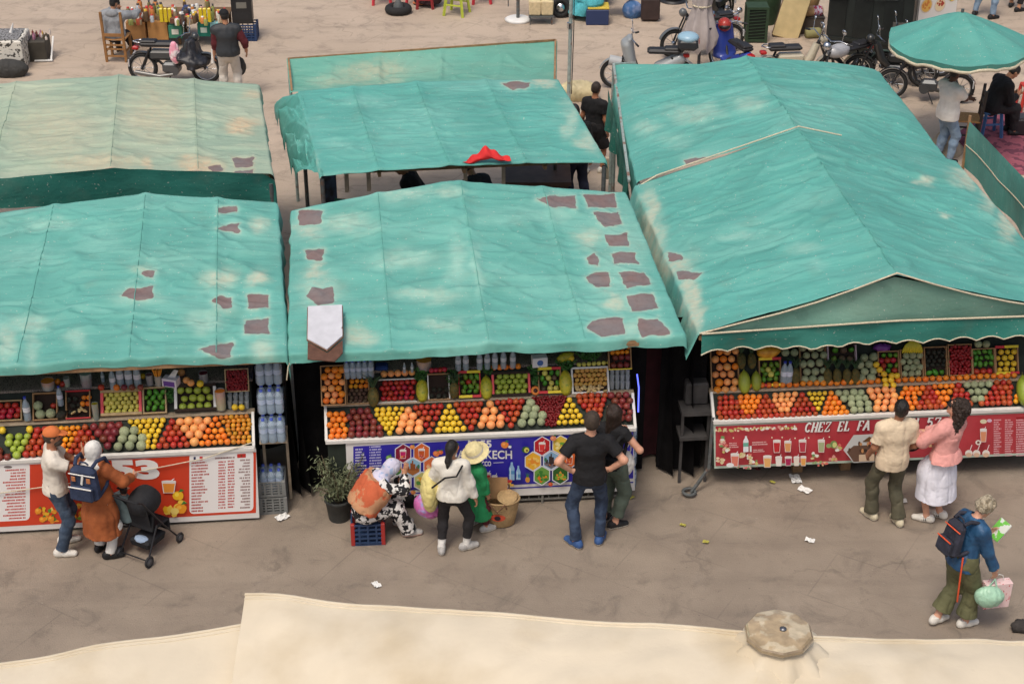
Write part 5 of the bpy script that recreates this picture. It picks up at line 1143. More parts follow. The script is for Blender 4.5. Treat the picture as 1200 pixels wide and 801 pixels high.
crate(up,(576,436,621,464),'red-cornered carton of green apples on the blue 55 stall',M_INNER,M_PINK,wt=.025);fill(up,(580,438,617,462),D(7.3),'green','green apple in the red-cornered carton of the blue 55 stall')
for i in range(5):fruit('orange',up.w(*up.st(578+i*7.2,431-i*.4),.05),D(7.2),'orange in the row above the green apples of the blue 55 stall','orange row above the green apples')
herbs(up,626,440,.13,.22,'parsley bunch between the green apples and the labelled kiwis')
o=fruit('papayagold',up.w(*up.st(627,458),.07),.001,'cut papaya half with dark seeds by the kiwi carton');bpy.data.objects.remove(o)
o=thing('papaya_half','cut orange papaya half showing dark seeds beside the kiwi carton','papaya',up.w(*up.st(627,458),.06));b=MB();M_=up.M(*up.st(627,458),.06);b.lathe([(0,-.02),(.05,0),(.052,.01),(.03,.012)],14,M_);b.build('flesh',paint(236,140,60),o,world=True);b=MB();b.lathe([(.0,.010),(.026,.012),(.02,.02),(0,.022)],10,M_);b.build('seeds',paint(60,30,24),o,world=True)
crate(up,(630,431,657,461),'labelled carton of dull green kiwis on the blue 55 stall',M_INNER,M_KRAFT,lab=[(M_YEL,-.5,.1),(M_REDL,.1,.5)]);fill(up,(633,434,655,458),D(6.8),'guava','brownish green kiwi in the labelled carton',kinds=['guava','fig','lime'])
papaya(662,447,.29,'papaya','tall green-yellow papaya right of the kiwi carton');herbs(up,663,428,.2,.1,'leafy greens above the tall papaya right of the kiwi carton')
crate(up,(669,430,713,461),'white tray heaped with small yellow peaches and ginger',M_CART_W,M_CART_W,wt=.02,depth=.06);fill(up,(672,432,711,452),D(5.8),'peach','small yellow peach in the white tray with ginger')
for i in range(14):fruit('ginger',up.w(*up.st(674+random.random()*36,454+random.random()*5),.07),.075,'pale ginger root heaped along the front of the white peach tray','ginger in the peach tray')
for i in range(7):fruit('guava',up.w(*up.st(678+i*5.8,427.5-i*.4),.05),D(5.6),'small yellow fruit in the row above the white peach tray','yellow row above the peach tray')
for i in range(4):
 for j in range(3):
  p=up.w(*up.st(717+i*6,455-j*7.2),.02);o=thing('drinking_glass','clear drinking glass in the wrapped block at the right end of the blue 55 stall','glass',p,0,'glasses on the blue 55 stall');b=MB();b.lathe([(.021,0),(.027,.09)],10,capt=False);b.lathe([(.027,.09),(.025,.092)],10,capb=False,capt=False);b.build('tumbler',M_GLASS,o)
st2=Plane(SM.L(3.0,.45,1.50),SM.X,SM.Y*.5+Vector((0,0,.86)))
crate(st2,(712,401,739,433),'raised carton of clementines and dark pomegranates at the right end of the blue 55 stall',M_YEL,M_KRAFT);fill(st2,(715,404,737,415),D(6),'clementine','clementine in the raised carton under the awning corner');fill(st2,(715,415,737,431),D(8),'maroon','dark pomegranate in the raised carton under the awning corner')
water_pack(T(cp(421,440))@rotz(SM.yaw),.33,.16,.22,'pack of water bottles lit blue on the counter of the blue 55 stall',5,2)
o=thing('folded_cloth','folded dark blue cloth on the counter right of the blue-lit water','cloth',cp(447,432),SM.yaw);b=MB();b.box((0,0,.03),(.15,.12,.06),bev=.02);b.build('cloth',mat('blue_cloth',C(30,60,120),.9,.2,10,.4,30),o)
jar(cp(497,431),.085,.11,[(150,60,50),(222,150,60)],'bowl of orange and red fruit pieces on the counter of the blue 55 stall','fruit_bowl',cat='bowl')
for i in range(4):fruit('redapple',cp(506+i*5,437-i*.4)+Vector((0,0,.035)),.062,'small dark apple in the row on the counter above the avocado carton','dark apples on the counter')
for i,x in enumerate((474,483,537,546,562,571,580,590,601)):bottle(cp(x,436-(x-474)*.045),(.12 if x<490 else.24),['small clear jar left of the fruit bowl','small clear jar nearest the fruit bowl','tall water bottle left in the close pair on the counter','tall water bottle right in the close pair on the counter','water bottle first of the five in the counter row','water bottle second of the five in the counter row','middle bottle of five in the counter row','water bottle fourth of the five in the counter row','water bottle last of the five in the counter row'][i]+' of the blue 55 stall','bottles on the counter of the blue 55 stall',cap_c=(214,216,220),lab_c=(196,204,214))
o=thing('tissue_box','white tissue box with blue print on the counter of the blue 55 stall','tissue box',cp(632,428),SM.yaw+.1);b=MB();b.box((0,0,.06),(.17,.1,.12),bev=.005);b.build('box',paint(230,232,236),o);b=MB();b.lathe([(.035,0),(.035,.003)],14,T(0,-.051,.06)@Matrix.Rotation(R(90),4,'X'));b.build('print',paint(70,110,180),o)
fruit('lemon',cp(669,425)+Vector((0,0,.06)),.085,'pale lemon on the bowl rim at the back of the blue 55 stall')
papaya(663,418,.2,'papaya','small papaya lying on the counter behind the ginger tray',ang=70);herbs(up,690,417,.3,.12,'dark pineapple leaves lying on the counter above the yellow row')
bottle(cp(716,421),.2,'bottle glowing blue beside the raised carton of the blue 55 stall',cap_c=(60,80,220),lab_c=(120,140,240))
M_LED=mat('blue_tube_light',(.05,.06,.8),.3,emit=(.12,.16,1.0),emit_s=2.2)
for a,b_,lb in(((394,416),(403,428),'short glowing blue tube light at the left end of the blue 55 stall'),):
 o=thing('tube_light',lb,'light',cp(*b_));b=MB();q=cp(*b_);b.tube([q+Vector((.02,-.05,.02)),q+Vector((-.02,0,.06)),q+Vector((-.07,0,.11))],.010,6);b.build('tube',M_LED,o,world=True)
o=thing('tube_light','long glowing blue tube light down the right edge of the blue 55 stall','light',SM.L(3.28,0,1));b=MB();b.tube([SM.L(3.27,.27,1.50),SM.L(3.285,.2,1.36),SM.L(3.27,.08,1.12)],.008,6);b.build('tube',M_LED,o,world=True)
o=thing('tube_light','small blue light cluster above the water packs of the red 53 stall','light',SL.L(2.98,.6,1.8));b=MB();b.tube([SL.L(2.90,.55,1.82),SL.L(2.96,.5,1.86),SL.L(2.92,.45,1.78),SL.L(3.0,.42,1.74)],.009,6);b.build('tube',M_LED,o,world=True)
for k,(lb,z)in enumerate((('wrapped water pack at the foot of the stack right of the blue banner',.0),('wrapped water pack in the middle of the stack right of the blue banner',.29),('wrapped water pack on top of the stack right of the blue banner',.58))):
 p=at(732-k,574,0)+Vector((0,.14,z));water_pack(T(p)@rotz(SM.yaw+.05*k),.26,.20,.29,lb,4,3)
up=SR.up
L0='the Chez El stall'
crate(up,(832,407,865,462),'tall brown tray of grapefruits at the left end of the Chez El stall',M_KRAFT,depth=.05);fill(up,(835,408,863,460),D(9.3),'grapefruit','grapefruit in the tall brown tray of the Chez El stall',kinds=['grapefruit','orange','grapefruit'])
papaya(870.5,446,.27,'papayagreen','large green papaya on the left of the pair at the Chez El stall',n=.08);papaya(884.5,445,.23,'papayagreen','smaller green papaya on the right of the pair at the Chez El stall',n=.08)
for x,lb in((868,'dark pineapple above the large green papaya'),(880,'dark pineapple above the smaller green papaya')):pineapple(up.M(*up.st(x,432),.06)@Matrix.Rotation(R(-85),4,'X'),.34,lb,'dark pineapples of the Chez El stall')
papaya(900,412,.27,'papayagold','golden papaya lying on its side above the labelled mangoes',ang=88,n=.09)
crate(up,(888,419,914,452),'carton of mangoes with yellow and red labels on the Chez El stall',M_INNER,M_KRAFT,lab=[(M_YEL,-.5,.1),(M_REDL,.1,.5)]);fill(up,(890,424,912,447),D(7.6),'mango','mango in the labelled carton of the Chez El stall',kinds=['mango','lime','guava','mango'])
for x in(919,929.5):fruit('melon',up.w(*up.st(x,413),.06),D(9.6),'melon in the pair above the bottled water of the Chez El stall','melon pair above the water')
for i,x in enumerate((917,923)):bottle(up.w(*up.st(x,449),.04),.29,['water bottle left of two between papayas and melons of the Chez El stall','water bottle right of two between papayas and melons of the Chez El stall'][i],'water bottles of the Chez El stall')
pineapple(up.M(*up.st(931,450),.06)@Matrix.Rotation(R(-80),4,'X'),.36,'dark pineapple right of the two water bottles of the Chez El stall')
crate(up,(936,402,967,449),'tall dark tray of melons on the Chez El stall',M_KRAFT,depth=.05);fill(up,(937,403,966,448),D(9.6),'melon','melon in the tall dark tray of the Chez El stall')
crate(up,(968,403,1002,427),'pinkish carton of stickered mangoes on the Chez El stall',M_INNER,mat('mauve_carton',C(206,184,196),.6));fill(up,(971,406,999,424),D(9),'mango','green stickered mango in the pinkish carton',kinds=['lime','mango','fig'])
for i,x in enumerate((968.5,979.5,991,1001)):pineapple(up.M(*up.st(x,450),.06)@Matrix.Rotation(R(-82),4,'X'),.34,['first pineapple from the left in the row below the pinkish carton','second pineapple from the left in the row below the pinkish carton','third pineapple from the left in the row below the pinkish carton','last pineapple on the right in the row below the pinkish carton'][i],'pineapple row of the Chez El stall')
fill(up,(1003,414,1025,447),D(10.6),'melon','large pale melon in the loose stack left of the tumbling lemons')
crate(up,(1027,411,1052,440),'dark carton of red and green mangoes above the tumbling lemons',M_KRAFT);fill(up,(1029,413,1051,437),D(7.4),'mango','mango in the dark carton above the tumbling lemons',kinds=['mango','redapple','lime','red'])
o=thing('snack_bag','purple plastic bag lying under the scalloped edge of the Chez El stall','bag',up.w(*up.st(1032,407),.05));b=MB();b.sphere((0,0,0),(.10,.05,.05),12,8,None,0,lambda t,a:1+.15*math.sin(5*a+3*t));b.build('bag',paint(120,60,150,.3),o)
for x,y in((1024,427),(1028,433),(1033,438),(1034,445),(1042,440),(1048,440),(1041,445),(1035,451),(1044,451)):fruit('lemon',up.w(*up.st(x,y),.10),D(8.2),'lemon in the loose cascade below the dark mango carton','tumbling lemons')
crate(up,(1053,409,1080,443),'brown carton of small melons under the hanging bananas',M_KRAFT);fill(up,(1055,413,1078,441),D(8.6),'melon','small melon in the brown carton under the hanging bananas')
o=thing('banana_bunch','bunch of green-yellow bananas hanging under the scalloped awning','bananas',up.w(*up.st(1066,405),.10));M_BAN=fmat('banana_skin',(206,196,52),.45,objvar=.05)
for k in range(9):
 b=MB();x=(k-4)*.022;b.tube([o.location+Vector((x*.3,0,.06)),o.location+Vector((x*.9,-.03,.02)),o.location+Vector((x*1.2,-.035,-.05)),o.location+Vector((x*1.2,-.01,-.09))],[.008,.017,.017,.006],7);b.build('banana',M_BAN,o,world=True)
crate(up,(1081,406,1108,442),'carton of near-black avocados on the Chez El stall',M_KRAFT);fill(up,(1083,409,1106,430),D(7),'avocado','near-black avocado in the carton of the Chez El stall');fill(up,(1083,430,1106,440),D(8.4),'mango','mango in the bottom row of the avocado carton',kinds=['mango','lime'])
crate(up,(1109,403,1137,440),'carton packed with small red cherries on the Chez El stall',M_KRAFT);berries(up,[(1111,405),(1135,405),(1135,438),(1111,438)],.04,'small red cherries packed in the carton of the Chez El stall',(150,28,34),.045,2,'cherry_heap')
crate(up,(1137,408,1164,440),'carton of limes with pink apples in front',M_KRAFT);fill(up,(1139,409,1162,429),D(7),'lime','bright lime in the carton with pink apples');fill(up,(1139,429,1162,438),D(8),'redapple','pinkish apple in the front row of the lime carton')
for x in(1143,1152.5):fruit('melon',up.w(*up.st(x,403),.09),D(9.4),'melon in the pair on top of the lime carton','melon pair above the limes')
crate(up,(1164,405,1191,438),'labelled carton of lemons at the right end of the Chez El stall',M_INNER,M_KRAFT,lab=[(M_YEL,-.1,.5),(M_REDL,-.5,-.1)]);fill(up,(1166,409,1189,436),D(7.4),'lemon','lemon in the labelled carton at the right end of the Chez El stall')
papaya(1197,458,.36,'papayagreen','big green watermelon-like papaya at the right end of the Chez El stall',pl=SR.low,n=.1);fill(SR.low,(1186,462,1192,474),D(7),'clementine','clementine in the pair beside the big green papaya')
class Print:
 """flat printed shapes on the vertical front plane, given by where they sit on the sign; each shape lies a hair above the last"""
 def __init__(s,stall,parent,n0=.006):s.st=stall.front;s.par=parent;s.n=n0;s.start()
 def start(s):s.b=MB();s.ms=[]
 def mi(s,c):
  m=c if not isinstance(c,tuple)else paint(*c,.45)
  if m not in s.ms:s.ms.append(m)
  return s.ms.index(m)
 def poly(s,pts,c):
  s.n+=.00022;v=[s.st.w(*s.st.st(*p),s.n)for p in pts];A=sum(pts[i][0]*pts[(i+1)%len(pts)][1]-pts[(i+1)%len(pts)][0]*pts[i][1]for i in range(len(pts)))
  if A>0:v=v[::-1]
  s.b.add(v,[tuple(range(len(v)))],None,s.mi(c))
 def ell(s,x,y,rx,ry,c,n=14,wob=0.0,a0=0.0):
  ph=random.random()*6;s.poly([(x+rx*(1+wob*math.sin(3*t+ph))*math.cos(t),y+ry*(1+wob*math.sin(4*t+ph))*math.sin(t))for t in[a0+2*PI*i/n for i in range(n)]],c)
 def rect(s,x0,y0,x1,y1,c,sk=0.0,r=0.0):
  f=lambda x,y:(x,y+sk*(x-x0))
  if r:
   pts=[]
   for cx,cy,a in((x1-r,y0+r,-90),(x1-r,y1-r,0),(x0+r,y1-r,90),(x0+r,y0+r,180)):
    for k in range(5):t=R(a+k*22.5);pts.append(f(cx+r*math.cos(t),cy+r*math.sin(t)))
   s.poly(pts,c)
  else:s.poly([f(x0,y0),f(x1,y0),f(x1,y1),f(x0,y1)],c)
 def lines(s,x0,y0,x1,y1,rows,c,sk=0.0,fill=(.5,1.0),h=.55,right=False):
  s.n+=.00022;ph=(y1-y0)/rows;mi=s.mi(c)
  for r in range(rows):
   L=(x1-x0)*random.uniform(*fill);x=x1-L if right else x0;e=x+L;yb=y0+ph*r+ph*.2
   while x<e:
    w=random.uniform(.5,1.1)*ph*h*.8;q=[(x,yb+random.uniform(0,.15)*ph),(min(x+w,e),yb),(min(x+w,e),yb+ph*h),(x,yb+ph*h)]
    v=[s.st.w(*s.st.st(px,py+sk*(px-x0)),s.n)for px,py in q];s.b.add(v[::-1],[(0,1,2,3)],None,mi)
    x+=w+ph*h*(.18 if random.random()<.85 else.6)
 def done(s,name):o=s.b.build(name,s.ms,s.par,world=True);s.start();return o
 def text(s,str_,x0,y0,x1,y1,material,bold=.0,shear=0,name='lettering',dx=0,dy=0):
  """fit a string into a box given by its left-top and right-bottom"""
  a=s.st.st(x0,y1);b_=s.st.st(x1,y1);c=s.st.st(x0,y0);s.n+=.0004
  o=text_mesh(name,str_,1.0,Matrix.Identity(4),material,None,bold,shear);xs=[v.co.x for v in o.data.vertices];ys=[v.co.y for v in o.data.vertices]
  w,h=max(xs)-min(xs),max(ys)-min(ys);W,H=b_[0]-a[0],c[1]-a[1];k=(b_[1]-a[1])/W
  Mloc=Matrix(((W/w,0,0,-min(xs)*W/w),(0,H/h,0,-min(ys)*H/h),(0,0,.5,0),(0,0,0,1)))
  Sh=Matrix(((1,0,0,0),(k,1,0,0),(0,0,1,0),(0,0,0,1)))
  o.data.transform(parent_world(s.par).inverted()@s.st.M(a[0]+dx,a[1]+dy,s.n)@Sh@Mloc);o.parent=s.par;return o
def banner(stall,pts,m,name='banner',n=.004):
 st=stall.front;b=MB();v=[st.st(*p)for p in pts];M=st.M(0,0,n)
 b.prism(v,.004,M,0,-.004);return b.build(name,m,stall.root,world=True)
def fruit_print(p,x,y,r,c,leaf=True):
 p.ell(x,y,r,r*.85,c,12,.05);p.ell(x-r*.25,y-r*.2,r*.4,r*.35,tuple(min(255,v+35)for v in c),8)
 if leaf:p.poly([(x,y-r*.6),(x+r*.5,y-r*1.3),(x+r*1.1,y-r*.9)],(60,130,60))
def glass_print(p,x,y0,y1,w,c,top=(240,236,230),straw=True):
 p.poly([(x-w*.5,y0),(x+w*.5,y0),(x+w*.38,y1),(x-w*.38,y1)],(236,226,220));p.poly([(x-w*.42,y0+(y1-y0)*.2),(x+w*.42,y0+(y1-y0)*.2),(x+w*.32,y1-.6),(x-w*.32,y1-.6)],c)
 p.ell(x,y0,w*.5,1.0,top,10)
 if straw:p.poly([(x+w*.1,y0),(x+w*.3,y0-3),(x+w*.4,y0-3),(x+w*.2,y0)],(240,240,240))
def splash(p,x,y,rx,ry,cols,n=16,r=(1.5,3.5)):
 for i in range(n):a=random.random()*6.28;k=random.random()**.5;p.ell(x+rx*k*math.cos(a),y+ry*k*math.sin(a),random.uniform(*r),random.uniform(*r)*.85,random.choice(cols),9,.2)
M_RED53=mat('red_vinyl',C(210,66,38),.4,.05,3)
bn=banner(SL,[(-118,546),(300,525),(304,606),(-118,629)],M_WHITEV);P_=Print(SL,bn);sk=-.052
P_.rect(-116,552,300,623,M_RED53,sk-.003,0);
P_.done('red_field')
P_.rect(-70,546,35,614,(240,238,236),sk,5);P_.done('price_panel');P_.rect(222,530.5,297,601.5,(240,238,236),sk,5);P_.done('price_panel')
P_.lines(-58,551,-14,612,17,(196,60,50),sk);P_.done('price_list');P_.lines(2,549,30,609,17,(196,60,50),sk,(.6,1),right=True);P_.ell(9.5,546.5,5,1.6,(120,110,110));P_.done('price_list')
P_.lines(224.5,540,246,600,17,(178,60,52),sk);P_.done('price_list');P_.lines(256,539,264.5,596,17,(190,50,46),sk,(.9,1));P_.done('price_list');P_.lines(267,538,275,595,17,(190,50,46),sk,(.9,1));P_.done('price_list');P_.lines(278,537,293,596,17,(150,120,116),sk,(.4,.9),right=True);P_.done('price_list');P_.lines(252,534.5,275,538,1,(130,90,90),sk,(.95,1));P_.done('price_list')
P_.rect(227,534.5,229.5,538.8,(40,50,90),sk);P_.rect(229.5,534.3,234,538.6,(240,240,240),sk);P_.rect(234,534.1,237.5,538.4,(206,50,56),sk);P_.rect(278,531.2,288,535.6,(196,44,40),sk);P_.ell(283,533.2,1.2,1.2,(90,70,40),6);P_.done('flags')
M_WPRINT=mat('white_print',C(240,238,234),.45)
P_.text('N',84,543,108,564,M_WPRINT,.05);P_.text('53',131,537.5,188,561,M_WPRINT,.06)
splash(P_,58,602,16,9,[(236,190,50),(90,150,60),(240,150,50),(250,220,120)],22);splash(P_,88,599,14,10,[(240,150,50),(120,160,60),(226,90,40),(245,200,80)],20)
for x,y in((45,597),(50,607),(60,606),(86,604),(96,600)):fruit_print(P_,x,y,4,(238,150,40))
P_.done('fruit_picture')
glass_print(P_,198,562,576,17,(236,150,60));splash(P_,205,592,12,9,[(244,186,40),(248,206,80)],8,(3,5));fruit_print(P_,209,579,6.5,(246,190,40));fruit_print(P_,212,594,7,(244,160,40));P_.ell(205,597,5,4,(250,220,120));P_.done('fruit_picture');splash(P_,148,580,6,8,[(140,180,60)],4);P_.done('fruit_picture')
M_BLUE55=mat('blue_vinyl',C(50,44,166),.4,.06,3)
bn=banner(SM,[(405,516),(742,497.5),(744,574),(408,589)],M_WHITEV);P_=Print(SM,bn);sk=-.054
P_.rect(414,522.5,742,577.5,M_BLUE55,sk);P_.done('blue_field');P_.rect(414,580,742,581.5,M_BLUE55,-.05);P_.done('blue_stripe')
P_.lines(416.5,524.5,431,560,11,(226,226,240),sk,(.5,1));P_.done('price_list');P_.lines(433,521.5,447.5,560,12,(206,206,232),sk,(.9,1));P_.done('price_list')
P_.text('N 55',548.5,515,576,524,M_WPRINT,.035);P_.text('MARRAKECH',527,527,600,537,M_WPRINT,.02);P_.text('MOROCCO',549,539.6,575.5,545.4,M_WPRINT,.03)
P_.rect(578,541.2,590,541.9,(220,220,240),sk);P_.done('rule')
def hexpic(x,y,kind):
 Rr=11.9;hx=lambda r:[(x+r*math.cos(R(90+60*k))*.93,y+r*math.sin(R(90+60*k))+.0-.054*r*math.cos(R(90+60*k)))for k in range(6)]
 P_.poly(hx(Rr),(226,228,236));r=10.6
 bgc=dict(pink=(140,30,60),orange=(226,110,50),green=(70,130,60),sky=(150,196,220),salmon=(226,120,70),white=(214,206,206),mixed=(200,200,130),red=(190,30,40),yellow=(230,196,70),gold=(240,180,50),dusk=(140,180,214),grove=(110,160,70),dark=(50,100,40))[kind]
 P_.poly(hx(r),bgc)
 if kind in('pink','orange','red'):glass_print(P_,x,y-4,y+6,8,{'pink':(206,40,110),'orange':(206,90,40),'red':(226,60,60)}[kind]);splash(P_,x,y+5,6,2.5,[(230,120,110),(170,40,50),(240,150,80)],7,(.8,1.7))
 elif kind in('sky','dusk'):
  P_.poly([(x-8,y+2),(x+8,y+1),(x+8,y+5),(x,y+9.6),(x-8,y+5)],(176,110,60)if kind=='sky'else(120,110,120))
  for dx,hh,w in((-5,4,2.4),(-1.6,8,2.2),(0,11,1.6),(2,7,2.4),(5.2,4.5,2.4)):P_.rect(x+dx-w/2,y+3-hh,x+dx+w/2,y+3.5,(150,84,46)if kind=='sky'else(60,48,48))
  for dx in(-6.6,6.8):P_.ell(x+dx,y-1,1.6,2.6,(60,120,90),7)
  if kind=='dusk':splash(P_,x,y+4.5,6,2,[(226,140,70),(50,40,44)],8,(.7,1.3))
 else:
  cols=dict(green=[(120,180,80),(60,110,50),(226,190,80)],salmon=[(240,150,100),(206,90,60),(240,196,150)],white=[(200,40,60),(170,30,50)],mixed=[(240,180,60),(226,220,150),(90,150,70)],yellow=[(240,220,110),(120,170,60),(250,236,160)],gold=[(250,210,110),(240,150,50)],grove=[(240,150,40),(226,120,40),(60,130,50)],dark=[(120,180,60),(160,200,80),(230,160,60)])[kind]
  splash(P_,x,y+1,6.2,5.2,cols,15,(1.2,2.8))
for x,y,k in((472.3,530.5,'pink'),(494,529.3,'orange'),(461.5,548,'green'),(483.5,546.2,'sky'),(505.7,544.7,'salmon'),(472.7,563.8,'white'),(494.5,562,'mixed')):hexpic(x,y,k);P_.done('hexagon_picture')
for x,y,k in((635,520.7,'red'),(656.5,519.2,'yellow'),(624.2,538,'gold'),(645.5,536.8,'dusk'),(666.8,535,'orange'),(634.5,554.2,'grove'),(656,553,'dark')):hexpic(x,y,k);P_.done('hexagon_picture')
for x,y,r,c in((483,520.2,3,(230,140,70)),(511,528,4,(236,130,70)),(516,526.5,3,(226,110,60)),(534,520.5,4,(236,140,60)),(591,517.8,4.6,(236,140,60)),(597,520,2,(236,236,240)),(455.5,532.5,3.4,(120,170,80)),(459,533.5,2,(200,60,60)),(484,573,3,(226,140,80)),(644.5,563.5,2.8,(206,90,50)),(647.7,509.8,3.6,(226,140,100))):fruit_print(P_,x,y,r,c);P_.done('fruit_picture')
P_.ell(615.5,523,4.6,4,(40,90,50),12);P_.ell(616.5,523.5,3,3.2,(210,210,100),10);P_.ell(617,524,1.3,1.4,(110,70,40),8);P_.done('fruit_picture');P_.ell(617.7,558,2.8,3.6,(210,150,60),10)
for k in(-2,0,2):P_.poly([(617+k*.2,555),(617.7+k*1.2,549),(618.4+k*.2,555)],(60,120,60))
P_.done('fruit_picture')
for x,y0,y1,w in((599.2,537.5,558.5,6.4),(606.8,541.5,558,5.2)):
 P_.poly([(x-w/2,y1),(x-w/2,y0+7),(x-w*.2,y0+3),(x-w*.2,y0),(x+w*.2,y0),(x+w*.2,y0+3),(x+w/2,y0+7),(x+w/2,y1)],(150,190,226));P_.rect(x-w/2,y0+10,x+w/2,y0+14,(90,150,200),0);P_.rect(x-w*.35,y0+7,x-w*.15,y1-1,(206,226,240),0)
P_.done('bottle_picture')
splash(P_,566,565,9,5,[(236,140,50),(240,170,60),(226,110,50)],10,(2,3.2));splash(P_,590,563,11,5,[(226,90,50),(240,170,60),(206,60,60),(236,190,80)],12,(1.6,2.8));glass_print(P_,571,550,561,8,(196,40,60));glass_print(P_,579,553,563,7,(226,110,60));P_.ell(563.5,556,3.6,4.5,(90,150,60));P_.ell(575,562,3,3,(80,140,60));P_.done('fruit_picture')
b=MB();
for z in(.05,.115):b.bar(SM.L(-.1,.03,z),SM.L(3.2,.03,z),.02,.02)
for i in range(30):b.bar(SM.L(-.1+i*.113,.03,.05),SM.L(-.1+i*.113,.03,.115),.012)
for x in(0,1.1,2.2,3.2):b.bar(SM.L(x,.02,0),SM.L(x,.02,.14),.025)
b.build('foot_grille',mat('grey_grille',C(120,118,112),.6,.2,20),SM.root,world=True)
M_REDR=mat('rose_red_vinyl',C(186,64,72),.45,.10,3)
bn=banner(SR,[(836,497),(1240,478.5),(1240,531),(837,548.5)],mat('mint_edge',C(186,206,190),.5));P_=Print(SR,bn);sk=-.042
P_.rect(838.5,499,1238,545.5,M_REDR,sk-.001);P_.done('red_field')
M_SHADE=mat('dark_print',C(70,20,30),.5)
def serif(word,x0,x1,y0,y1,slope,m,off=(0,0)):
 """slanted slab-serif capitals from strokes"""
 G=dict(C=[('arc',.5,.5,.42,.46,45,315)],H=[(.15,0,.15,1),(.85,0,.85,1),(.15,.5,.85,.5)],E=[(.2,0,.2,1),(.2,1,.85,1),(.2,.5,.7,.5),(.2,0,.85,0),(.85,1,.85,.78),(.85,0,.85,.24)],Z=[(.12,1,.88,1),(.88,1,.12,0),(.12,0,.88,0),(.12,1,.12,.8),(.88,0,.88,.2)],L=[(.22,0,.22,1),(.22,0,.85,0),(.85,0,.85,.25)],F=[(.22,0,.22,1),(.22,1,.88,1),(.22,.5,.7,.5),(.88,1,.88,.78)],A=[(.05,0,.5,1),(.5,1,.95,0),(.25,.35,.75,.35)],N=[(.15,0,.15,1),(.15,1,.85,0),(.85,0,.85,1)])
 G['5']=[(.85,1,.25,1),(.25,1,.2,.55),('arc',.48,.31,.36,.31,140,-140)];G['7']=[(.12,1,.88,1),(.88,1,.35,0),(.12,1,.12,.8)]
 feet=dict(H=[(.15,0),(.15,1),(.85,0),(.85,1)],E=[(.2,0),(.2,1)],L=[(.22,0),(.22,1)],F=[(.22,0),(.22,1)],A=[(.05,0),(.95,0)],N=[(.15,0),(.15,1),(.85,0)])
 n=len(word);adv=(x1-x0)/n;w=adv*.86;h=y1-y0
 def pt(i,u,v):x=x0+i*adv+u*w+(v)*h*.28;return(x+off[0],y1-v*h+slope*(x-x0)+off[1])
 def stroke(i,a,b_,th):
  A,B=pt(i,a,b_)if False else None,None
 def seg(i,u0,v0,u1,v1,th):
  p,q=pt(i,u0,v0),pt(i,u1,v1);dx,dy=q[0]-p[0],q[1]-p[1];L_=math.hypot(dx,dy)+1e-9;nx,ny=-dy/L_*th/2,dx/L_*th/2;ex,ey=dx/L_*th*.25,dy/L_*th*.25
  P_.poly([(p[0]+nx-ex,p[1]+ny-ey),(q[0]+nx+ex,q[1]+ny+ey),(q[0]-nx+ex,q[1]-ny+ey),(p[0]-nx-ex,p[1]-ny-ey)],m)
 for i,ch in enumerate(word):
  if ch==' ':continue
  for s_ in G[ch]:
   if s_[0]=='arc':
    _,cx,cy,rx,ry,a0,a1=s_;k=12
    ps=[(cx+rx*math.cos(R(a0+(a1-a0)*t/k)),cy+ry*math.sin(R(a0+(a1-a0)*t/k)))for t in range(k+1)]
    for t in range(k):seg(i,*ps[t],*ps[t+1],2.0)
   else:seg(i,*s_,2.3 if abs(s_[0]-s_[2])<.5 and abs(s_[1]-s_[3])>.4 else 1.2)
  for u,v in feet.get(ch,[]):seg(i,u-.16,v,u+.16,v,1.1)
M_SERIF=M_WPRINT
for m_,of in((M_SHADE,(.9,.7)),(M_SERIF,(0,0))):
 serif('CHEZ EL FA',942,1018,494,504.5,sk,m_,of);serif('N 57',1066,1101,488.5,498.5,sk,m_,of);P_.done('lettering')
bl=[(226,206,160),(240,226,190),(206,196,120),(240,240,230),(230,160,150)]
for x in range(842,938,8):splash(P_,x,501.5-.045*(x-842),4,2,bl,5,(1,2.2));P_.done('fruit_picture')
for x,y in((846,512),(847,518),(850,525),(878,532),(882,538),(868,531),(843,535),(980,520),(952,530),(975,534)):splash(P_,x,y,4,3.5,bl+[(120,160,100),(226,120,110)],8,(1.2,2.6));P_.done('fruit_picture')
for x in(858,903,915,930,946,970):P_.ell(x,507+random.random()*3,.9,.9,(240,230,200),6);P_.done('seed_picture')
P_.lines(853,514,864,521,3,(226,190,186),sk,(.6,1));P_.lines(880,513,899,518,2,(226,190,186),sk,(.8,1));P_.lines(881,522,899,526,2,(226,190,186),sk,(.6,1));P_.done('small_print')
P_.poly([(869.5,525.5),(869.5,512),(871.5,508.5),(871.5,506.5),(873.8,506.5),(873.8,508.5),(875.6,512),(875.6,525)],(236,240,242));P_.rect(869.5,514.5,875.6,519,(110,180,160),sk);P_.rect(877,518,879.2,525,(220,230,226),0);P_.done('bottle_picture')
for x,y0,y1,w,c in((908.7,511.5,526,9,(196,44,50)),(921.5,512.5,525,8.5,(226,160,100)),(938.7,511,525.5,9,(190,60,76)),(960.6,511,525.5,8.5,(176,186,140)),(859.6,527,542,10,(226,130,110)),(897.6,529.5,543,10,(236,180,110)),(910.8,530.5,541.5,8,(240,234,226)),(922,530.5,541,8.4,(176,40,90)),(931.5,530.5,541,7,(236,226,210)),(939.5,530,541,7,(236,170,90))):glass_print(P_,x,y0,y1,w,c,straw=random.random()<.5);P_.done('drink_picture')
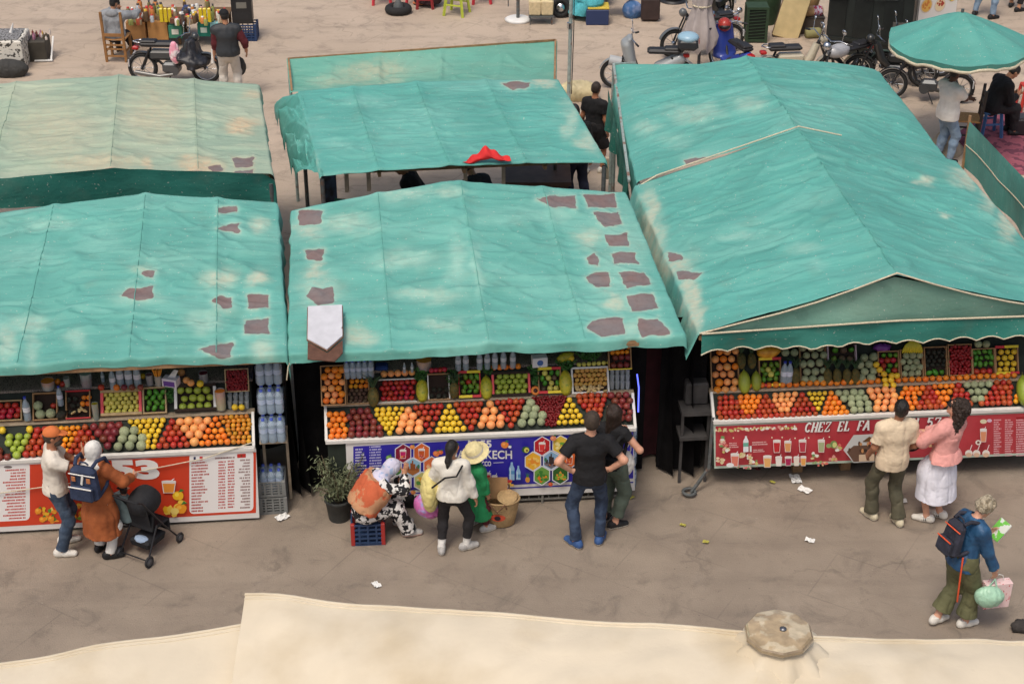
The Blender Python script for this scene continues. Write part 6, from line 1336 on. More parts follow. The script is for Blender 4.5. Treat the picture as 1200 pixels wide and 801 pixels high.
P_.ell(975,516,4.2,4.6,(120,150,90));P_.ell(976,516.5,2.6,3.2,(216,216,140));P_.ell(969,517.5,3,2.6,(150,170,110));P_.ell(854,540,4.5,2.6,(240,240,240));splash(P_,870,543,12,1.6,[(240,200,190),(226,120,120),(120,150,100)],14,(.8,1.6));splash(P_,958,538,10,2.4,[(226,120,110),(150,180,120),(240,200,150)],12,(1,2));P_.done('drink_picture')
P_.poly([(986,522),(998,504.6),(1046,502),(1060,518),(1046,535),(998,537)],(206,208,206));P_.poly([(990,524),(998,517),(1046,515),(1056,520),(1046,533),(998,536)],(110,84,70))
for i in range(34):x=random.uniform(993,1052);y=random.uniform(513,532);P_.ell(x,y,random.uniform(1,2.4),random.uniform(1.4,3),random.choice([(60,50,44),(90,64,50),(170,120,80),(206,150,100),(130,140,120),(190,70,50)]),8)
P_.poly([(1008,512),(1016,506),(1026,511)],(110,80,50));P_.rect(1004,527,1022,535,(226,200,170),sk);P_.done('square_picture')
for x,y in((1092,505),(1100,510),(1088,514)):splash(P_,x,y,4,4,[(236,170,180),(120,80,60),(230,190,140)],8,(1.4,2.6));P_.done('dessert_picture')
glass_print(P_,1149,497,512,8,(226,150,110));P_.ell(1149,488,4,2.6,(226,214,180));P_.ell(1156,487,3,2,(220,190,210));P_.ell(1143,512.5,3.4,3,(236,226,214));P_.ell(1143,512.5,1.6,1.4,(120,60,50));P_.done('dessert_picture')
for x in(1132,1141,1152):P_.ell(x,525,4.4,4,(240,230,220));P_.ell(x,527,3.6,2.6,(226,190,160));P_.poly([(x+1,521),(x+3.2,515),(x+4,515.3),(x+2,521)],(240,230,230));P_.done('dessert_picture')
if 0:P_.done('dessert_picture')
for x0,x1,n in((1161,1170,17),(1174,1184,17),(1187,1203,16),(1206,1216,17),(1220,1232,17)):P_.lines(x0,485,x1,529,n,(226,180,184),sk,(.6,1));P_.done('price_list')
P_.rect(1187,482.8,1203,485,(150,20,30),sk);P_.done('list_heading')
c=SR.L(.75,.35,.19);b=MB();Mw=T(c)@rotz(SR.yaw)@Matrix.Rotation(R(90),4,'X');b.torus((0,0,0),.24,.018,Mw,30,6)
for k in range(8):b.tube([c,c+Vector((SR.X*math.cos(k*PI/4)+Vector((0,0,math.sin(k*PI/4))))*.24)],.007,5)
b.build('cart_wheel',mat('dull_red_iron',C(110,36,36),.6,.2),SR.root,world=True)
for x,w in((1.05,.12),(1.62,.12),(2.9,.12)):
 b=MB();b.box((0,0,.11),(w,.12,.22),T(SR.L(x,.3,0))@rotz(SR.yaw),bev=.008);b.build('wooden_block',M_WOOD,SR.root,world=True)
b=MB();b.bar(SR.L(-.06,.0,.25),SR.L(-.05,.02,.95),.035);b.bar(SR.L(-.28,-.12,.03),SR.L(-.04,.02,.3),.03);b.torus((0,0,0),.07,.02,T(SR.L(-.30,-.12,.05)),16,6);b.build('tow_bar',M_STEEL,SR.root,world=True)
for x in(.9,1.55,2.6):
 b=MB();b.bar(SR.L(x,.2,.22),SR.L(x,1.0,.22),.05,.08);b.build('chassis_beam',M_WOOD,SR.root,world=True)
for S_ in(SM,SL,SR):
 pass
def cloth(n,rgb,rgb2=None,sc=6,t=(.45,.6),**k):return mat('cloth_'+n,C(*rgb),k.pop('rough',.85),k.pop('var',.12),7,.6,20,col2=C(*rgb2)if rgb2 else None,c2scale=sc,c2t=t,**k)
K_CREAM=cloth('cream_tee',(222,214,200));K_DENIM=cloth('denim',(52,68,88),(76,92,112),9);K_DENIM2=cloth('dark_denim',(40,54,76),(58,74,98),9);K_RUST=cloth('rust',(166,92,48),(150,80,40),5);K_WHITE=cloth('white',(224,222,216));K_WHITE2=cloth('white_knit',(226,222,210),var=.06)
K_BLACK=cloth('black',(22,22,25));K_LEG=cloth('legging',(34,32,34));K_OLIVE=cloth('olive',(88,84,66),(76,74,58),6);K_SAGE=cloth('sage',(84,96,84));K_BEIGE=cloth('beige',(224,204,174));K_PINK=cloth('pink',(226,160,152));K_SKIRT=cloth('lilac_white',(226,226,236));K_NAVY=cloth('navy',(40,52,78),(50,62,90),8);K_BLUEJ=cloth('blue_down',(34,74,110),(44,90,128),8,rough=.5);K_GREYH=cloth('grey_fleece',(148,152,156),(134,138,142),9);K_GREEN=cloth('green',(36,140,84));K_TURQ=cloth('turquoise',(88,186,198));K_MAROON=cloth('maroon',(92,30,38));K_DKM=cloth('dark_plum',(56,34,38));K_KHAKI=cloth('khaki',(104,104,72),(92,92,62),6);K_LTDEN=cloth('light_denim',(128,150,172),(108,130,154),8);K_LGREY=cloth('pale_grey',(196,190,180));K_TEALJ=cloth('grey_teal',(110,128,130))
K_SCARF=cloth('lilac_flower',(208,206,226),(160,180,214),16,(.55,.62));K_SHAWL=mat('check_shawl',C(196,146,108),.9,.08,8,.3,80,col2=C(200,100,64),c2scale=3.0,c2t=(.5,.52));K_COW=cloth('cow_print',(226,224,220),(24,24,28),17,(.49,.51))
K_SHOEW=mat('white_leather',C(224,220,210),.5,.05,20);K_SOLE=mat('shoe_sole',C(232,228,214),.6);K_SOLED=mat('dark_sole',C(40,40,42),.7);K_SHOEB=mat('black_shoe',C(26,26,28),.6);K_SHOEBL=mat('blue_trainer',C(52,86,138),.6,.25,30);K_SHOEG=mat('grey_trainer',C(178,176,172),.6,.2,30);K_SHOET=mat('tan_trainer',C(206,196,168),.6,.15,30)
H_BLACK=mat('black_hair',(.012,.010,.009),.42,.3,30,.5,120);H_BROWN=mat('dark_brown_hair',(.030,.017,.011),.45,.3,30,.6,120);H_SHORT=mat('cropped_brown_hair',(.055,.038,.026),.7,.3,40,.5,160);H_GREY=mat('grey_blonde_hair',C(184,172,148),.6,.2,30,.7,90,col2=C(130,118,96),c2scale=26)
LIGHT,TAN,DARK,MID=(214,160,132),(186,134,102),(88,58,44),(170,116,86)
def gnd(px,py):return at(px,py,0)
def backpack(root,pos,M,w,h,d,m_main,m_trim,label,tabs=False,two=True):
 """M: frame with Z up the back, -Y away from the wearer"""
 o=thing('backpack',label,'backpack',(M@Vector((0,0,0))));b=MB();b.box((0,0,0),(w,d,h),M,bev=.055,taper=.86);b.build('main_bag',m_main,o,world=True)
 b=MB();b.box((0,-d*.62,-h*.2),(w*.82,d*.5,h*.46),M,bev=.035);b.build('front_pocket',m_main,o,world=True)
 b=MB();b.tube([M@Vector(p)for p in((-w*.40,-d*.88,-h*.01),(w*.40,-d*.88,-h*.01))],.008,6);b.tube([M@Vector(p)for p in((-w*.46,-d*.35,h*.28),(-w*.3,-d*.54,h*.32),(w*.3,-d*.54,h*.32),(w*.46,-d*.35,h*.28))],.007,6);b.build('zip_trim',m_trim,o,world=True)
 if tabs:
  for s_ in(-1,1):b=MB();b.box((s_*w*.26,-d*.54,h*.18),(.045,.012,.06),M,bev=.004);b.build('leather_tab',mat('tan_leather',C(176,112,70),.6),o,world=True)
  b=MB();b.box((.0,-d*.56,h*.2),(.025,.014,.13),M@Matrix.Rotation(.2,4,'Y'),bev=.004);b.build('tag',K_WHITE,o,world=True)
 for s_ in(-1,1):
  b=MB();pts=[M@Vector(p)for p in((s_*w*.3,d*.1,h*.46),(s_*w*.36,d*.6,h*.56),(s_*w*.42,d*1.6,h*.50),(s_*w*.46,d*2.1,h*.15),(s_*w*.46,d*1.3,-h*.25),(s_*w*.4,d*.3,-h*.4))];b.tube(pts,.021,6);b.build('strap',m_main,o,world=True)
 b=MB();b.tube([M@Vector(p)for p in((-.05,d*.2,h*.5),(-.03,d*.1,h*.58),(.03,d*.1,h*.58),(.05,d*.2,h*.5))],.010,6);b.build('handle',m_main,o,world=True);return o
def fig_frame(f,p):
 """world matrix at local point p with the torso's axes"""
 m=Matrix(((f.rt[0],f.fw[0],f.up[0],p[0]),(f.rt[1],f.fw[1],f.up[1],p[1]),(f.rt[2],f.fw[2],f.up[2],p[2]),(0,0,0,1)));return parent_world(f.root)@m
def fw_(f,p):return parent_world(f.root)@Vector(p)
def soft_bag(name,label,cat,c,size,m,handle_to=None,seed=1,hm=None,yaw=0):
 """soft bag: a lumpy sack with a loop of handle"""
 o=thing(name,label,cat,c,yaw);P,Q=surf([Ell((0,0,0),V3(*size)*.62,None,.03),Cap((0,0,-size[2]*.25),(0,0,size[2]*.15),(size[0]*.5,size[1]*.5),(size[0]*.42,size[1]*.36),(1,0,0),.03)],.012,fold=.012,ffreq=(13,13,9),seed=seed)
 raw_mesh('bag',P,Q,m,o)
 if handle_to is not None:
  b=MB();t=Vector(handle_to)
  for s_ in(-1,1):b.tube([Vector(c)+Vector((s_*size[0]*.3,0,size[2]*.35)),Vector(c).lerp(t,.6)+Vector((s_*size[0]*.15,0,0)),t],.008,5)
  b.build('handle',hm or m,o,world=True)
 return o
f=Fig('person','man in an orange cap, cream tee and jeans standing with folded arms',gnd(77,643),R(-72),1.55,'m',.96,lean=2,skin=MID,head=(0,4,0),feet=[(-.12,.02,5),(.12,-.04,-12)],hands=[dict(t=(.06,.27,1.14),hint=(-1,-.2,-.6),dir=(.9,.3,.1),palm=(0,-1,0),curl=35),dict(t=(.02,.33,1.20),hint=(1,-.2,-.5),dir=(-.4,.6,.5),palm=(-1,0,.2),curl=45)])
f.shirt(K_CREAM,.62,.022,-.04);f.pants(K_DENIM,.018,cuff=.07);f.shoes(K_SHOEW,K_SOLE,w=1.1);f.hair(H_SHORT,'crop');f.cap(mat('orange_cap',C(214,118,62),.8,.08,9,.2,80),brim=0)
bd=f.wear('beard',[Ell(f.H-f.hu*.07+f.hf*.045,V3(.062,.06,.05),[f.hr,f.hf,f.hu])],H_SHORT,.003,subs=[Ell(f.H-f.hu*.058+f.hf*.105,V3(.022,.03,.010),[f.hr,f.hf,f.hu])])
o=thing('phone','dark phone in the hand of the man in the orange cap','phone',fw_(f,f.wri[1]));b=MB();b.box((0,0,0),(.07,.012,.14),fig_frame(f,f.wri[1]+V3(-.02,.10,.07)),bev=.005);b.build('phone',K_SHOEB,o,world=True)
f=Fig('person','woman in a white headscarf and long rust coat wearing a navy backpack',gnd(124,649),R(-16),1.42,'f',1.0,lean=1,skin=LIGHT,head=(-25,8,0),feet=[(-.09,.06,-10),(.09,-.05,-58)],hands=[None,dict(t=(.30,.26,.90),hint=(.6,-1,-.2))])
f.pants(K_WHITE,.016,cuff=.06);f.shoes(K_SHOEB,K_SOLED);f.shirt(K_RUST,1.9,.028,-.02,'coat_top',fold=.010);f.skirt(K_RUST,.30,w0=(.16,.135),w1=(.225,.20),waist=.16,name='coat_skirt',mids=[(V3(0,0,.55),(.20,.165))]);f.scarf(K_WHITE)
backpack(f,None,fig_frame(f,f.P+f.up*.30-f.fw*.20),.33,.42,.13,K_NAVY,K_WHITE,'navy backpack with white piping and tan tabs worn over the rust coat',True)
c=gnd(174,645);st=thing('stroller','black folding stroller with raised hood beside the woman in rust','stroller',c,R(-28));st.scale=(.82,)*3
M_ST=mat('stroller_black',C(28,29,33),.8,.15,12,.25,60);M_FR=mat('stroller_frame',C(40,40,44),.4,metal=.3)
P,Q=surf([Ell((0,.05,.78),(.20,.26,.20),None,.02,[((0,.22,.8),(0,1,.35)),((0,-.05,.62),(0,-.5,-1))])],.012,subs=[Ell((0,.16,.74),(.17,.26,.17))],fold=.004);raw_mesh('hood',P,Q,M_ST,st)
b=MB();b.add([(-.17,-.13,.84),(.17,-.13,.84),(.16,-.06,.42),(-.16,-.06,.42)],[(0,1,2,3)]);b.box((0,.0,.60),(.36,.03,.46),Matrix.Rotation(R(-14),4,'X')@T(0,-.16,.0),bev=.012);b.build('backrest',M_ST,st)
b=MB();b.box((0,.10,.40),(.34,.34,.05),bev=.02);b.box((0,.3,.3),(.3,.04,.2),bev=.015);b.build('seat',M_ST,st)
b=MB();b.box((0,.02,.20),(.30,.34,.14),bev=.03,taper=1.1);b.build('basket',M_ST,st);b=MB();b.sphere((0,-.10,.25),(.12,.07,.05),10,7);b.build('contents',cloth('pale_blue',(150,170,196)),st)
for s_ in(-1,1):
 b=MB();b.tube([(s_*.22,.36,.08),(s_*.2,.1,.45),(s_*.2,-.22,.95),(s_*.2,-.30,1.0)],.013,7);b.build('side_tube',M_FR,st);b=MB();b.tube([(s_*.23,-.28,.08),(s_*.2,.0,.48)],.013,7);b.build('rear_leg',M_FR,st)
 for y,r in((-.28,.085),(.36,.075)):
  b=MB();b.torus((0,0,0),r-.018,.018,T(s_*.25,y,.085 if y<0 else.075)@Matrix.Rotation(R(90),4,'Y'),22,7);w=b.build('wheel',paint(40,40,42,.8),st);b=MB();b.lathe([(.0,-.012),(r-.03,-.01),(r-.03,.01),(0,.012)],14,T(s_*.25,y,.085 if y<0 else.075)@Matrix.Rotation(R(90),4,'Y'));b.build('hub',paint(110,110,112,.5),w)
b=MB();b.tube([(-.2,-.30,1.0),(-.15,-.33,1.02),(.15,-.33,1.02),(.2,-.30,1.0)],.016,7);b.build('handle',M_ST,st);b=MB();b.tube([(-.23,-.28,.09),(.23,-.28,.09)],.010,6);b.build('axle',M_FR,st)
cm=rotz(R(-28));cp_=c+(cm.to_3x3()@Vector((-.24,-.02,.0)))
f=Fig('person','small child in a black cap and grey-teal jacket sitting in the black stroller',cp_,R(-10),.82,'m',1.1,lean=5,pelvis=(0,0,.38),skin=LIGHT,feet=[(-.07,.26,0,.22),(.07,.26,0,.22)],hands=[dict(t=(-.10,.22,.56)),dict(t=(.10,.22,.56))],head=(15,0,0),knee=[(0,1,1),(0,1,1)])
f.shirt(K_TEALJ,1.9,.02,-.02,'jacket');f.pants(K_LEG,.012);f.shoes(K_SHOEW,K_SOLE);f.hair(H_BROWN,'crop');f.cap(K_BLACK,brim=70)
cr=gnd(431,637)+Vector((0,.12,0));M_BLC=mat('blue_crate_plastic',C(40,62,96),.55,.15,12);M_RDC=mat('red_crate_corner',C(166,48,44),.55)
plastic_crate(T(cr)@rotz(R(4)),.37,.30,.28,'blue plastic crate with red corners, used as a seat by the woman in cow print',M_BLC,corner=M_RDC,slots=4)
f=Fig('person','woman in a flowered headscarf, checked shawl and cow-print trousers sitting on a blue crate',cr,R(-72),1.42,'f',1.12,lean=30,pelvis=(0,-.03,.40),skin=TAN,feet=[(-.13,.40,0),(.10,.44,-6)],hands=[dict(t=(-.08,.42,.62),hint=(-1,-.2,-.6)),dict(t=(.05,.42,.80),hint=(1,-.2,-.8),dir=(0,.3,1))],head=(0,18,0),knee=[(-.1,1,1),(.1,1,1)])
f.pants(K_COW,.03,cuff=.10,thick=1.12);f.shirt(K_COW,1.9,.022,-.03,'blouse');f.shoes(K_SHOEG,mat('coral_sole',C(226,190,176),.6),w=1.15);f.scarf(K_SCARF,drape=True)
f.wear('shawl',[Ell(f.N-f.up*.16-f.fw*.02,V3(.25,.175,.24),[f.rt,f.fw,f.up],.05),Cap(f.N-f.up*.1,f.N-f.up*.36-f.fw*.03,(.22,.17),(.25,.19),f.rt,.06)],K_SHAWL,.014,[(f.N-f.up*.40,-f.up),(f.N-f.up*.02,f.up)],subs=[Ell(f.N-f.up*.16+f.fw*.22,V3(.13,.16,.22),[f.rt,f.fw,f.up])])
soft_bag('handbag','black bag on the ground between the seated woman and the blue banner','bag',gnd(480,600)+Vector((0,.15,.14)),(.34,.18,.26),K_BLACK,gnd(480,600)+Vector((0,.15,.38)))
soft_bag('bundle','pale grey bundle behind the seated woman beside the potted shrub','bundle',gnd(418,612)+Vector((.0,.30,.28)),(.26,.2,.5),K_LGREY)
f=Fig('person','woman with a black ponytail, white sweater and black leggings facing the blue banner',gnd(531,645),R(-8),1.41,'f',1.02,lean=1,skin=TAN,head=(-15,-4,4),feet=[(-.12,-.04,10),(.14,.05,-55)],hands=[dict(t=(-.26,.12,.72),hint=(-.6,-1,-.2),dir=(-.1,.4,-1)),dict(t=(.25,.04,.68),hint=(.4,-1,0))])
f.pants(K_LEG,.010,upto=1.72,cuff=.055);f.shirt(K_WHITE2,1.93,.022,-.03,'sweater',fold=.014);f.shoes(K_SHOEG,K_SOLE,w=1.1);f.hair(H_BLACK,'tail',length=.34)
f.wear('socks',sum([[Cap(f.knee[d]+(f.ank[d]-f.knee[d])*.70,f.ank[d],.047,.044)]for d in(-1,1)],[]),K_WHITE)
b=MB();q=[f.N+f.rt*.13-f.up*.01-f.fw*.06,f.N-f.up*.1+f.rt*.08-f.fw*.15,f.P+f.up*.30-f.rt*.04-f.fw*.165,f.P+f.up*.14-f.rt*.19-f.fw*.13];b.tube([fw_(f,p)for p in q],.011,5);o=b.build('bag_strap',K_BLACK);tag(o,'thin black shoulder strap across the back of the woman in white','strap')
soft_bag('shoulder_bag','pale yellow quilted bag in the crook of the arm of the woman in white','bag',fw_(f,f.elb[-1]+V3(-.03,.02,-.16)),(.17,.30,.40),cloth('butter_quilt',(226,212,140),var=.12),fw_(f,f.elb[-1]))
soft_bag('drawstring_bag','shiny pink and lilac bag hanging from the hand of the woman in white','bag',fw_(f,f.wri[-1]+V3(-.01,.04,-.24)),(.30,.2,.26),mat('pink_lilac_print',C(206,110,176),.35,.1,8,.2,40,col2=C(176,170,226),c2scale=9),fw_(f,f.wri[-1]+V3(0,.02,-.08)))
f=Fig('person','woman in a wide straw hat and green dress half hidden behind the woman in white',gnd(556,621),R(-58),1.06,'f',1.05,lean=4,skin=TAN,head=(10,10,0),feet=[(-.1,.0,0),(.09,.1,-8)],hands=[dict(t=(-.15,.1,.5)),dict(t=(.13,.1,.5))])
f.pants(K_MAROON,.014,upto=1.8);f.shoes(K_SHOEG,K_SOLE);f.shirt(K_GREEN,1.9,.022,-.02,'dress_top');f.skirt(K_GREEN,.20,w1=(.19,.17),name='dress_skirt');f.hair(H_BROWN,'long',length=.2)
o=thing('straw_hat','pale straw sun hat worn by the woman in the green dress','hat',fw_(f,f.H+f.hu*.05));Mh=parent_world(f.root)@Matrix(((f.hr[0],f.hf[0],f.hu[0],f.H[0]),(f.hr[1],f.hf[1],f.hu[1],f.H[1]),(f.hr[2],f.hf[2],f.hu[2],f.H[2]),(0,0,0,1)))@T(0,-.05,.03)@Matrix.Rotation(R(38),4,'X')
b=MB();b.lathe([(.158,-.010),(.125,.004),(.10,.012),(.092,.08),(.06,.105),(0,.11)],26,Mh,capb=False);b.build('hat',mat('pale_straw',C(226,212,160),.85,.12,30,.5,90),o,world=True);b=MB();b.lathe([(.101,.014),(.097,.045)],26,Mh,capb=False,capt=False);b.build('band',K_CREAM,o,world=True)
f=Fig('person','cropped-haired man in black tee and jeans standing with hands on his hips',gnd(689,636),R(2),1.68,'m',.97,lean=0,skin=LIGHT,head=(-8,-6,3),feet=[(-.14,-.05,38),(.13,.02,-20)],hands=[dict(t=(-.20,-.02,.97),hint=(-1,-.6,.1),dir=(.9,-.35,-.25),palm=(0,1,.2),curl=18),dict(t=(.21,-.01,.97),hint=(1,-.6,.1),dir=(-.85,.3,-.3),palm=(0,1,.2),curl=20)])
f.shirt(K_BLACK,.66,.022,-.05,slv_fit=.03);f.pants(K_DENIM2,.018,cuff=.068);f.shoes(K_SHOEBL,K_SOLE,w=1.12);f.hair(H_SHORT,'short',fold=.002)
f=Fig('person','woman with long dark hair, black top and sage trousers beside the man in black',gnd(713,614),R(-24),1.56,'f',.95,lean=1,skin=LIGHT,head=(52,-8,0),feet=[(-.07,.02,-10),(.09,-.03,-45)],hands=[dict(t=(-.05,.26,1.1),hint=(-1,-.4,-.4)),dict(t=(.17,.2,1.05),hint=(1,-.9,-.2))])
f.shirt(K_BLACK,.35,.016,-.02,'top');f.pants(K_SAGE,.025,upto=1.78,cuff=.085,thick=1.1);f.shoes(K_SHOEB,K_SOLE);f.hair(H_BROWN,'long',length=.32)
backpack(f,None,fig_frame(f,f.P+f.up*.20-f.fw*.17+f.rt*.04),.26,.36,.10,K_BLACK,K_LEG,'small black backpack on the woman with long dark hair')
soft_bag('carrier_bag','white carrier bag held by the woman in black next to the water packs','bag',fw_(f,V3(.10,.1,.78)),(.22,.12,.30),K_WHITE,fw_(f,V3(.16,.2,1.02)))
f=Fig('person','black-haired man in a loose beige tee and olive trousers looking at the Chez El stall',gnd(1036,610),R(8),1.58,'m',.96,lean=-1,side=1,skin=MID,head=(-14,-8,4),feet=[(-.13,.08,24),(.13,-.08,6)],hands=[dict(t=(-.22,.14,.82),hint=(-.3,-1,0)),dict(t=(.22,.16,.84),hint=(.3,-1,0))])
f.shirt(K_BEIGE,.75,.032,-.11,cuff=.082,fold=.010,slv_fit=.024);f.pants(K_OLIVE,.026,cuff=.092,fold=.011);f.shoes(K_SHOET,K_SOLE,w=1.1);f.hair(H_BLACK,'short',fold=.006)
f=Fig('person','curly-haired woman in a pink peplum blouse and long white skirt',gnd(1094,609),R(38),1.57,'f',.95,lean=-3,side=5,skin=LIGHT,head=(26,-12,6),feet=[(-.09,.04,30),(.09,.0,20)],hands=[dict(t=(-.12,.32,1.05),hint=(-1,-.5,-.5)),dict(t=(.0,.34,1.0),hint=(1,-.6,-.5))])
f.skirt(K_SKIRT,.33,w0=(.13,.10),w1=(.25,.22),waist=.12,mids=[(V3(.0,.05,.62),(.21,.20))],fold=.014);f.shoes(K_SHOEW,mat('gum_sole',C(206,200,190),.6))
f.shirt(K_PINK,1.75,.030,.02,'blouse',slv_fit=.042,fold=.012);f.skirt(K_PINK,.84,w0=(.15,.12),w1=(.225,.185),waist=.13,name='peplum',fold=.012,centre=(0,-.02,.84));f.hair(H_BROWN,'curly',fold=.020,length=.33)
for d in(-1,1):
 p,fd=f.foot[d];b=MB();lt=np.cross(fd,V3(0,0,1))
 for k in range(3):
  for s_ in(-1,1):q=p+fd*(.0+.022*k)+lt*s_*.047;b.bar(q+V3(0,0,.035)-fd*.008,q+V3(0,0,.075)-lt*s_*.012+fd*.01,.004,.009)
 o=b.build('shoe_stripes',K_BLACK,f.root)
b=MB();e=f.H+f.hu*.012+f.hf*.092;b.tube([e-f.hr*.075-f.hf*.03,e-f.hr*.06,e,e+f.hr*.06,e+f.hr*.075-f.hf*.03],.017,6);o=b.build('sunglasses',K_SHOEB,f.root)
soft_bag('handbag','small black bag held in front of the woman in pink','bag',fw_(f,V3(-.10,.36,.92)),(.20,.14,.24),K_BLACK,fw_(f,V3(-.1,.33,1.08)))
f=Fig('person','grey-haired woman in a blue puffer jacket walking with bags in the lower right',gnd(1115,731),R(-66),1.56,'f',.97,lean=11,skin=LIGHT,head=(-6,30,0),pelvis=(0,.0,.83),feet=[(-.07,-.14,5,.02),(.08,.10,-6)],hands=[dict(t=(-.06,.34,1.02),hint=(-1,-.4,-.5),dir=(.3,1,.1)),dict(t=(.24,.24,.74),hint=(.6,-1,0),dir=(0,.25,-1))])
f.pants(K_KHAKI,.034,upto=1.80,cuff=.12,thick=1.1,fold=.014);f.shirt(K_BLUEJ,1.9,.028,-.07,'puffer_jacket',fold=.012,slv_fit=.03);f.shoes(K_SHOEW,K_SOLE);f.hair(H_GREY,'bob',fold=.014)
backpack(f,None,fig_frame(f,f.P+f.up*.27-f.fw*.21),.25,.40,.13,cloth('charcoal_pack',(44,46,58),(54,56,70),8),mat('orange_piping',C(226,90,50),.6),'dark rucksack with orange piping on the grey-haired woman')
b=MB();b.tube([fw_(f,p)for p in(f.P-f.fw*.12+f.rt*.12+f.up*.1,f.P-f.fw*.1+f.rt*.17-f.up*.2,f.P-f.fw*.02+f.rt*.14-f.up*.42)],.010,5);o=b.build('orange_strap',mat('orange_piping',C(226,90,50),.6));tag(o,'loose orange strap dangling from the dark rucksack','strap')
h=fw_(f,f.wri[1]+V3(0,.03,-.12))
soft_bag('carrier_bag','pale green plastic bag full of fruit carried by the grey-haired woman','bag',h+Vector((-.05,-.06,-.17)),(.24,.16,.20),mat('mint_plastic',C(166,208,180),.3,.12,14,.4,30),h)
o=thing('paper_bag','pink patterned paper shopping bag carried beside the mint plastic bag','bag',h+Vector((.05,.05,-.22)),R(10));o.scale=(.8,)*3;b=MB();b.box((0,0,0),(.34,.12,.38),bev=.008,taper=1.05);b.build('bag',mat('pink_print_paper',C(236,206,204),.7,.06,9,col2=C(206,90,96),c2scale=26,c2t=(.6,.64)),o);b=MB();b.tube([(-.08,0,.18),(-.05,0,.28),(.0,0,.30),(.05,0,.28),(.08,0,.18)],.006,5);b.build('handle',K_WHITE,o)
o=thing('guide_book','green and white booklet held open by the grey-haired woman','book',fw_(f,f.wri[-1]+V3(.0,.12,.02)));Mb=fig_frame(f,f.wri[-1]+V3(.05,.09,.03))@Matrix.Rotation(R(-35),4,'X');b=MB();b.box((0,0,0),(.16,.012,.22),Mb,bev=.003);b.build('cover',mat('green_booklet',C(120,206,80),.5,col2=C(226,230,220),c2scale=9,c2t=(.52,.54)),o,world=True);b=MB();b.box((0,.012,-.004),(.15,.01,.21),Mb);b.build('pages',K_WHITE,o,world=True)
c=gnd(398,606);o=thing('potted_shrub','bushy olive-like shrub in a dark pot left of the seated woman','potted plant',c)
b=MB();b.lathe([(.12,0),(.15,.24),(.165,.25),(.165,.28),(.14,.28),(.13,.22),(0,.22)],18);b.build('pot',mat('dark_pot',C(58,60,58),.7,.2,9,.2,30),o);b=MB();r_=random.Random(4);tips=[]
for k in range(22):
 a=k*2.4;ln=r_.uniform(.35,.62);sp=r_.uniform(.12,.42);p0=Vector((.03*math.cos(a),.03*math.sin(a),.22));p1=p0+Vector((math.cos(a)*sp*.4,math.sin(a)*sp*.4,ln*.55));p2=p0+Vector((math.cos(a)*sp*.85,math.sin(a)*sp*.85,ln));b.tube([p0,p1,p2],[.010,.006,.003],5);tips+=[(p0.lerp(p1,.5),p1),(p1,p2)]
b.build('stems',mat('shrub_bark',C(110,96,74),.85),o);b=MB()
for p,q in tips:
 for k in range(34):
  t=r_.random();s=p.lerp(q,t)+Vector((r_.gauss(0,.045),r_.gauss(0,.045),r_.gauss(0,.04)));l=r_.uniform(.02,.034);m=T(s)@Matrix.Rotation(r_.uniform(0,6.28),4,'Z')@Matrix.Rotation(r_.uniform(-1.1,1.1),4,'Y');b.add([(-l,0,0),(0,-l*.28,.004),(l,0,0),(0,l*.28,.004)],[(0,1,2,3)],m)
b.build('foliage',mat('olive_leaf',C(84,92,62),.6,.3,20,col2=C(120,128,96),c2scale=14),o)
c=gnd(585,612);o=thing('straw_basket','big woven straw basket with a painted red eye before the blue banner','basket',c,R(-6));M_STRAW=mat('woven_straw',C(186,156,112),.85,.15,18,.7,70)
b=MB();prof=[(.14,0),(.17,.02),(.205,.18),(.225,.33),(.232,.345),(.222,.35),(.2,.2),(.15,.04),(0,.03)];b.lathe(prof,26,Matrix.Diagonal((1.0,.72,1,1)));b.build('basket',M_STRAW,o)
b=MB();b.torus((0,0,.345),.226,.013,Matrix.Diagonal((1,.72,1,1)),30,6);b.build('rim',M_STRAW,o)
for s_ in(-1,1):b=MB();b.tube([(-.1,s_*.16,.30),(-.09,s_*.2,.38),(0,s_*.2+.02,.42 if s_>0 else.26),(.09,s_*.2,.38),(.1,s_*.16,.30)],.011,6);b.build('handle',mat('brown_leather',C(110,78,56),.7),o)
def eye_pt(u,v):a=-PI/2+u/.2;r=.212+.11*v;return(r*math.cos(a)*1.01,r*.72*math.sin(a)-.006,.17+v)
b=MB();b.add([eye_pt(.085*math.cos(t),.048*math.sin(t)*(1 if abs(math.cos(t))<.8 else.7))for t in[2*PI*k/18 for k in range(18)]],[tuple(range(18))]);b.build('painted_eye',mat('red_wool',C(206,84,56),.9),o)
b=MB();b.add([tuple(Vector(eye_pt(.034*math.cos(t),.03*math.sin(t)))+Vector((0,-.006,0)))for t in[2*PI*k/14 for k in range(14)]],[tuple(range(14))]);b.build('pupil',mat('dark_wool',C(40,34,40),.9),o)
o=thing('cardboard_flap','piece of tan card standing up in the straw basket','card',c+Vector((-.03,.04,.36)));b=MB();b.box((0,0,.07),(.25,.008,.26),Matrix.Rotation(R(-10),4,'X'),bev=.002);b.build('card',M_KRAFT,o)
o=thing('straw_coaster','round woven mat lying across the straw basket rim','mat',c+Vector((.09,-.04,.37)));b=MB();b.lathe([(0,0),(.11,0),(.115,.008),(.11,.016),(0,.018)],22,Matrix.Rotation(R(14),4,'X'));b.build('mat',M_STRAW,o)
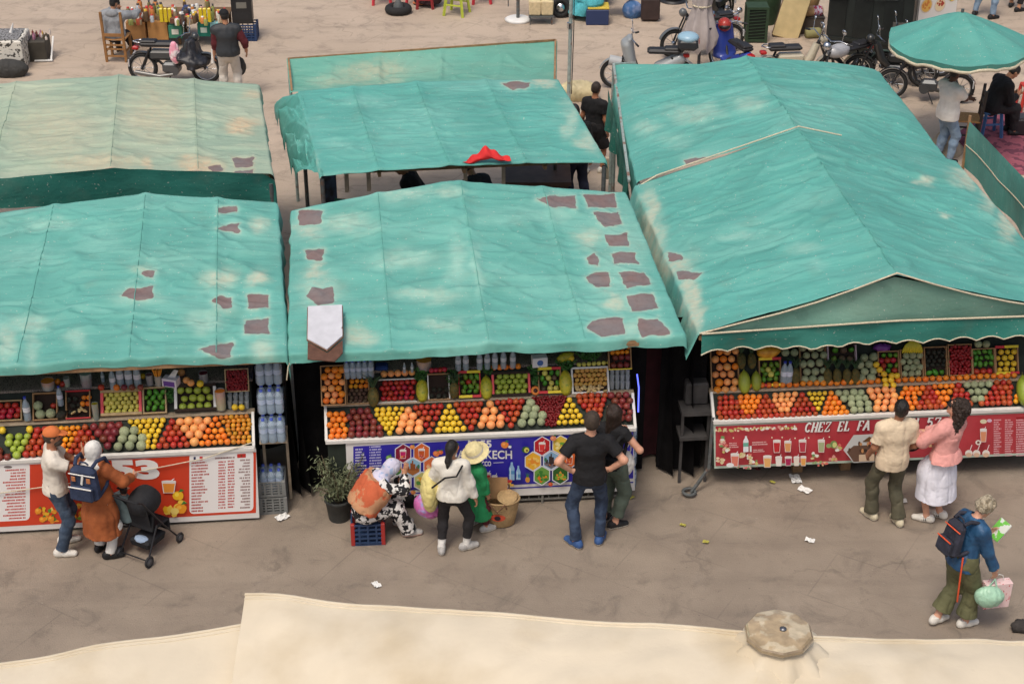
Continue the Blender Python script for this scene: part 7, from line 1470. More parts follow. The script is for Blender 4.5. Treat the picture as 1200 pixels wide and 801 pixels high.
def litter(px,py,s,label,m=None):
 b=MB();n=7;G=np.zeros((n,n,3));
 for i in range(n):
  for j in range(n):G[i,j]=((j/(n-1)-.5)*s*1.5,(i/(n-1)-.5)*s,.012+.022*random.random())
 b.grid(G,smooth=False);o=b.build('litter_paper',m or M_CART_W);p=gnd(px,py);o.location=p;o.rotation_euler=(0,0,random.random()*3);tag(o,label,'litter')
litter(932,562,.12,'crumpled white paper on the ground left, in front of the Chez El banner');litter(943,575,.10,'thin white scrap on the ground just in front of the crumpled paper');litter(331,607,.10,'white paper scrap on the ground beside the grey crates');litter(441,686,.07,'tiny white scrap alone on the ground near the cream parasol');litter(949,634,.07,'small white scrap in open ground left of the grey-haired woman');litter(1060,588,.05,'small pale scrap on the ground by the shoes of the woman in pink')
M_LEAFY=mat('yellow_leaf',C(176,170,80),.8)
for px,py,lb in((740,584,'yellowish leaf on the ground right of the water packs'),(905,566,'small yellow leaf near the paper before the Chez El banner'),(800,616,'yellow-green leaf on the bare ground between the couples'),(827,636,'pale leaf on the ground farther from the stalls')):litter(px,py,.045,lb,M_LEAFY)
o=thing('rubble','dark lump of stone on the ground at the lower right corner','stone',gnd(1196,738));b=MB();b.sphere((0,0,.05),(.11,.08,.07),10,7,None,0,lambda t,a:1+.2*math.sin(4*a+2*t));b.build('stone',mat('dark_stone',C(60,56,54),.9,.3,14,.5,30),o)
def fig2(name,label,loc,yaw,**k):return Fig('person',label,loc,yaw,res=.013,**k)
M_CHROME=mat('chrome',C(200,204,208),.18,metal=1.0);M_TYRE=mat('tyre',(.018,.018,.018),.85,.2,30);M_BLKP=mat('black_plastic',(.02,.02,.022),.45);M_SEATB=mat('seat_vinyl',(.018,.018,.02),.5,.2,20)
def motorbike(label,loc,yaw,col,kind='moped',r=.28,wb=1.18,extras=(),col2=None,lean=0.0):
 o=thing('motorbike',label,'motorbike',loc,yaw,'parked motorbikes');o.rotation_euler=(R(lean),0,yaw);pm=paint(*col,.35,coat=.5);p2=paint(*(col2 or col),.4)
 fx,rx=wb/2,-wb/2;Ry=Matrix.Rotation(R(90),4,'X')
 for x in(fx,rx):
  b=MB();b.torus((0,0,0),r-.035,.038,T(x,0,r)@Ry,30,8);w=b.build('wheel',M_TYRE,o)
  b=MB();b.torus((0,0,0),r-.07,.014,T(x,0,r)@Ry,28,6);b.lathe([(.035,-.05),(.05,0),(.035,.05)],10,T(x,0,r)@Ry)
  for k in range(10):a=k*PI/5;b.tube([(x,.0,r),(x+(r-.07)*math.cos(a),0,r+(r-.07)*math.sin(a))],.005,4)
  b.build('rim',M_CHROME,w)
  b=MB();n=12;pts=[(x+(r+.025)*math.cos(R(20+140*k/n)),r+(r+.025)*math.sin(R(20+140*k/n)))for k in range(n+1)]
  for k in range(n):b.bar((pts[k][0],0,pts[k][1]),(pts[k+1][0],0,pts[k+1][1]),.09,.012)
  b.build('mudguard',pm if kind!='classic'else M_CHROME,o)
 hx,hz=fx-.26,r+.62
 b=MB()
 for s_ in(-1,1):b.tube([(fx,s_*.06,r),(hx+.05,s_*.05,hz-.12)],.017,7);b.tube([(rx,s_*.07,r),(rx+.16,s_*.08,r+.36)],.022,7)
 b.tube([(hx+.02,0,hz-.05),(hx-.16,0,r+.1),(-.1,0,r-.02),(rx+.1,0,r+.30)],.028,8);b.build('frame',M_BLKP,o)
 b=MB();b.tube([(hx-.10,-.33,hz+.06),(hx-.03,-.2,hz+.1),(hx,0,hz+.05),(hx-.03,.2,hz+.1),(hx-.10,.33,hz+.06)],.013,7);b.build('handlebar',M_CHROME,o)
 for s_ in(-1,1):b=MB();b.tube([(hx-.14,s_*.40,hz+.045),(hx-.09,s_*.30,hz+.065)],.019,7);b.build('grip',M_BLKP,o)
 for s_ in(-1,1):
  b=MB();b.tube([(hx-.05,s_*.22,hz+.09),(hx-.02,s_*.28,hz+.26)],.006,5);b.lathe([(0,-.01),(.055,-.006),(.055,.006),(0,.008)],12,frame((hx-.02,s_*.28,hz+.29),(-1,0,.3)));b.build('mirror',M_CHROME,o)
 b=MB();b.sphere((hx+.1,0,hz-.02),(.08,.085,.085),12,8);b.build('headlight',M_CHROME if kind=='classic'else pm,o)
 b=MB();b.box((rx+.30,0,r+.46),(.62,.22,.09),bev=.035);b.box((rx+.15,0,r+.51),(.3,.2,.05),bev=.02);b.build('seat',M_SEATB,o)
 b=MB();b.box((-.06,0,r+.02),(.3,.2,.22),bev=.05);b.lathe([(.09,-.13),(.09,.13)],12,T(.02,0,r-.02)@Ry);b.build('engine',paint(96,98,100,.4,metal=.6),o)
 b=MB();b.tube([(.0,-.13,r-.08),(-.25,-.15,r-.12),(-.7,-.16,r-.04)],[.022,.04,.045],9);b.build('exhaust',paint(130,130,128,.4,metal=.7),o)
 b=MB();b.box((rx-.10,0,r+.38),(.12,.12,.07),bev=.02);b.build('tail_light',paint(176,30,30,.3),o);b=MB();b.box((rx-.24,0,r+.10),(.012,.16,.13));b.bar((rx-.1,0,r+.34),(rx-.24,0,r+.12),.03);b.build('number_plate',paint(220,220,220),o)
 if kind=='classic':b=MB();b.sphere((.12,0,r+.46),(.27,.14,.13),14,9);b.build('tank',pm,o)
 elif kind=='moped':
  b=MB();b.box((-.18,0,r+.26),(.5,.19,.2),bev=.05);b.build('side_panel',pm,o);b=MB()
  b.tube([(hx-.02,0,hz-.1),(hx-.12,0,r+.25),(.02,0,r+.08)],[.07,.085,.06],9);b.build('step_tube',pm,o)
  b=MB();b.tube([(rx+.38,s_*.12,r+.42)for s_ in(0,)]+[(rx-.02,.0,r+.46),(rx-.14,0,r+.5)],.014,6);b.torus((rx-.02,0,r+.5),.1,.012,Matrix.Identity(4),14,5);b.build('rack',M_CHROME,o)
 else:
  P,Q=surf([Cap((hx+.06,0,hz-.05),(hx-.04,0,r+.12),(.2,.12),(.24,.10),(0,1,0),.04),Cap((hx-.04,0,r+.12),(-.2,0,r-.05),(.15,.05),(.17,.05),(0,1,0),.05),Cap((-.25,0,r+.1),(rx+.02,0,r+.30),.17,.12,None,.05),Cap((hx+.04,0,hz-.02),(hx+.02,0,hz+.06),(.13,.09),(.17,.06),(0,1,0),.04)],.016);raw_mesh('bodywork',P,Q,pm,o)
  b=MB();b.tube([(fx-.1,0,r+.22),(fx+.12,0,r+.26)],.1,8);b.build('nose',p2,o)
 if 'topbox'in extras:
  b=MB();b.box((rx-.12,0,r+.62),(.38,.38,.22),bev=.06,taper=.95);b.build('top_box',paint(44,46,50,.4),o);b=MB();b.sphere((rx-.12,0,r+.72),(.2,.2,.10),16,8);b.build('box_lid',paint(150,186,206,.3),o);b=MB();b.box((rx-.32,0,r+.66),(.012,.16,.06));b.build('reflector',paint(150,40,44,.3),o)
 if 'apron'in extras:
  P,Q=surf([Cap((hx+.04,0,hz-.10),(hx+.08,0,r+.06),(.22,.10),(.40,.17),(0,1,0),.05),Cap((hx-.16,0,r+.26),(hx+.26,0,r+.16),(.36,.10),(.34,.10),(0,1,0),.05)],.016,[((0,0,r+.06),(0,0,-1))],fold=.02,ffreq=(7,9,5));raw_mesh('leg_apron',P,Q,mat('apron_vinyl',(.022,.023,.028),.45,.25,9,.3,20),o)
 b=MB();b.tube([(-.05,.1,r-.06),(-.16,.2,.02)],.011,5);b.build('stand',M_BLKP,o);return o
def stool(label,loc,col,h=.42,w=.3,yaw=0,back=False,name=None,cat=None,group=None):
 o=thing(name or('plastic_chair'if back else 'plastic_stool'),label,cat or('chair'if back else 'stool'),loc,yaw,group);m=paint(*col,.45)
 b=MB();b.box((0,0,h),(w,w,.035),bev=.014);b.build('seat',m,o)
 for sx in(-1,1):
  for sy in(-1,1):b=MB();b.bar((sx*w*.42,sy*w*.42,h-.01),(sx*w*.55,sy*w*.55,0),.045,.045);b.build('leg',m,o)
 b=MB();b.box((0,w*.48,h*.55),(w*.9,.02,.03));b.box((0,-w*.48,h*.55),(w*.9,.02,.03));b.build('brace',m,o)
 if back:
  for sx in(-1,1):b=MB();b.bar((sx*w*.42,-w*.46,h),(sx*w*.45,-w*.62,h+.42),.045,.03);b.build('back_post',m,o)
  b=MB();b.box((0,-w*.58,h+.34),(w*.9,.025,.16),bev=.008);b.build('backrest',m,o)
 return o
M_PAT=mat('black_and_white_print',C(222,218,206),.8,.05,9,col2=C(70,68,62),c2scale=17,c2t=(.53,.57))
p=gnd(4,84);o=thing('display_box','box draped in black and white printed cloth at the upper left edge','display table',p,R(3));b=MB();b.box((-.1,.42,.29),(1.0,.8,.58),bev=.02);b.build('draped_cloth',M_PAT,o);b=MB();b.box((-.1,.42,.592),(.86,.66,.012));b.build('top_tray',mat('speckled_grey',C(150,150,150),.7,col2=C(60,60,60),c2scale=30,c2t=(.5,.54)),o)
b=MB();b.tube([p+Vector((.1,.5,.6)),p+Vector((.16,.5,.78))],[.04,.01],7);o=b.build('paper_cone',M_CART_W);tag(o,'white paper cone standing on the black and white printed box','paper')
p=gnd(47,74);o=thing('perfume_stand','small dark stand with a white ledge full of tiny bottles by the printed box','stand',p,R(3));b=MB();b.box((-.05,.3,.2),(.36,.46,.4),bev=.015);b.build('stand',mat('dark_wood',C(66,62,54),.7,.2),o);b=MB();b.box((.06,.06,.03),(.34,.06,.02));b.bar((.2,.08,.03),(.2,.5,.36),.03,.02);b.build('ledge',M_CART_W,o)
rr=random.Random(3)
for i in range(15):
 q=p+Vector((-.2+.38*rr.random(),.14+.36*rr.random(),.402));b=MB();h_=rr.uniform(.07,.13);b.lathe([(.022,0),(.024,h_*.7),(.010,h_*.8),(.010,h_)],8);o=b.build('perfume_bottle',paint(*rr.choice([(190,150,70),(200,190,180),(120,60,50),(170,120,140),(90,80,60)]),.25));o.location=q;tag(o,'tiny perfume bottle among those crowded on the small dark stand','bottle','perfume bottles on the dark stand')
soft_bag('sack','black sack slumped at the foot of the black and white printed box','bag',gnd(10,91)+Vector((0,.1,.14)),(.6,.3,.3),cloth('charcoal',(60,60,58)),None)
def wood_chair(label,loc,yaw,m=None,slats=(.62,.78,.94)):
 o=thing('wooden_chair',label,'chair',loc,yaw);m=m or mat('chair_wood',C(150,108,64),.7,.2,14)
 for sx in(-1,1):
  b=MB();b.bar((sx*.19,-.19,0),(sx*.19,-.25,1.0),.045);b.build('back_leg',m,o);b=MB();b.bar((sx*.19,.19,0),(sx*.19,.19,.45),.045);b.build('front_leg',m,o)
  b=MB();b.bar((sx*.19,-.2,.2),(sx*.19,.19,.2),.025);b.build('side_rail',m,o)
 b=MB();b.box((0,0,.45),(.43,.43,.035),bev=.01);b.build('seat',mat('rush_seat',C(190,140,86),.8,.2,30),o)
 for z in(.12,.26,.34):b=MB();b.bar((-.19,-.20,z),(.19,-.20,z),.03);b.build('rung',m,o)
 for z in slats:b=MB();b.bar((-.19,-.235,z),(.19,-.235,z),.02,.06);b.build('back_slat',m,o)
 return o
c=gnd(137,74);wood_chair('tall wooden ladder-back chair under the man in the grey hoodie',c+Vector((0,.25,0)),R(-4),slats=(.55,))
f=fig2('','man in a grey hoodie and black cap sitting at the long table',c+Vector((-.02,.28,0)),R(-8),h=1.46,sex='m',bulk=1.25,lean=6,pelvis=(0,-.06,.50),skin=TAN,head=(-25,10,0),feet=[(-.15,.42,0),(.15,.42,0)],hands=[dict(t=(-.1,.42,.85)),dict(t=(.38,.34,.86),hint=(1,-.3,-.4))])
f.pants(K_LEG,.02);f.shirt(K_GREYH,1.92,.034,-.10,'hoodie',fold=.012);f.shoes(K_SHOEB,K_SOLED);f.hair(H_BLACK,'crop');f.cap(K_BLACK);f.wear('hood',[Ell(f.N-f.fw*.09-f.up*.01,V3(.13,.07,.085),[f.rt,f.fw,f.up])],K_GREYH)
p=gnd(152,56);q=gnd(268,52);o=thing('vendor_table','long low table crowded with jars and bottles behind the parked motorbike','table',(p+q)/2,0);L_=(q-p).length
m_t=mat('table_wood',C(120,92,64),.7,.2);b=MB();b.box((0,.45,.5),(L_,.8,.04));b.build('tabletop',m_t,o)
for sx in(-1,0,1):
 for sy in(.1,.8):b=MB();b.bar((sx*L_*.47,sy,0),(sx*L_*.47,sy,.48),.05);b.build('leg',m_t,o)
def carton(px0,px1,py,h,col,label,d=.3,z=.0,name='cardboard_box',top=None):
 a,c_=at(px0,py,z),at(px1,py,z);w=(c_-a).length;o=thing(name,label,'box',(a+c_)/2,math.atan2(c_.y-a.y,c_.x-a.x));b=MB();b.box((0,d/2,h/2),(w*.97,d,h),bev=.006);b.build('box',paint(*col,.8,var=.1),o);b=MB();b.box((0,d/2,h+.003),(w*.06,d,.005));b.build('tape',paint(170,136,92,.4),o)
 if top:b=MB();b.box((0,-.003,h*.5),(w*.5,.004,h*.4));b.build('print',paint(*top,.6),o)
 return o
carton(149,172,47,.36,(176,128,78),'left of two brown cardboard boxes before the long table',z=.12);carton(174,198,47,.38,(190,140,84),'right of two brown cardboard boxes before the long table',z=.12)
carton(198,214,45,.26,(60,130,106),'green and white box under the edge of the long table',z=.2,top=(220,220,210));carton(232,247,43,.26,(30,122,106),'teal box with white print beside the motorbike mirror',z=.2,top=(200,220,210));carton(247,261,44,.30,(140,200,210),'pale turquoise box before the long table, next to the man in the vest',z=.2);carton(199,218,28,.1,(110,72,56),'flat brown tray among the jars on the long table',z=.54)
carton(213,226,18,.12,(50,66,110),'small dark blue box standing among the jars on the long table',z=.54)
kinds=[(214,184,70),(200,130,70),(226,222,212),(120,112,70),(96,76,56),(206,166,156),(180,188,196),(80,70,66),(176,90,64),(150,156,90),(210,206,190),(160,140,110)]
for i in range(78):
 px=rr.uniform(150,266);py=rr.uniform(12,30);v=at(px,py,.52);h_=rr.uniform(.1,.26);r_=rr.uniform(.03,.055);col=rr.choice(kinds);ob=thing('jar','small jar or bottle among dozens on the vendor\'s long table','jar',v,0,'jars on the long table')
 b=MB();b.lathe([(r_,0),(r_*1.05,h_*.7),(r_*.6,h_*.84)],9);b.build('body',paint(*col,.35),ob);b=MB();b.lathe([(r_*.62,h_*.84),(r_*.62,h_),(0,h_+.001)],9);b.build('lid',paint(*rr.choice([(230,230,225),(220,180,60),(60,60,60),(200,60,50)]),.4),ob)
for i,(px,py,n)in enumerate(((190,26,3),(236,26,3))):
 for k in range(n):v=at(px+(k%3)*5,py-(k//3)*5,.53);b=MB();b.box((0,0,.14),(.065,.065,.28),bev=.012);o=b.build('oil_bottle',paint(220,196,40,.3));o.location=v;tag(o,'tall yellow oil bottle in the %s yellow cluster on the long table'%('left'if i==0 else 'right'),'bottle','yellow bottles %d'%i)
soft_bag('plastic_bag','white plastic bag beside the hands of the man in the grey hoodie','bag',at(157,18,.62),(.3,.2,.16),M_CART_W)
p=gnd(289,48);plastic_crate(T(p+Vector((0,.15,0))),.42,.36,.34,'dark blue crate under the stacked black cases at the table end',paint(36,60,100,.6))
o=thing('black_case','upright black case with a grey label stacked on the dark blue crate','case',p+Vector((-.06,.15,.35)),R(4));b=MB();b.box((0,0,.28),(.40,.34,.56),bev=.02);b.build('case',M_BLKP,o);b=MB();b.box((0,-.172,.38),(.2,.006,.12));b.build('label',paint(120,118,110),o);b=MB();b.box((0,-.173,.16),(.3,.006,.16));b.build('grille',paint(40,40,42),o)
for i in range(7):b=MB();b.box((0,0,.03),(.1,.08,.06),bev=.012);o=b.build('trinket',paint(*rr.choice([(220,220,230),(120,110,190),(200,80,60),(90,110,200)]),.5));o.location=p+Vector((-.18+.05*i,.05+.2*rr.random(),.915));tag(o,'colourful small packet on top of the upright black case','packet','packets on the black case')
b=MB();v=gnd(143,40);b.tube([v,v+Vector((0,0,2.6))],.03,8);o=b.build('parasol_pole',M_BLKP);tag(o,'thin black pole rising out of view beside the man in the grey hoodie','pole')
motorbike('black and silver moped with a black leg apron parked before the long table',gnd(206,97),R(-3),(56,60,62),'moped',extras=('apron',),col2=(60,60,60),lean=-3)
soft_bag('plastic_bag','pink and white plastic bag hanging on the moped with the apron','bag',gnd(213,97)+Vector((-.05,-.12,.62)),(.16,.1,.36),mat('pink_plastic',C(236,160,180),.4,col2=C(240,230,230),c2scale=8))
f=fig2('','man in a black padded vest with maroon sleeves and pale trousers seen from behind',gnd(272,116),R(6),h=1.66,sex='m',bulk=1.1,skin=TAN,head=(30,8,0),feet=[(-.13,0,8),(.13,.0,-10)],hands=[dict(t=(-.26,.12,.80),hint=(-.6,-1,0)),dict(t=(.32,.1,.86),hint=(.8,-1,0))])
f.shirt(K_MAROON,1.55,.02,-.02);f.shirt(mat('padded_vest',C(46,50,54),.6,.15,9),.18,.034,-.03,'padded_vest');f.pants(K_LGREY,.022,cuff=.075);f.shoes(K_SHOEB,K_SOLED);f.hair(H_BLACK,'crop');f.cap(K_BLACK)
for z in(.06,.13,.20,.27,.34,.41):f.wear('vest_seam',[Cap(f.P+f.up*z,f.P+f.up*(z+.004),(.178,.135),(.178,.135),f.rt,.01)],K_BLACK,0)if False else None
soft_bag('plastic_bag','dark grey bag hanging low at the right side of the man in the vest','bag',gnd(283,108)+Vector((0,0,.5)),(.2,.14,.3),cloth('charcoal',(60,60,58)),None)
o=thing('folded_leaflet','white rolled leaflet in the left hand of the man in the vest','leaflet',gnd(253,112)+Vector((0,0,.62)));b=MB();b.tube([(0,0,0),(.02,0,.26)],.03,8);b.build('leaflet',M_CART_W,o)
p=gnd(222,3);o=thing('hand_cart','two-wheeled hand cart barely in view at the top edge above the long table','cart',p+Vector((0,.3,0)))
for px in(185,258):
 x=gnd(px,3).x-p.x;b=MB();b.torus((0,0,0),.25,.05,T(x,0,.3)@Matrix.Rotation(R(90),4,'X'),26,8);w=b.build('wheel',M_TYRE,o);b=MB();b.lathe([(0,-.03),(.2,-.02),(.2,.02),(0,.03)],14,T(x,0,.3)@Matrix.Rotation(R(90),4,'X'));b.build('hub',M_STEEL,w)
b=MB();b.box((0,.1,.62),(1.5,.8,.1));b.build('bed',M_WOOD,o)
for i,(px,py,lb)in enumerate(((447,6,'pink-red plastic stool at the top edge left of the parasol foot'),(486,5,'pink-red plastic stool at the top edge right of the parasol foot'),(564,5,'red plastic stool at the top edge right of the green chair'))):stool(lb,gnd(px,py)+Vector((0,.15,0)),(206,56,70),.44,.34,R(5),group='red plastic stools')
c=gnd(467,15);o=thing('parasol','parasol with a tyre foot and dark pole, its top out of view above','parasol',c);b=MB();b.torus((0,0,.08),.2,.085,None,26,10);b.build('tyre_base',M_TYRE,o);b=MB();b.lathe([(.12,.02),(.1,.18),(.05,.26),(.035,.3)],12);b.build('collar',M_STEEL,o);b=MB();b.tube([(0,0,.1),(0,0,2.4)],.03,8);b.build('pole',M_STEEL,o)
stool('lime green plastic chair at the top edge with a red cushion',gnd(535,20)+Vector((0,.2,0)),(186,200,70),.42,.38,R(160),back=True)
f=fig2('','person in a dark plum robe seated by the lime green chair',gnd(514,12)+Vector((0,.2,0)),R(60),h=1.6,sex='f',lean=4,pelvis=(0,0,.5),skin=MID,feet=[(-.1,.42,0),(.1,.42,0)]);f.pants(K_DKM,.02);f.shirt(K_DKM,1.9,.03,-.05,'robe');f.skirt(K_DKM,.08,w1=(.26,.3),centre=(0,.28,0),name='robe_skirt');f.shoes(mat('orange_slipper',C(206,130,84),.7),K_SOLED);f.hair(H_BLACK,'crop')
stool('small dark folding stool with red seat beside the person in the plum robe',gnd(498,12)+Vector((0,.2,0)),(150,50,54),.36,.3,0)
c=gnd(634,30);o=thing('basket_cart','low wire trolley carrying cream woven baskets near the top edge','trolley',c);m_b=mat('cream_basket',C(214,196,156),.85,.12,20,.6,60)
for sx in(-1,1):
 b=MB();b.box((sx*.125,.2,.34),(.235,.3,.32),bev=.03,taper=1.08);b.build('basket',m_b,o)
 for y in(.05,.38):b=MB();b.bar((sx*.22,y,0),(sx*.22,y,.2),.025);b.build('leg',M_STEEL,o)
b=MB();b.box((0,.2,.17),(.5,.38,.025));b.build('shelf',M_STEEL,o);b=MB();b.box((.03,.22,.53),(.2,.16,.06),bev=.02);b.build('cloth',M_CART_W,o)
c=gnd(607,24);o=thing('wire_rack','grey wire frame on a white dish-like foot left of the cream baskets','rack',c)
b=MB();b.lathe([(.26,0),(.28,.03),(.22,.06),(0,.06)],20);b.build('foot',M_CART_W,o);b=MB();b.tube([(0,0,.05),(0,0,1.3)],.035,8)
for x in(-.2,.25):b.bar((x,.3,.2),(x,.3,1.3),.025)
b.bar((-.2,.3,.6),(.25,.3,.6),.02);b.bar((0,0,.6),(0,.3,.6),.02);b.build('bars',M_STEEL,o)
c=gnd(657,24);o=thing('cart_wheel','small rubber wheel of a barrow left of the turquoise robe','wheel',c+Vector((0,.2,.2)));b=MB();b.torus((0,0,0),.16,.05,Matrix.Rotation(R(80),4,'X'),24,8);b.build('tyre',M_TYRE,o);b=MB();b.lathe([(0,-.03),(.12,-.02),(.12,.02),(0,.03)],14,Matrix.Rotation(R(80),4,'X'));b.build('hub',M_CHROME,o)
o=thing('dark_barrow','dark barrow body at the top edge behind the man in turquoise','barrow',gnd(690,12)+Vector((0,.5,0)));b=MB();b.box((-.3,0,.5),(1.5,.6,.5),bev=.04);b.build('body',M_BLKP,o);b=MB();b.bar((-1,-.2,0),(-1,-.2,.5),.04);b.bar((.4,-.2,0),(.4,-.2,.5),.04);b.build('legs',M_STEEL,o)
c=gnd(700,30);o=thing('step_box','dark blue box seat with a yellow cushion under the man in turquoise','box',c+Vector((0,.2,0)));b=MB();b.box((0,0,.16),(.46,.4,.32),bev=.015);b.build('box',paint(40,56,96,.6),o);b=MB();b.box((.02,0,.345),(.44,.38,.05),bev=.018);b.build('cushion',paint(206,180,70,.8),o)
f=fig2('','man in a long turquoise djellaba sitting on a blue box near the top edge',c+Vector((-.06,.2,0)),R(42),h=1.66,sex='m',bulk=1.1,lean=10,pelvis=(0,0,.47),skin=MID,feet=[(-.14,.5,0),(.1,.5,0)],hands=[dict(t=(-.1,.38,.52)),dict(t=(.1,.38,.52))],head=(0,25,0))
f.pants(K_TURQ,.03,cuff=.1,thick=1.15);f.shirt(K_TURQ,1.85,.034,-.08,'djellaba',cuff=.09,fold=.014);f.skirt(K_TURQ,.12,w1=(.27,.26),centre=(0,.36,0),name='djellaba_skirt');f.shoes(paint(80,60,50),K_SOLED);f.hair(H_BLACK,'crop')
c=gnd(724,22);o=thing('folding_table','small folding table with a cream top near the top edge','table',c+Vector((0,.2,0)));b=MB();b.box((0,0,.5),(.6,.4,.03));b.build('tabletop',paint(216,206,186),o);b=MB();b.box((.0,.14,.56),(.56,.24,.09),bev=.02);b.build('folded_cloth',paint(84,78,96,.8),o)
for sx in(-1,1):
 for sy in(-1,1):b=MB();b.bar((sx*.26,sy*.16,.49),(sx*.2,-sy*.16,0),.022);b.build('leg',M_STEEL,o)
c=gnd(762,26);o=thing('suitcase','dark brown suitcase standing near the top edge','suitcase',c+Vector((0,.1,0)));b=MB();b.box((0,0,.26),(.38,.22,.48),bev=.04);b.build('case',mat('brown_case',C(58,44,42),.6,.2),o);b=MB();b.tube([(-.1,0,.49),(-.1,0,.72),(.1,0,.72),(.1,0,.49)],.010,6);b.build('handle',M_STEEL,o)
soft_bag('cloth_bundle','blue bundle tied beside the small folding table','bundle',gnd(741,22)+Vector((0,.1,.16)),(.34,.26,.32),cloth('blue_bundle',(70,110,160),(120,140,180),6))
o=thing('black_bin','black bin at the top edge left of the closed parasol','bin',gnd(790,6)+Vector((0,.3,0)));b=MB();b.lathe([(.2,0),(.26,.5),(.28,.52)],16);b.build('bin',M_BLKP,o);b=MB();b.lathe([(.3,-.002),(.3,.03),(0,.05)],16,capb=True);b.build('base_ring',M_BLKP,o)
o=thing('steel_pole','tall pale steel pole with a bracket behind the middle open stall','pole',gnd(666,128));b=MB();b.tube([(0,0,0),(.03,0,3.6)],.035,10);b.build('pole',M_PALEPOLE,o);b=MB();b.lathe([(.05,1.5),(.05,1.6)],10);b.lathe([(.05,2.3),(.05,2.4)],10,T(.02,0,0));b.build('clamp',M_CHROME,o);b=MB();b.tube([(.05,-.03,.3),(.07,-.04,1.5),(.06,-.03,3.2)],.009,5);b.build('cable',M_BLKP,o)
soft_bag('sack','pale yellow plastic sack slumped by the steel pole','sack',gnd(684,118)+Vector((-.1,.1,.14)),(.62,.34,.34),mat('yellow_plastic_sheet',C(206,192,150),.5,.2,6,.6,14),None,6)
f=fig2('','dark-haired person in black tee and shorts walking beside the middle open stall',gnd(695,203),R(-30),h=1.55,sex='m',bulk=.95,skin=MID,head=(0,10,0),feet=[(-.1,-.1,5),(.1,.12,-20)]);f.shirt(K_BLACK,.6,.02,-.06);f.pants(K_LEG,.03,upto=1.0,cuff=.1);f.shoes(K_SHOEW,K_SOLE);f.hair(H_BROWN,'short')
f=fig2('','person in black jacket and blue jeans seated below the front edge of the open stall',at(492,206,.95)-Vector((0,0,.95)),R(75),h=1.62,sex='m',lean=25,pelvis=(0,0,.50),skin=MID,feet=[(-.12,.4,0),(.12,.4,0)],head=(0,20,0));f.shirt(K_BLACK,1.9,.028,-.04);f.pants(K_DENIM,.024);f.shoes(K_SHOEB,K_SOLED);f.hair(H_BLACK,'crop')
f=fig2('','person in a black cap and dark tee sitting below the red cloth',at(566,206,1.0)-Vector((0,0,1.0)),R(35),h=1.62,sex='m',lean=30,pelvis=(0,0,.48),skin=LIGHT,feet=[(-.2,.42,10,.25),(.1,.42,0)],head=(0,25,0));f.shirt(cloth('slate',(52,54,62)),.6,.024,-.04);f.pants(K_LGREY,.024,upto=1.2);f.shoes(K_SHOEW,K_SOLE);f.hair(H_BLACK,'crop');f.cap(K_BLACK)
f=fig2('','person in navy trousers leaning at the brown counter of the open stall',at(676,208,.5)-Vector((0,0,.5)),R(20),h=1.66,sex='m',lean=12,skin=TAN,feet=[(-.12,0,0),(.14,-.1,0)]);f.shirt(K_BLACK,1.9,.02,-.04);f.pants(cloth('deep_navy',(30,34,56)),.026,cuff=.08);f.shoes(K_SHOEB,K_SOLED);f.hair(H_BLACK,'crop')
o=thing('red_cloth','crumpled bright red cloth hung over the front edge of the open teal stall','cloth',at(570,186,2.1));P=np.zeros((14,26,3));Yc=at(570,189,2.16).y-.30
for i in range(14):
 for j in range(26):
  t=j/25;v=i/13;pk=max(0,1-abs(t-.46)/.5)**1.3;a=at_y(541+59*t,190.5-4*t+2*math.sin(t*9),Yc);c_=at_y(547+50*t,187-3.5*t-15*pk,Yc+.10);q=a.lerp(c_,v)+Vector((0,.05*math.sin(v*PI)*-1,.02*math.sin(t*23+v*5)*(.3+v*.7)));P[i,j]=q
mm=parent_world(o).inverted();b=MB();b.grid(P);b.build('cloth',mat('red_cloth',C(214,44,44),.8,.1,7,.3,30),o,world=True)
o=thing('info_board','narrow blue printed board standing under the left corner of the open stall','board',at(386,222,.8)-Vector((0,0,.8)));b=MB();b.box((0,0,.75),(.22,.04,1.5),bev=.01);b.build('board',mat('blue_board',C(60,84,120),.5,.3,9,col2=C(40,44,60),c2scale=6),o);b=MB();b.box((0,0,.03),(.3,.3,.06));b.build('foot',M_STEEL,o)
for px in(405,431,545,590,712):
 q=at(px,207-(px-377)*.05,2.05);b=MB();b.box((0,0,-.12),(.05,.09,.3));ob=b.build('eave_bracket',M_LEDGE,RM,M=parent_world(RM).inverted()@T(q+Vector((0,.1,0))))
curtain(RM,'low_screen',[at(392,232,.9),at(440,236,.9)],lambda t:.6,M_DARKTEAL,seed=33)
motorbike('silver scooter with a blue-lidded top box and round mirror',gnd(758,104),R(176),(150,156,158),'scooter',extras=('topbox',),col2=(180,184,186))
c=gnd(818,88);o=thing('closed_parasol','closed greyish lilac parasol tied round its pole','parasol',c);b=MB();nu=28
prof=[(0,2.9),(.09,2.7),(.17,2.1),(.21,1.7),(.15,1.35),(.24,1.0),(.30,.72),(.27,.55)];vs=[];fs=[]
for i,(r_,z)in enumerate(prof):
 for j in range(nu):a=2*PI*j/nu;k=1+.22*math.cos(7*a+.5*i)*(0 if i==0 else 1);zz=z+(.10*math.cos(7*a+.5*i)if i>=6 else 0);vs.append((r_*k*math.cos(a),r_*k*math.sin(a),zz))
for i in range(len(prof)-1):
 for j in range(nu):fs.append((i*nu+j,(i+1)*nu+j,(i+1)*nu+(j+1)%nu,i*nu+(j+1)%nu))
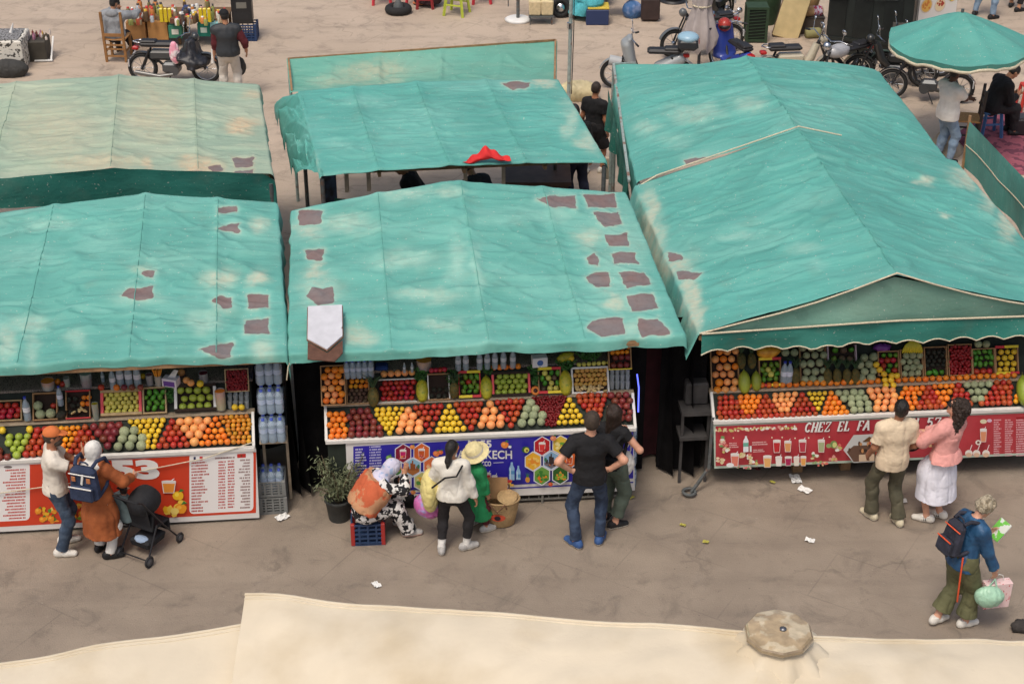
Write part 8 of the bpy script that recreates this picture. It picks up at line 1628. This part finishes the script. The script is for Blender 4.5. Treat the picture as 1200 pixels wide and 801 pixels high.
b.add(vs,fs,None,0,True);b.build('furled_cloth',mat('lilac_grey_canvas',C(178,168,164),.85,.12,5,.4,12),o);b=MB();b.torus((0,0,1.36),.17,.016,None,20,6);b.build('tie_cord',M_ROPE,o);b=MB();b.tube([(0,0,0),(0,0,2.8)],.03,8);b.build('pole',M_STEEL,o);b=MB();b.lathe([(.3,0),(.3,.06),(.06,.1),(.05,.2)],16);b.build('foot',M_STEEL,o)
motorbike('white-wheeled moped standing behind the closed parasol, front wheel turned',gnd(822,64),R(196),(96,100,102),'moped',col2=(90,90,90));motorbike('black moped at the top edge right of the closed parasol',gnd(838,34),R(240),(40,42,44),'moped')
motorbike('blue and white motorbike with red handlebar covers right of the closed parasol',gnd(856,92),R(112),(46,66,150),'scooter',col2=(226,226,230));
o=thing('helmet','red helmet resting on the blue and white motorbike','helmet',gnd(849,88)+Vector((-.05,.1,.95)));b=MB();b.sphere((0,0,0),(.13,.15,.13),14,9);b.build('shell',paint(170,58,50,.3),o);b=MB();b.sphere((0,-.05,-.01),(.115,.12,.06),12,7);b.build('visor',M_BLKP,o)
motorbike('black moped with a long seat and cream leg shield left of the chrome one',gnd(934,100),R(6),(196,188,166),'moped',col2=(40,40,40));motorbike('chrome motorcycle with twin round lamps behind the right rear awning',gnd(984,103),R(214),(170,172,176),'classic')
motorbike('dark motorbike parked nearest the big teal parasol, under its rim',gnd(1082,118),R(168),(36,38,40),'classic');motorbike('dark moped squeezed between the chrome motorcycle and the dark kiosk',gnd(1042,100),R(172),(44,46,46),'moped');motorbike('grey-green moped half hidden behind the big teal parasol',gnd(1066,92),R(190),(70,90,84),'moped')
c=gnd(886,51);o=thing('green_crate','tall dark green slatted crate standing on end','crate',c+Vector((0,.2,0)));m_g=mat('green_plastic',C(44,66,44),.6,.2,12);b=MB();b.box((0,0,.35),(.38,.34,.66));b.build('core',mat('dark_inside',(.012,.018,.012),.9),o);b=MB()
for sx in(-1,1):
 for sy in(-1,1):b.bar((sx*.19,sy*.17,0),(sx*.19,sy*.17,.72),.05)
for z in(.05,.7):b.box((0,0,z),(.42,.38,.05))
for k in range(9):b.bar((-.18,-.176,.1+.065*k),(.18,-.176,.13+.065*k),.012,.014)
b.build('frame',m_g,o)
o=thing('green_bin','dark green barrel behind the slatted crate with clear bags on top','barrel',gnd(897,34)+Vector((0,.5,0)));b=MB();b.lathe([(.32,0),(.36,.4),(.36,.8),(.3,.86),(0,.86)],18);b.build('barrel',m_g,o);b=MB();b.sphere((0,0,.92),(.26,.22,.16),12,8,None,0,lambda t,a:1+.1*math.sin(5*a+3*t));b.build('clear_bags',M_WRAP,o)
o=thing('foam_board','pale yellow foam mattress leaning upright beside the barrel','mattress',gnd(916,46),R(-8));b=MB();b.box((.06,.15,.66),(.52,.14,1.3),Matrix.Rotation(R(14),4,'Y')@Matrix.Rotation(R(-8),4,'X'),bev=.02);b.build('mattress',mat('yellow_foam',C(206,186,138),.9,.1,6),o);b=MB();b.box((.06,.15,.66),(.535,.10,1.315),Matrix.Rotation(R(14),4,'Y')@Matrix.Rotation(R(-8),4,'X'),bev=.02);b.build('side_band',mat('brown_band',C(110,84,60),.9),o)
for px,py,r_,L_,col,lb,z in((948,32,.21,.5,(184,150,104),'fat tan rolled mattress standing between foam board and kiosk',.55),(951,41,.11,.42,(196,160,120),'tan roll with a red and purple striped end lying below the fat roll',.42),(954,48,.1,.3,(150,146,100),'small olive roll at the foot of the kiosk',.1)):
 o=thing('rolled_mat',lb,'rolled mat',gnd(px,py)+Vector((0,.2,z)),R(10));b=MB();b.lathe([(0,-L_/2),(r_*.9,-L_/2),(r_,-L_/2+.03),(r_,L_/2-.03),(r_*.9,L_/2),(0,L_/2)],18,Matrix.Rotation(R(90 if z<.5 and r_<.2 else 12),4,'Y'));b.build('roll',mat('mat_%d'%col[0],C(*col),.9,.12,8),o)
 if r_==.11:b=MB();b.lathe([(r_*1.01,.02),(r_*1.01,L_/2-.02)],18,Matrix.Rotation(R(90),4,'Y'),capb=False,capt=False);b.build('striped_band',mat('stripe_band',C(170,60,90),.9,col2=C(200,190,210),c2scale=18,c2t=(.48,.52)),o)
o=thing('box_pedestal','grey box holding up the rolled mats beside the kiosk','box',gnd(951,42)+Vector((0,.3,0)));b=MB();b.box((0,0,.16),(.5,.4,.32),bev=.01);b.build('box',paint(90,80,74,.8),o);b=MB();b.box((0,0,.33),(.52,.42,.02));b.build('lid',paint(70,62,58,.8),o)
a_,b_=gnd(969,62),gnd(1064,72);o=thing('kiosk','closed dark green-black metal kiosk at the top right','kiosk',(a_+b_)/2,math.atan2((b_-a_).y,(b_-a_).x));w=(b_-a_).length;m_k=mat('kiosk_metal',C(34,40,38),.5,.25,4)
b=MB();b.box((0,.7,1.1),(w,1.4,2.2));b.build('body',m_k,o);b=MB();b.box((0,.68,2.24),(w+.2,1.6,.08));b.build('roof',m_k,o)
for x in(-.42,-.1,.26):b=MB();b.box((x*w,-.012,.9),(.22*w,.02,1.5),bev=.006);b.build('panel',mat('kiosk_panel',C(28,33,32),.45,.3,5),o)
b=MB();b.bar((-.1*w,-.05,1.15),(.3*w,-.05,1.2),.02);b.build('bar',M_STEEL,o);b=MB();b.box((.0,-.02,.32),(w*.98,.05,.06));b.build('skirting',m_k,o)
b=MB();b.box((-.40*w,-.16,1.12),(.22*w,.34,.03),Matrix.Rotation(R(-12),4,'X'));b.build('shelf',paint(150,150,140,.5),o);b=MB();b.box((.37*w,-.015,.5),(.2*w,.02,.5));b.build('vent',paint(90,88,84,.6),o)
a_,b_=gnd(1062,62),gnd(1122,50);o=thing('food_poster','white upright poster with photos of dishes behind the big teal parasol','poster',(a_+b_)/2,math.atan2((b_-a_).y,(b_-a_).x));b=MB();b.box((0,0,.75),(.95,.05,1.5));b.build('board',paint(226,224,220,.5),o)
for i,(x,z,r_,c1,c2)in enumerate(((-.3,1.3,.13,(226,170,80),(200,110,50)),(.02,1.28,.15,(190,120,60),(120,70,40)),(.33,1.33,.12,(214,170,90),(150,160,70)),(-.3,.9,.15,(226,180,90),(210,130,60)),(.04,.86,.14,(230,210,170),(170,60,40)),(.33,.98,.10,(236,200,90),(120,150,60)),(-.25,.5,.14,(206,140,70),(230,200,120)),(.2,.48,.14,(220,170,90),(150,60,40)))):
 b=MB();m_=T(x,-.027,z)@Matrix.Rotation(R(90),4,'X');b.lathe([(r_,0),(r_,.002)],18,m_,0);b.lathe([(r_*.85,0),(r_*.85,.004)],16,m_,1)
 for k in range(12):a=rr.random()*6.28;q=r_*.7*rr.random()**.5;b.lathe([(r_*.16,.004),(r_*.16,.0055+.0002*k)],7,m_@T(q*math.cos(a),q*math.sin(a),0),2)
 b.build('dish_picture',[paint(210,200,190,.5),paint(*c1,.5),paint(*c2,.5)],o)
b=MB();b.bar((-.4,.1,0),(-.4,.02,1.2),.03);b.bar((.4,.1,0),(.4,.02,1.2),.03);b.build('legs',M_STEEL,o)
c=gnd(1106,178);apex=at_y(1128,14,c.y);o=thing('market_parasol','big open teal parasol with a cream fringe at the upper right','parasol',c);nseg=8;rad=1.17;rz=apex.z-.48;off=apex-Vector((c.x,c.y,0))
M_PTEAL=fabric_mat('parasol_teal',C(92,168,157),C(124,184,170),BARE);vs=[];fs=[];ring=7;sub=6;n=nseg*sub
for i in range(ring+1):
 t=i/ring
 for j in range(n):
  a=2*PI*j/n+.2;ph=(j%sub)/sub;sag=math.sin(ph*PI);r_=rad*t*(1-.055*sag*t);z=apex.z-.48*t**1.15-.10*sag*t*(1-.4*t);vs.append((r_*math.cos(a)+off.x*(1-t*.0),r_*math.sin(a),z))
for i in range(ring):
 for j in range(n):fs.append((i*n+j,(i+1)*n+j,(i+1)*n+(j+1)%n,i*n+(j+1)%n))
b=MB();b.add(vs,fs,None,0,True);co_=b.build('canopy',M_PTEAL,o)
v2=[];f2=[];v3=[]
for j in range(n):
 x,y,z=vs[ring*n+j];k=1.0;dz=.08+.015*math.sin(j*2.1);ox=(x-off.x)*.02;v2+=[(x,y,z),(x-ox,y-y*.02,z-dz)];v3.append((x-ox*1.2+.0,y-y*.022,z-dz-.02))
for j in range(n):k=(j+1)%n;f2.append((2*j,2*j+1,2*k+1,2*k))
b=MB();b.add(v2,f2,None,0,True);b.build('valance',M_PTEAL,o);b=MB();b.tube(v3,.028,6,closed=True);b.build('fringe',M_ROPE,o)
b=MB();b.tube([(0,0,.3),(off.x,0,apex.z+.05)],.026,8);b.build('pole',M_STEEL,o);b=MB();b.lathe([(.30,0),(.31,.08),(.26,.14),(.1,.36),(.06,.55),(.035,.6)],20);b.build('concrete_foot',mat('concrete_foot',C(150,138,120),.9,.2,8,.4,30),o)
for k in range(nseg):a=2*PI*k/nseg+.2;b=MB();b.tube([(off.x,0,apex.z-.06),(off.x+rad*.97*math.cos(a),rad*.97*math.sin(a),rz-.03)],.010,5);b.build('rib',M_STEEL,o)
f=fig2('','man in a white tee and light jeans standing under the big teal parasol',gnd(1103,190),R(-62),h=1.66,sex='m',bulk=1.1,skin=DARK,head=(0,12,0),feet=[(-.12,0,5),(.12,.05,-10)],hands=[dict(t=(.02,.36,1.08),hint=(-1,-.3,-.5)),dict(t=(-.02,.36,1.1),hint=(1,-.3,-.5))]);f.shirt(K_WHITE,.75,.03,-.10);f.pants(K_LTDEN,.022);f.shoes(K_SHOEB,K_SOLED);f.hair(H_BLACK,'crop')
o=thing('rug','pink and maroon patterned rug spread on the ground at the right edge','rug',gnd(1180,175));b=MB();pp=[gnd(1118,160),gnd(1145,138),gnd(1240,128),gnd(1260,205),gnd(1160,205)];q=[(v-o.location)for v in pp];b.prism([(v.x,v.y)for v in q],.012);b.build('rug',mat('pink_rug',C(160,88,102),.95,.2,4,.3,50,col2=C(110,60,76),c2scale=4.5,c2t=(.5,.54)),o)
c=gnd(1163,165);stool('blue plastic stool under the man in black on the rug',c+Vector((-.02,.25,.012)),(70,110,160),.44,.32,R(6))
f=fig2('','man in black sitting hunched on a blue stool at the right edge',c+Vector((-.05,.25,.0)),R(-78),h=1.70,sex='m',bulk=1.12,lean=26,pelvis=(0,0,.55),skin=TAN,head=(0,22,0),feet=[(-.1,.46,0,.014),(.12,.44,-8,.014)],hands=[dict(t=(-.06,.44,.72)),dict(t=(.06,.44,.72))]);f.shirt(K_BLACK,1.9,.034,-.06,'jacket');f.pants(K_LEG,.026);f.shoes(K_SHOEB,K_SOLED);f.hair(H_BLACK,'crop')
wood_chair('dark wooden chair standing between the teal parasol and the man in black',gnd(1132,172)+Vector((0,.2,0)),R(80),paint(60,54,50))
o=thing('black_box','black box on the pink rug at the right edge','box',gnd(1196,160));b=MB();b.box((.05,.15,.16),(.4,.3,.28),bev=.02);b.build('box',M_BLKP,o);b=MB();b.box((.05,.15,.31),(.36,.26,.02));b.build('lid',paint(70,70,72,.5),o)
f=fig2('','person in jeans and black shoes cut off by the top edge above the parasol',gnd(1152,20),R(-50),h=1.72,sex='m',skin=TAN,feet=[(-.18,-.05,20),(.2,.02,-20)]);f.shirt(K_BLACK,.6,.02,-.04);f.pants(K_LTDEN,.022);f.shoes(K_SHOEB,K_SOLED);f.hair(H_BLACK,'crop')
f=fig2('','person in sandals mostly beyond the top right corner',gnd(1187,12),R(-30),h=1.68,sex='f',skin=TAN,feet=[(-.1,.2,0),(.12,-.05,-40)]);f.shirt(K_MAROON,1.9,.02,-.04);f.pants(K_LEG,.02,upto=1.8);f.shoes(K_SHOEB,K_SOLED);f.hair(H_BLACK,'long')
stool('red plastic stool at the right edge beyond the man in black',gnd(1206,130)+Vector((0,.1,0)),(200,60,50),.44,.32)
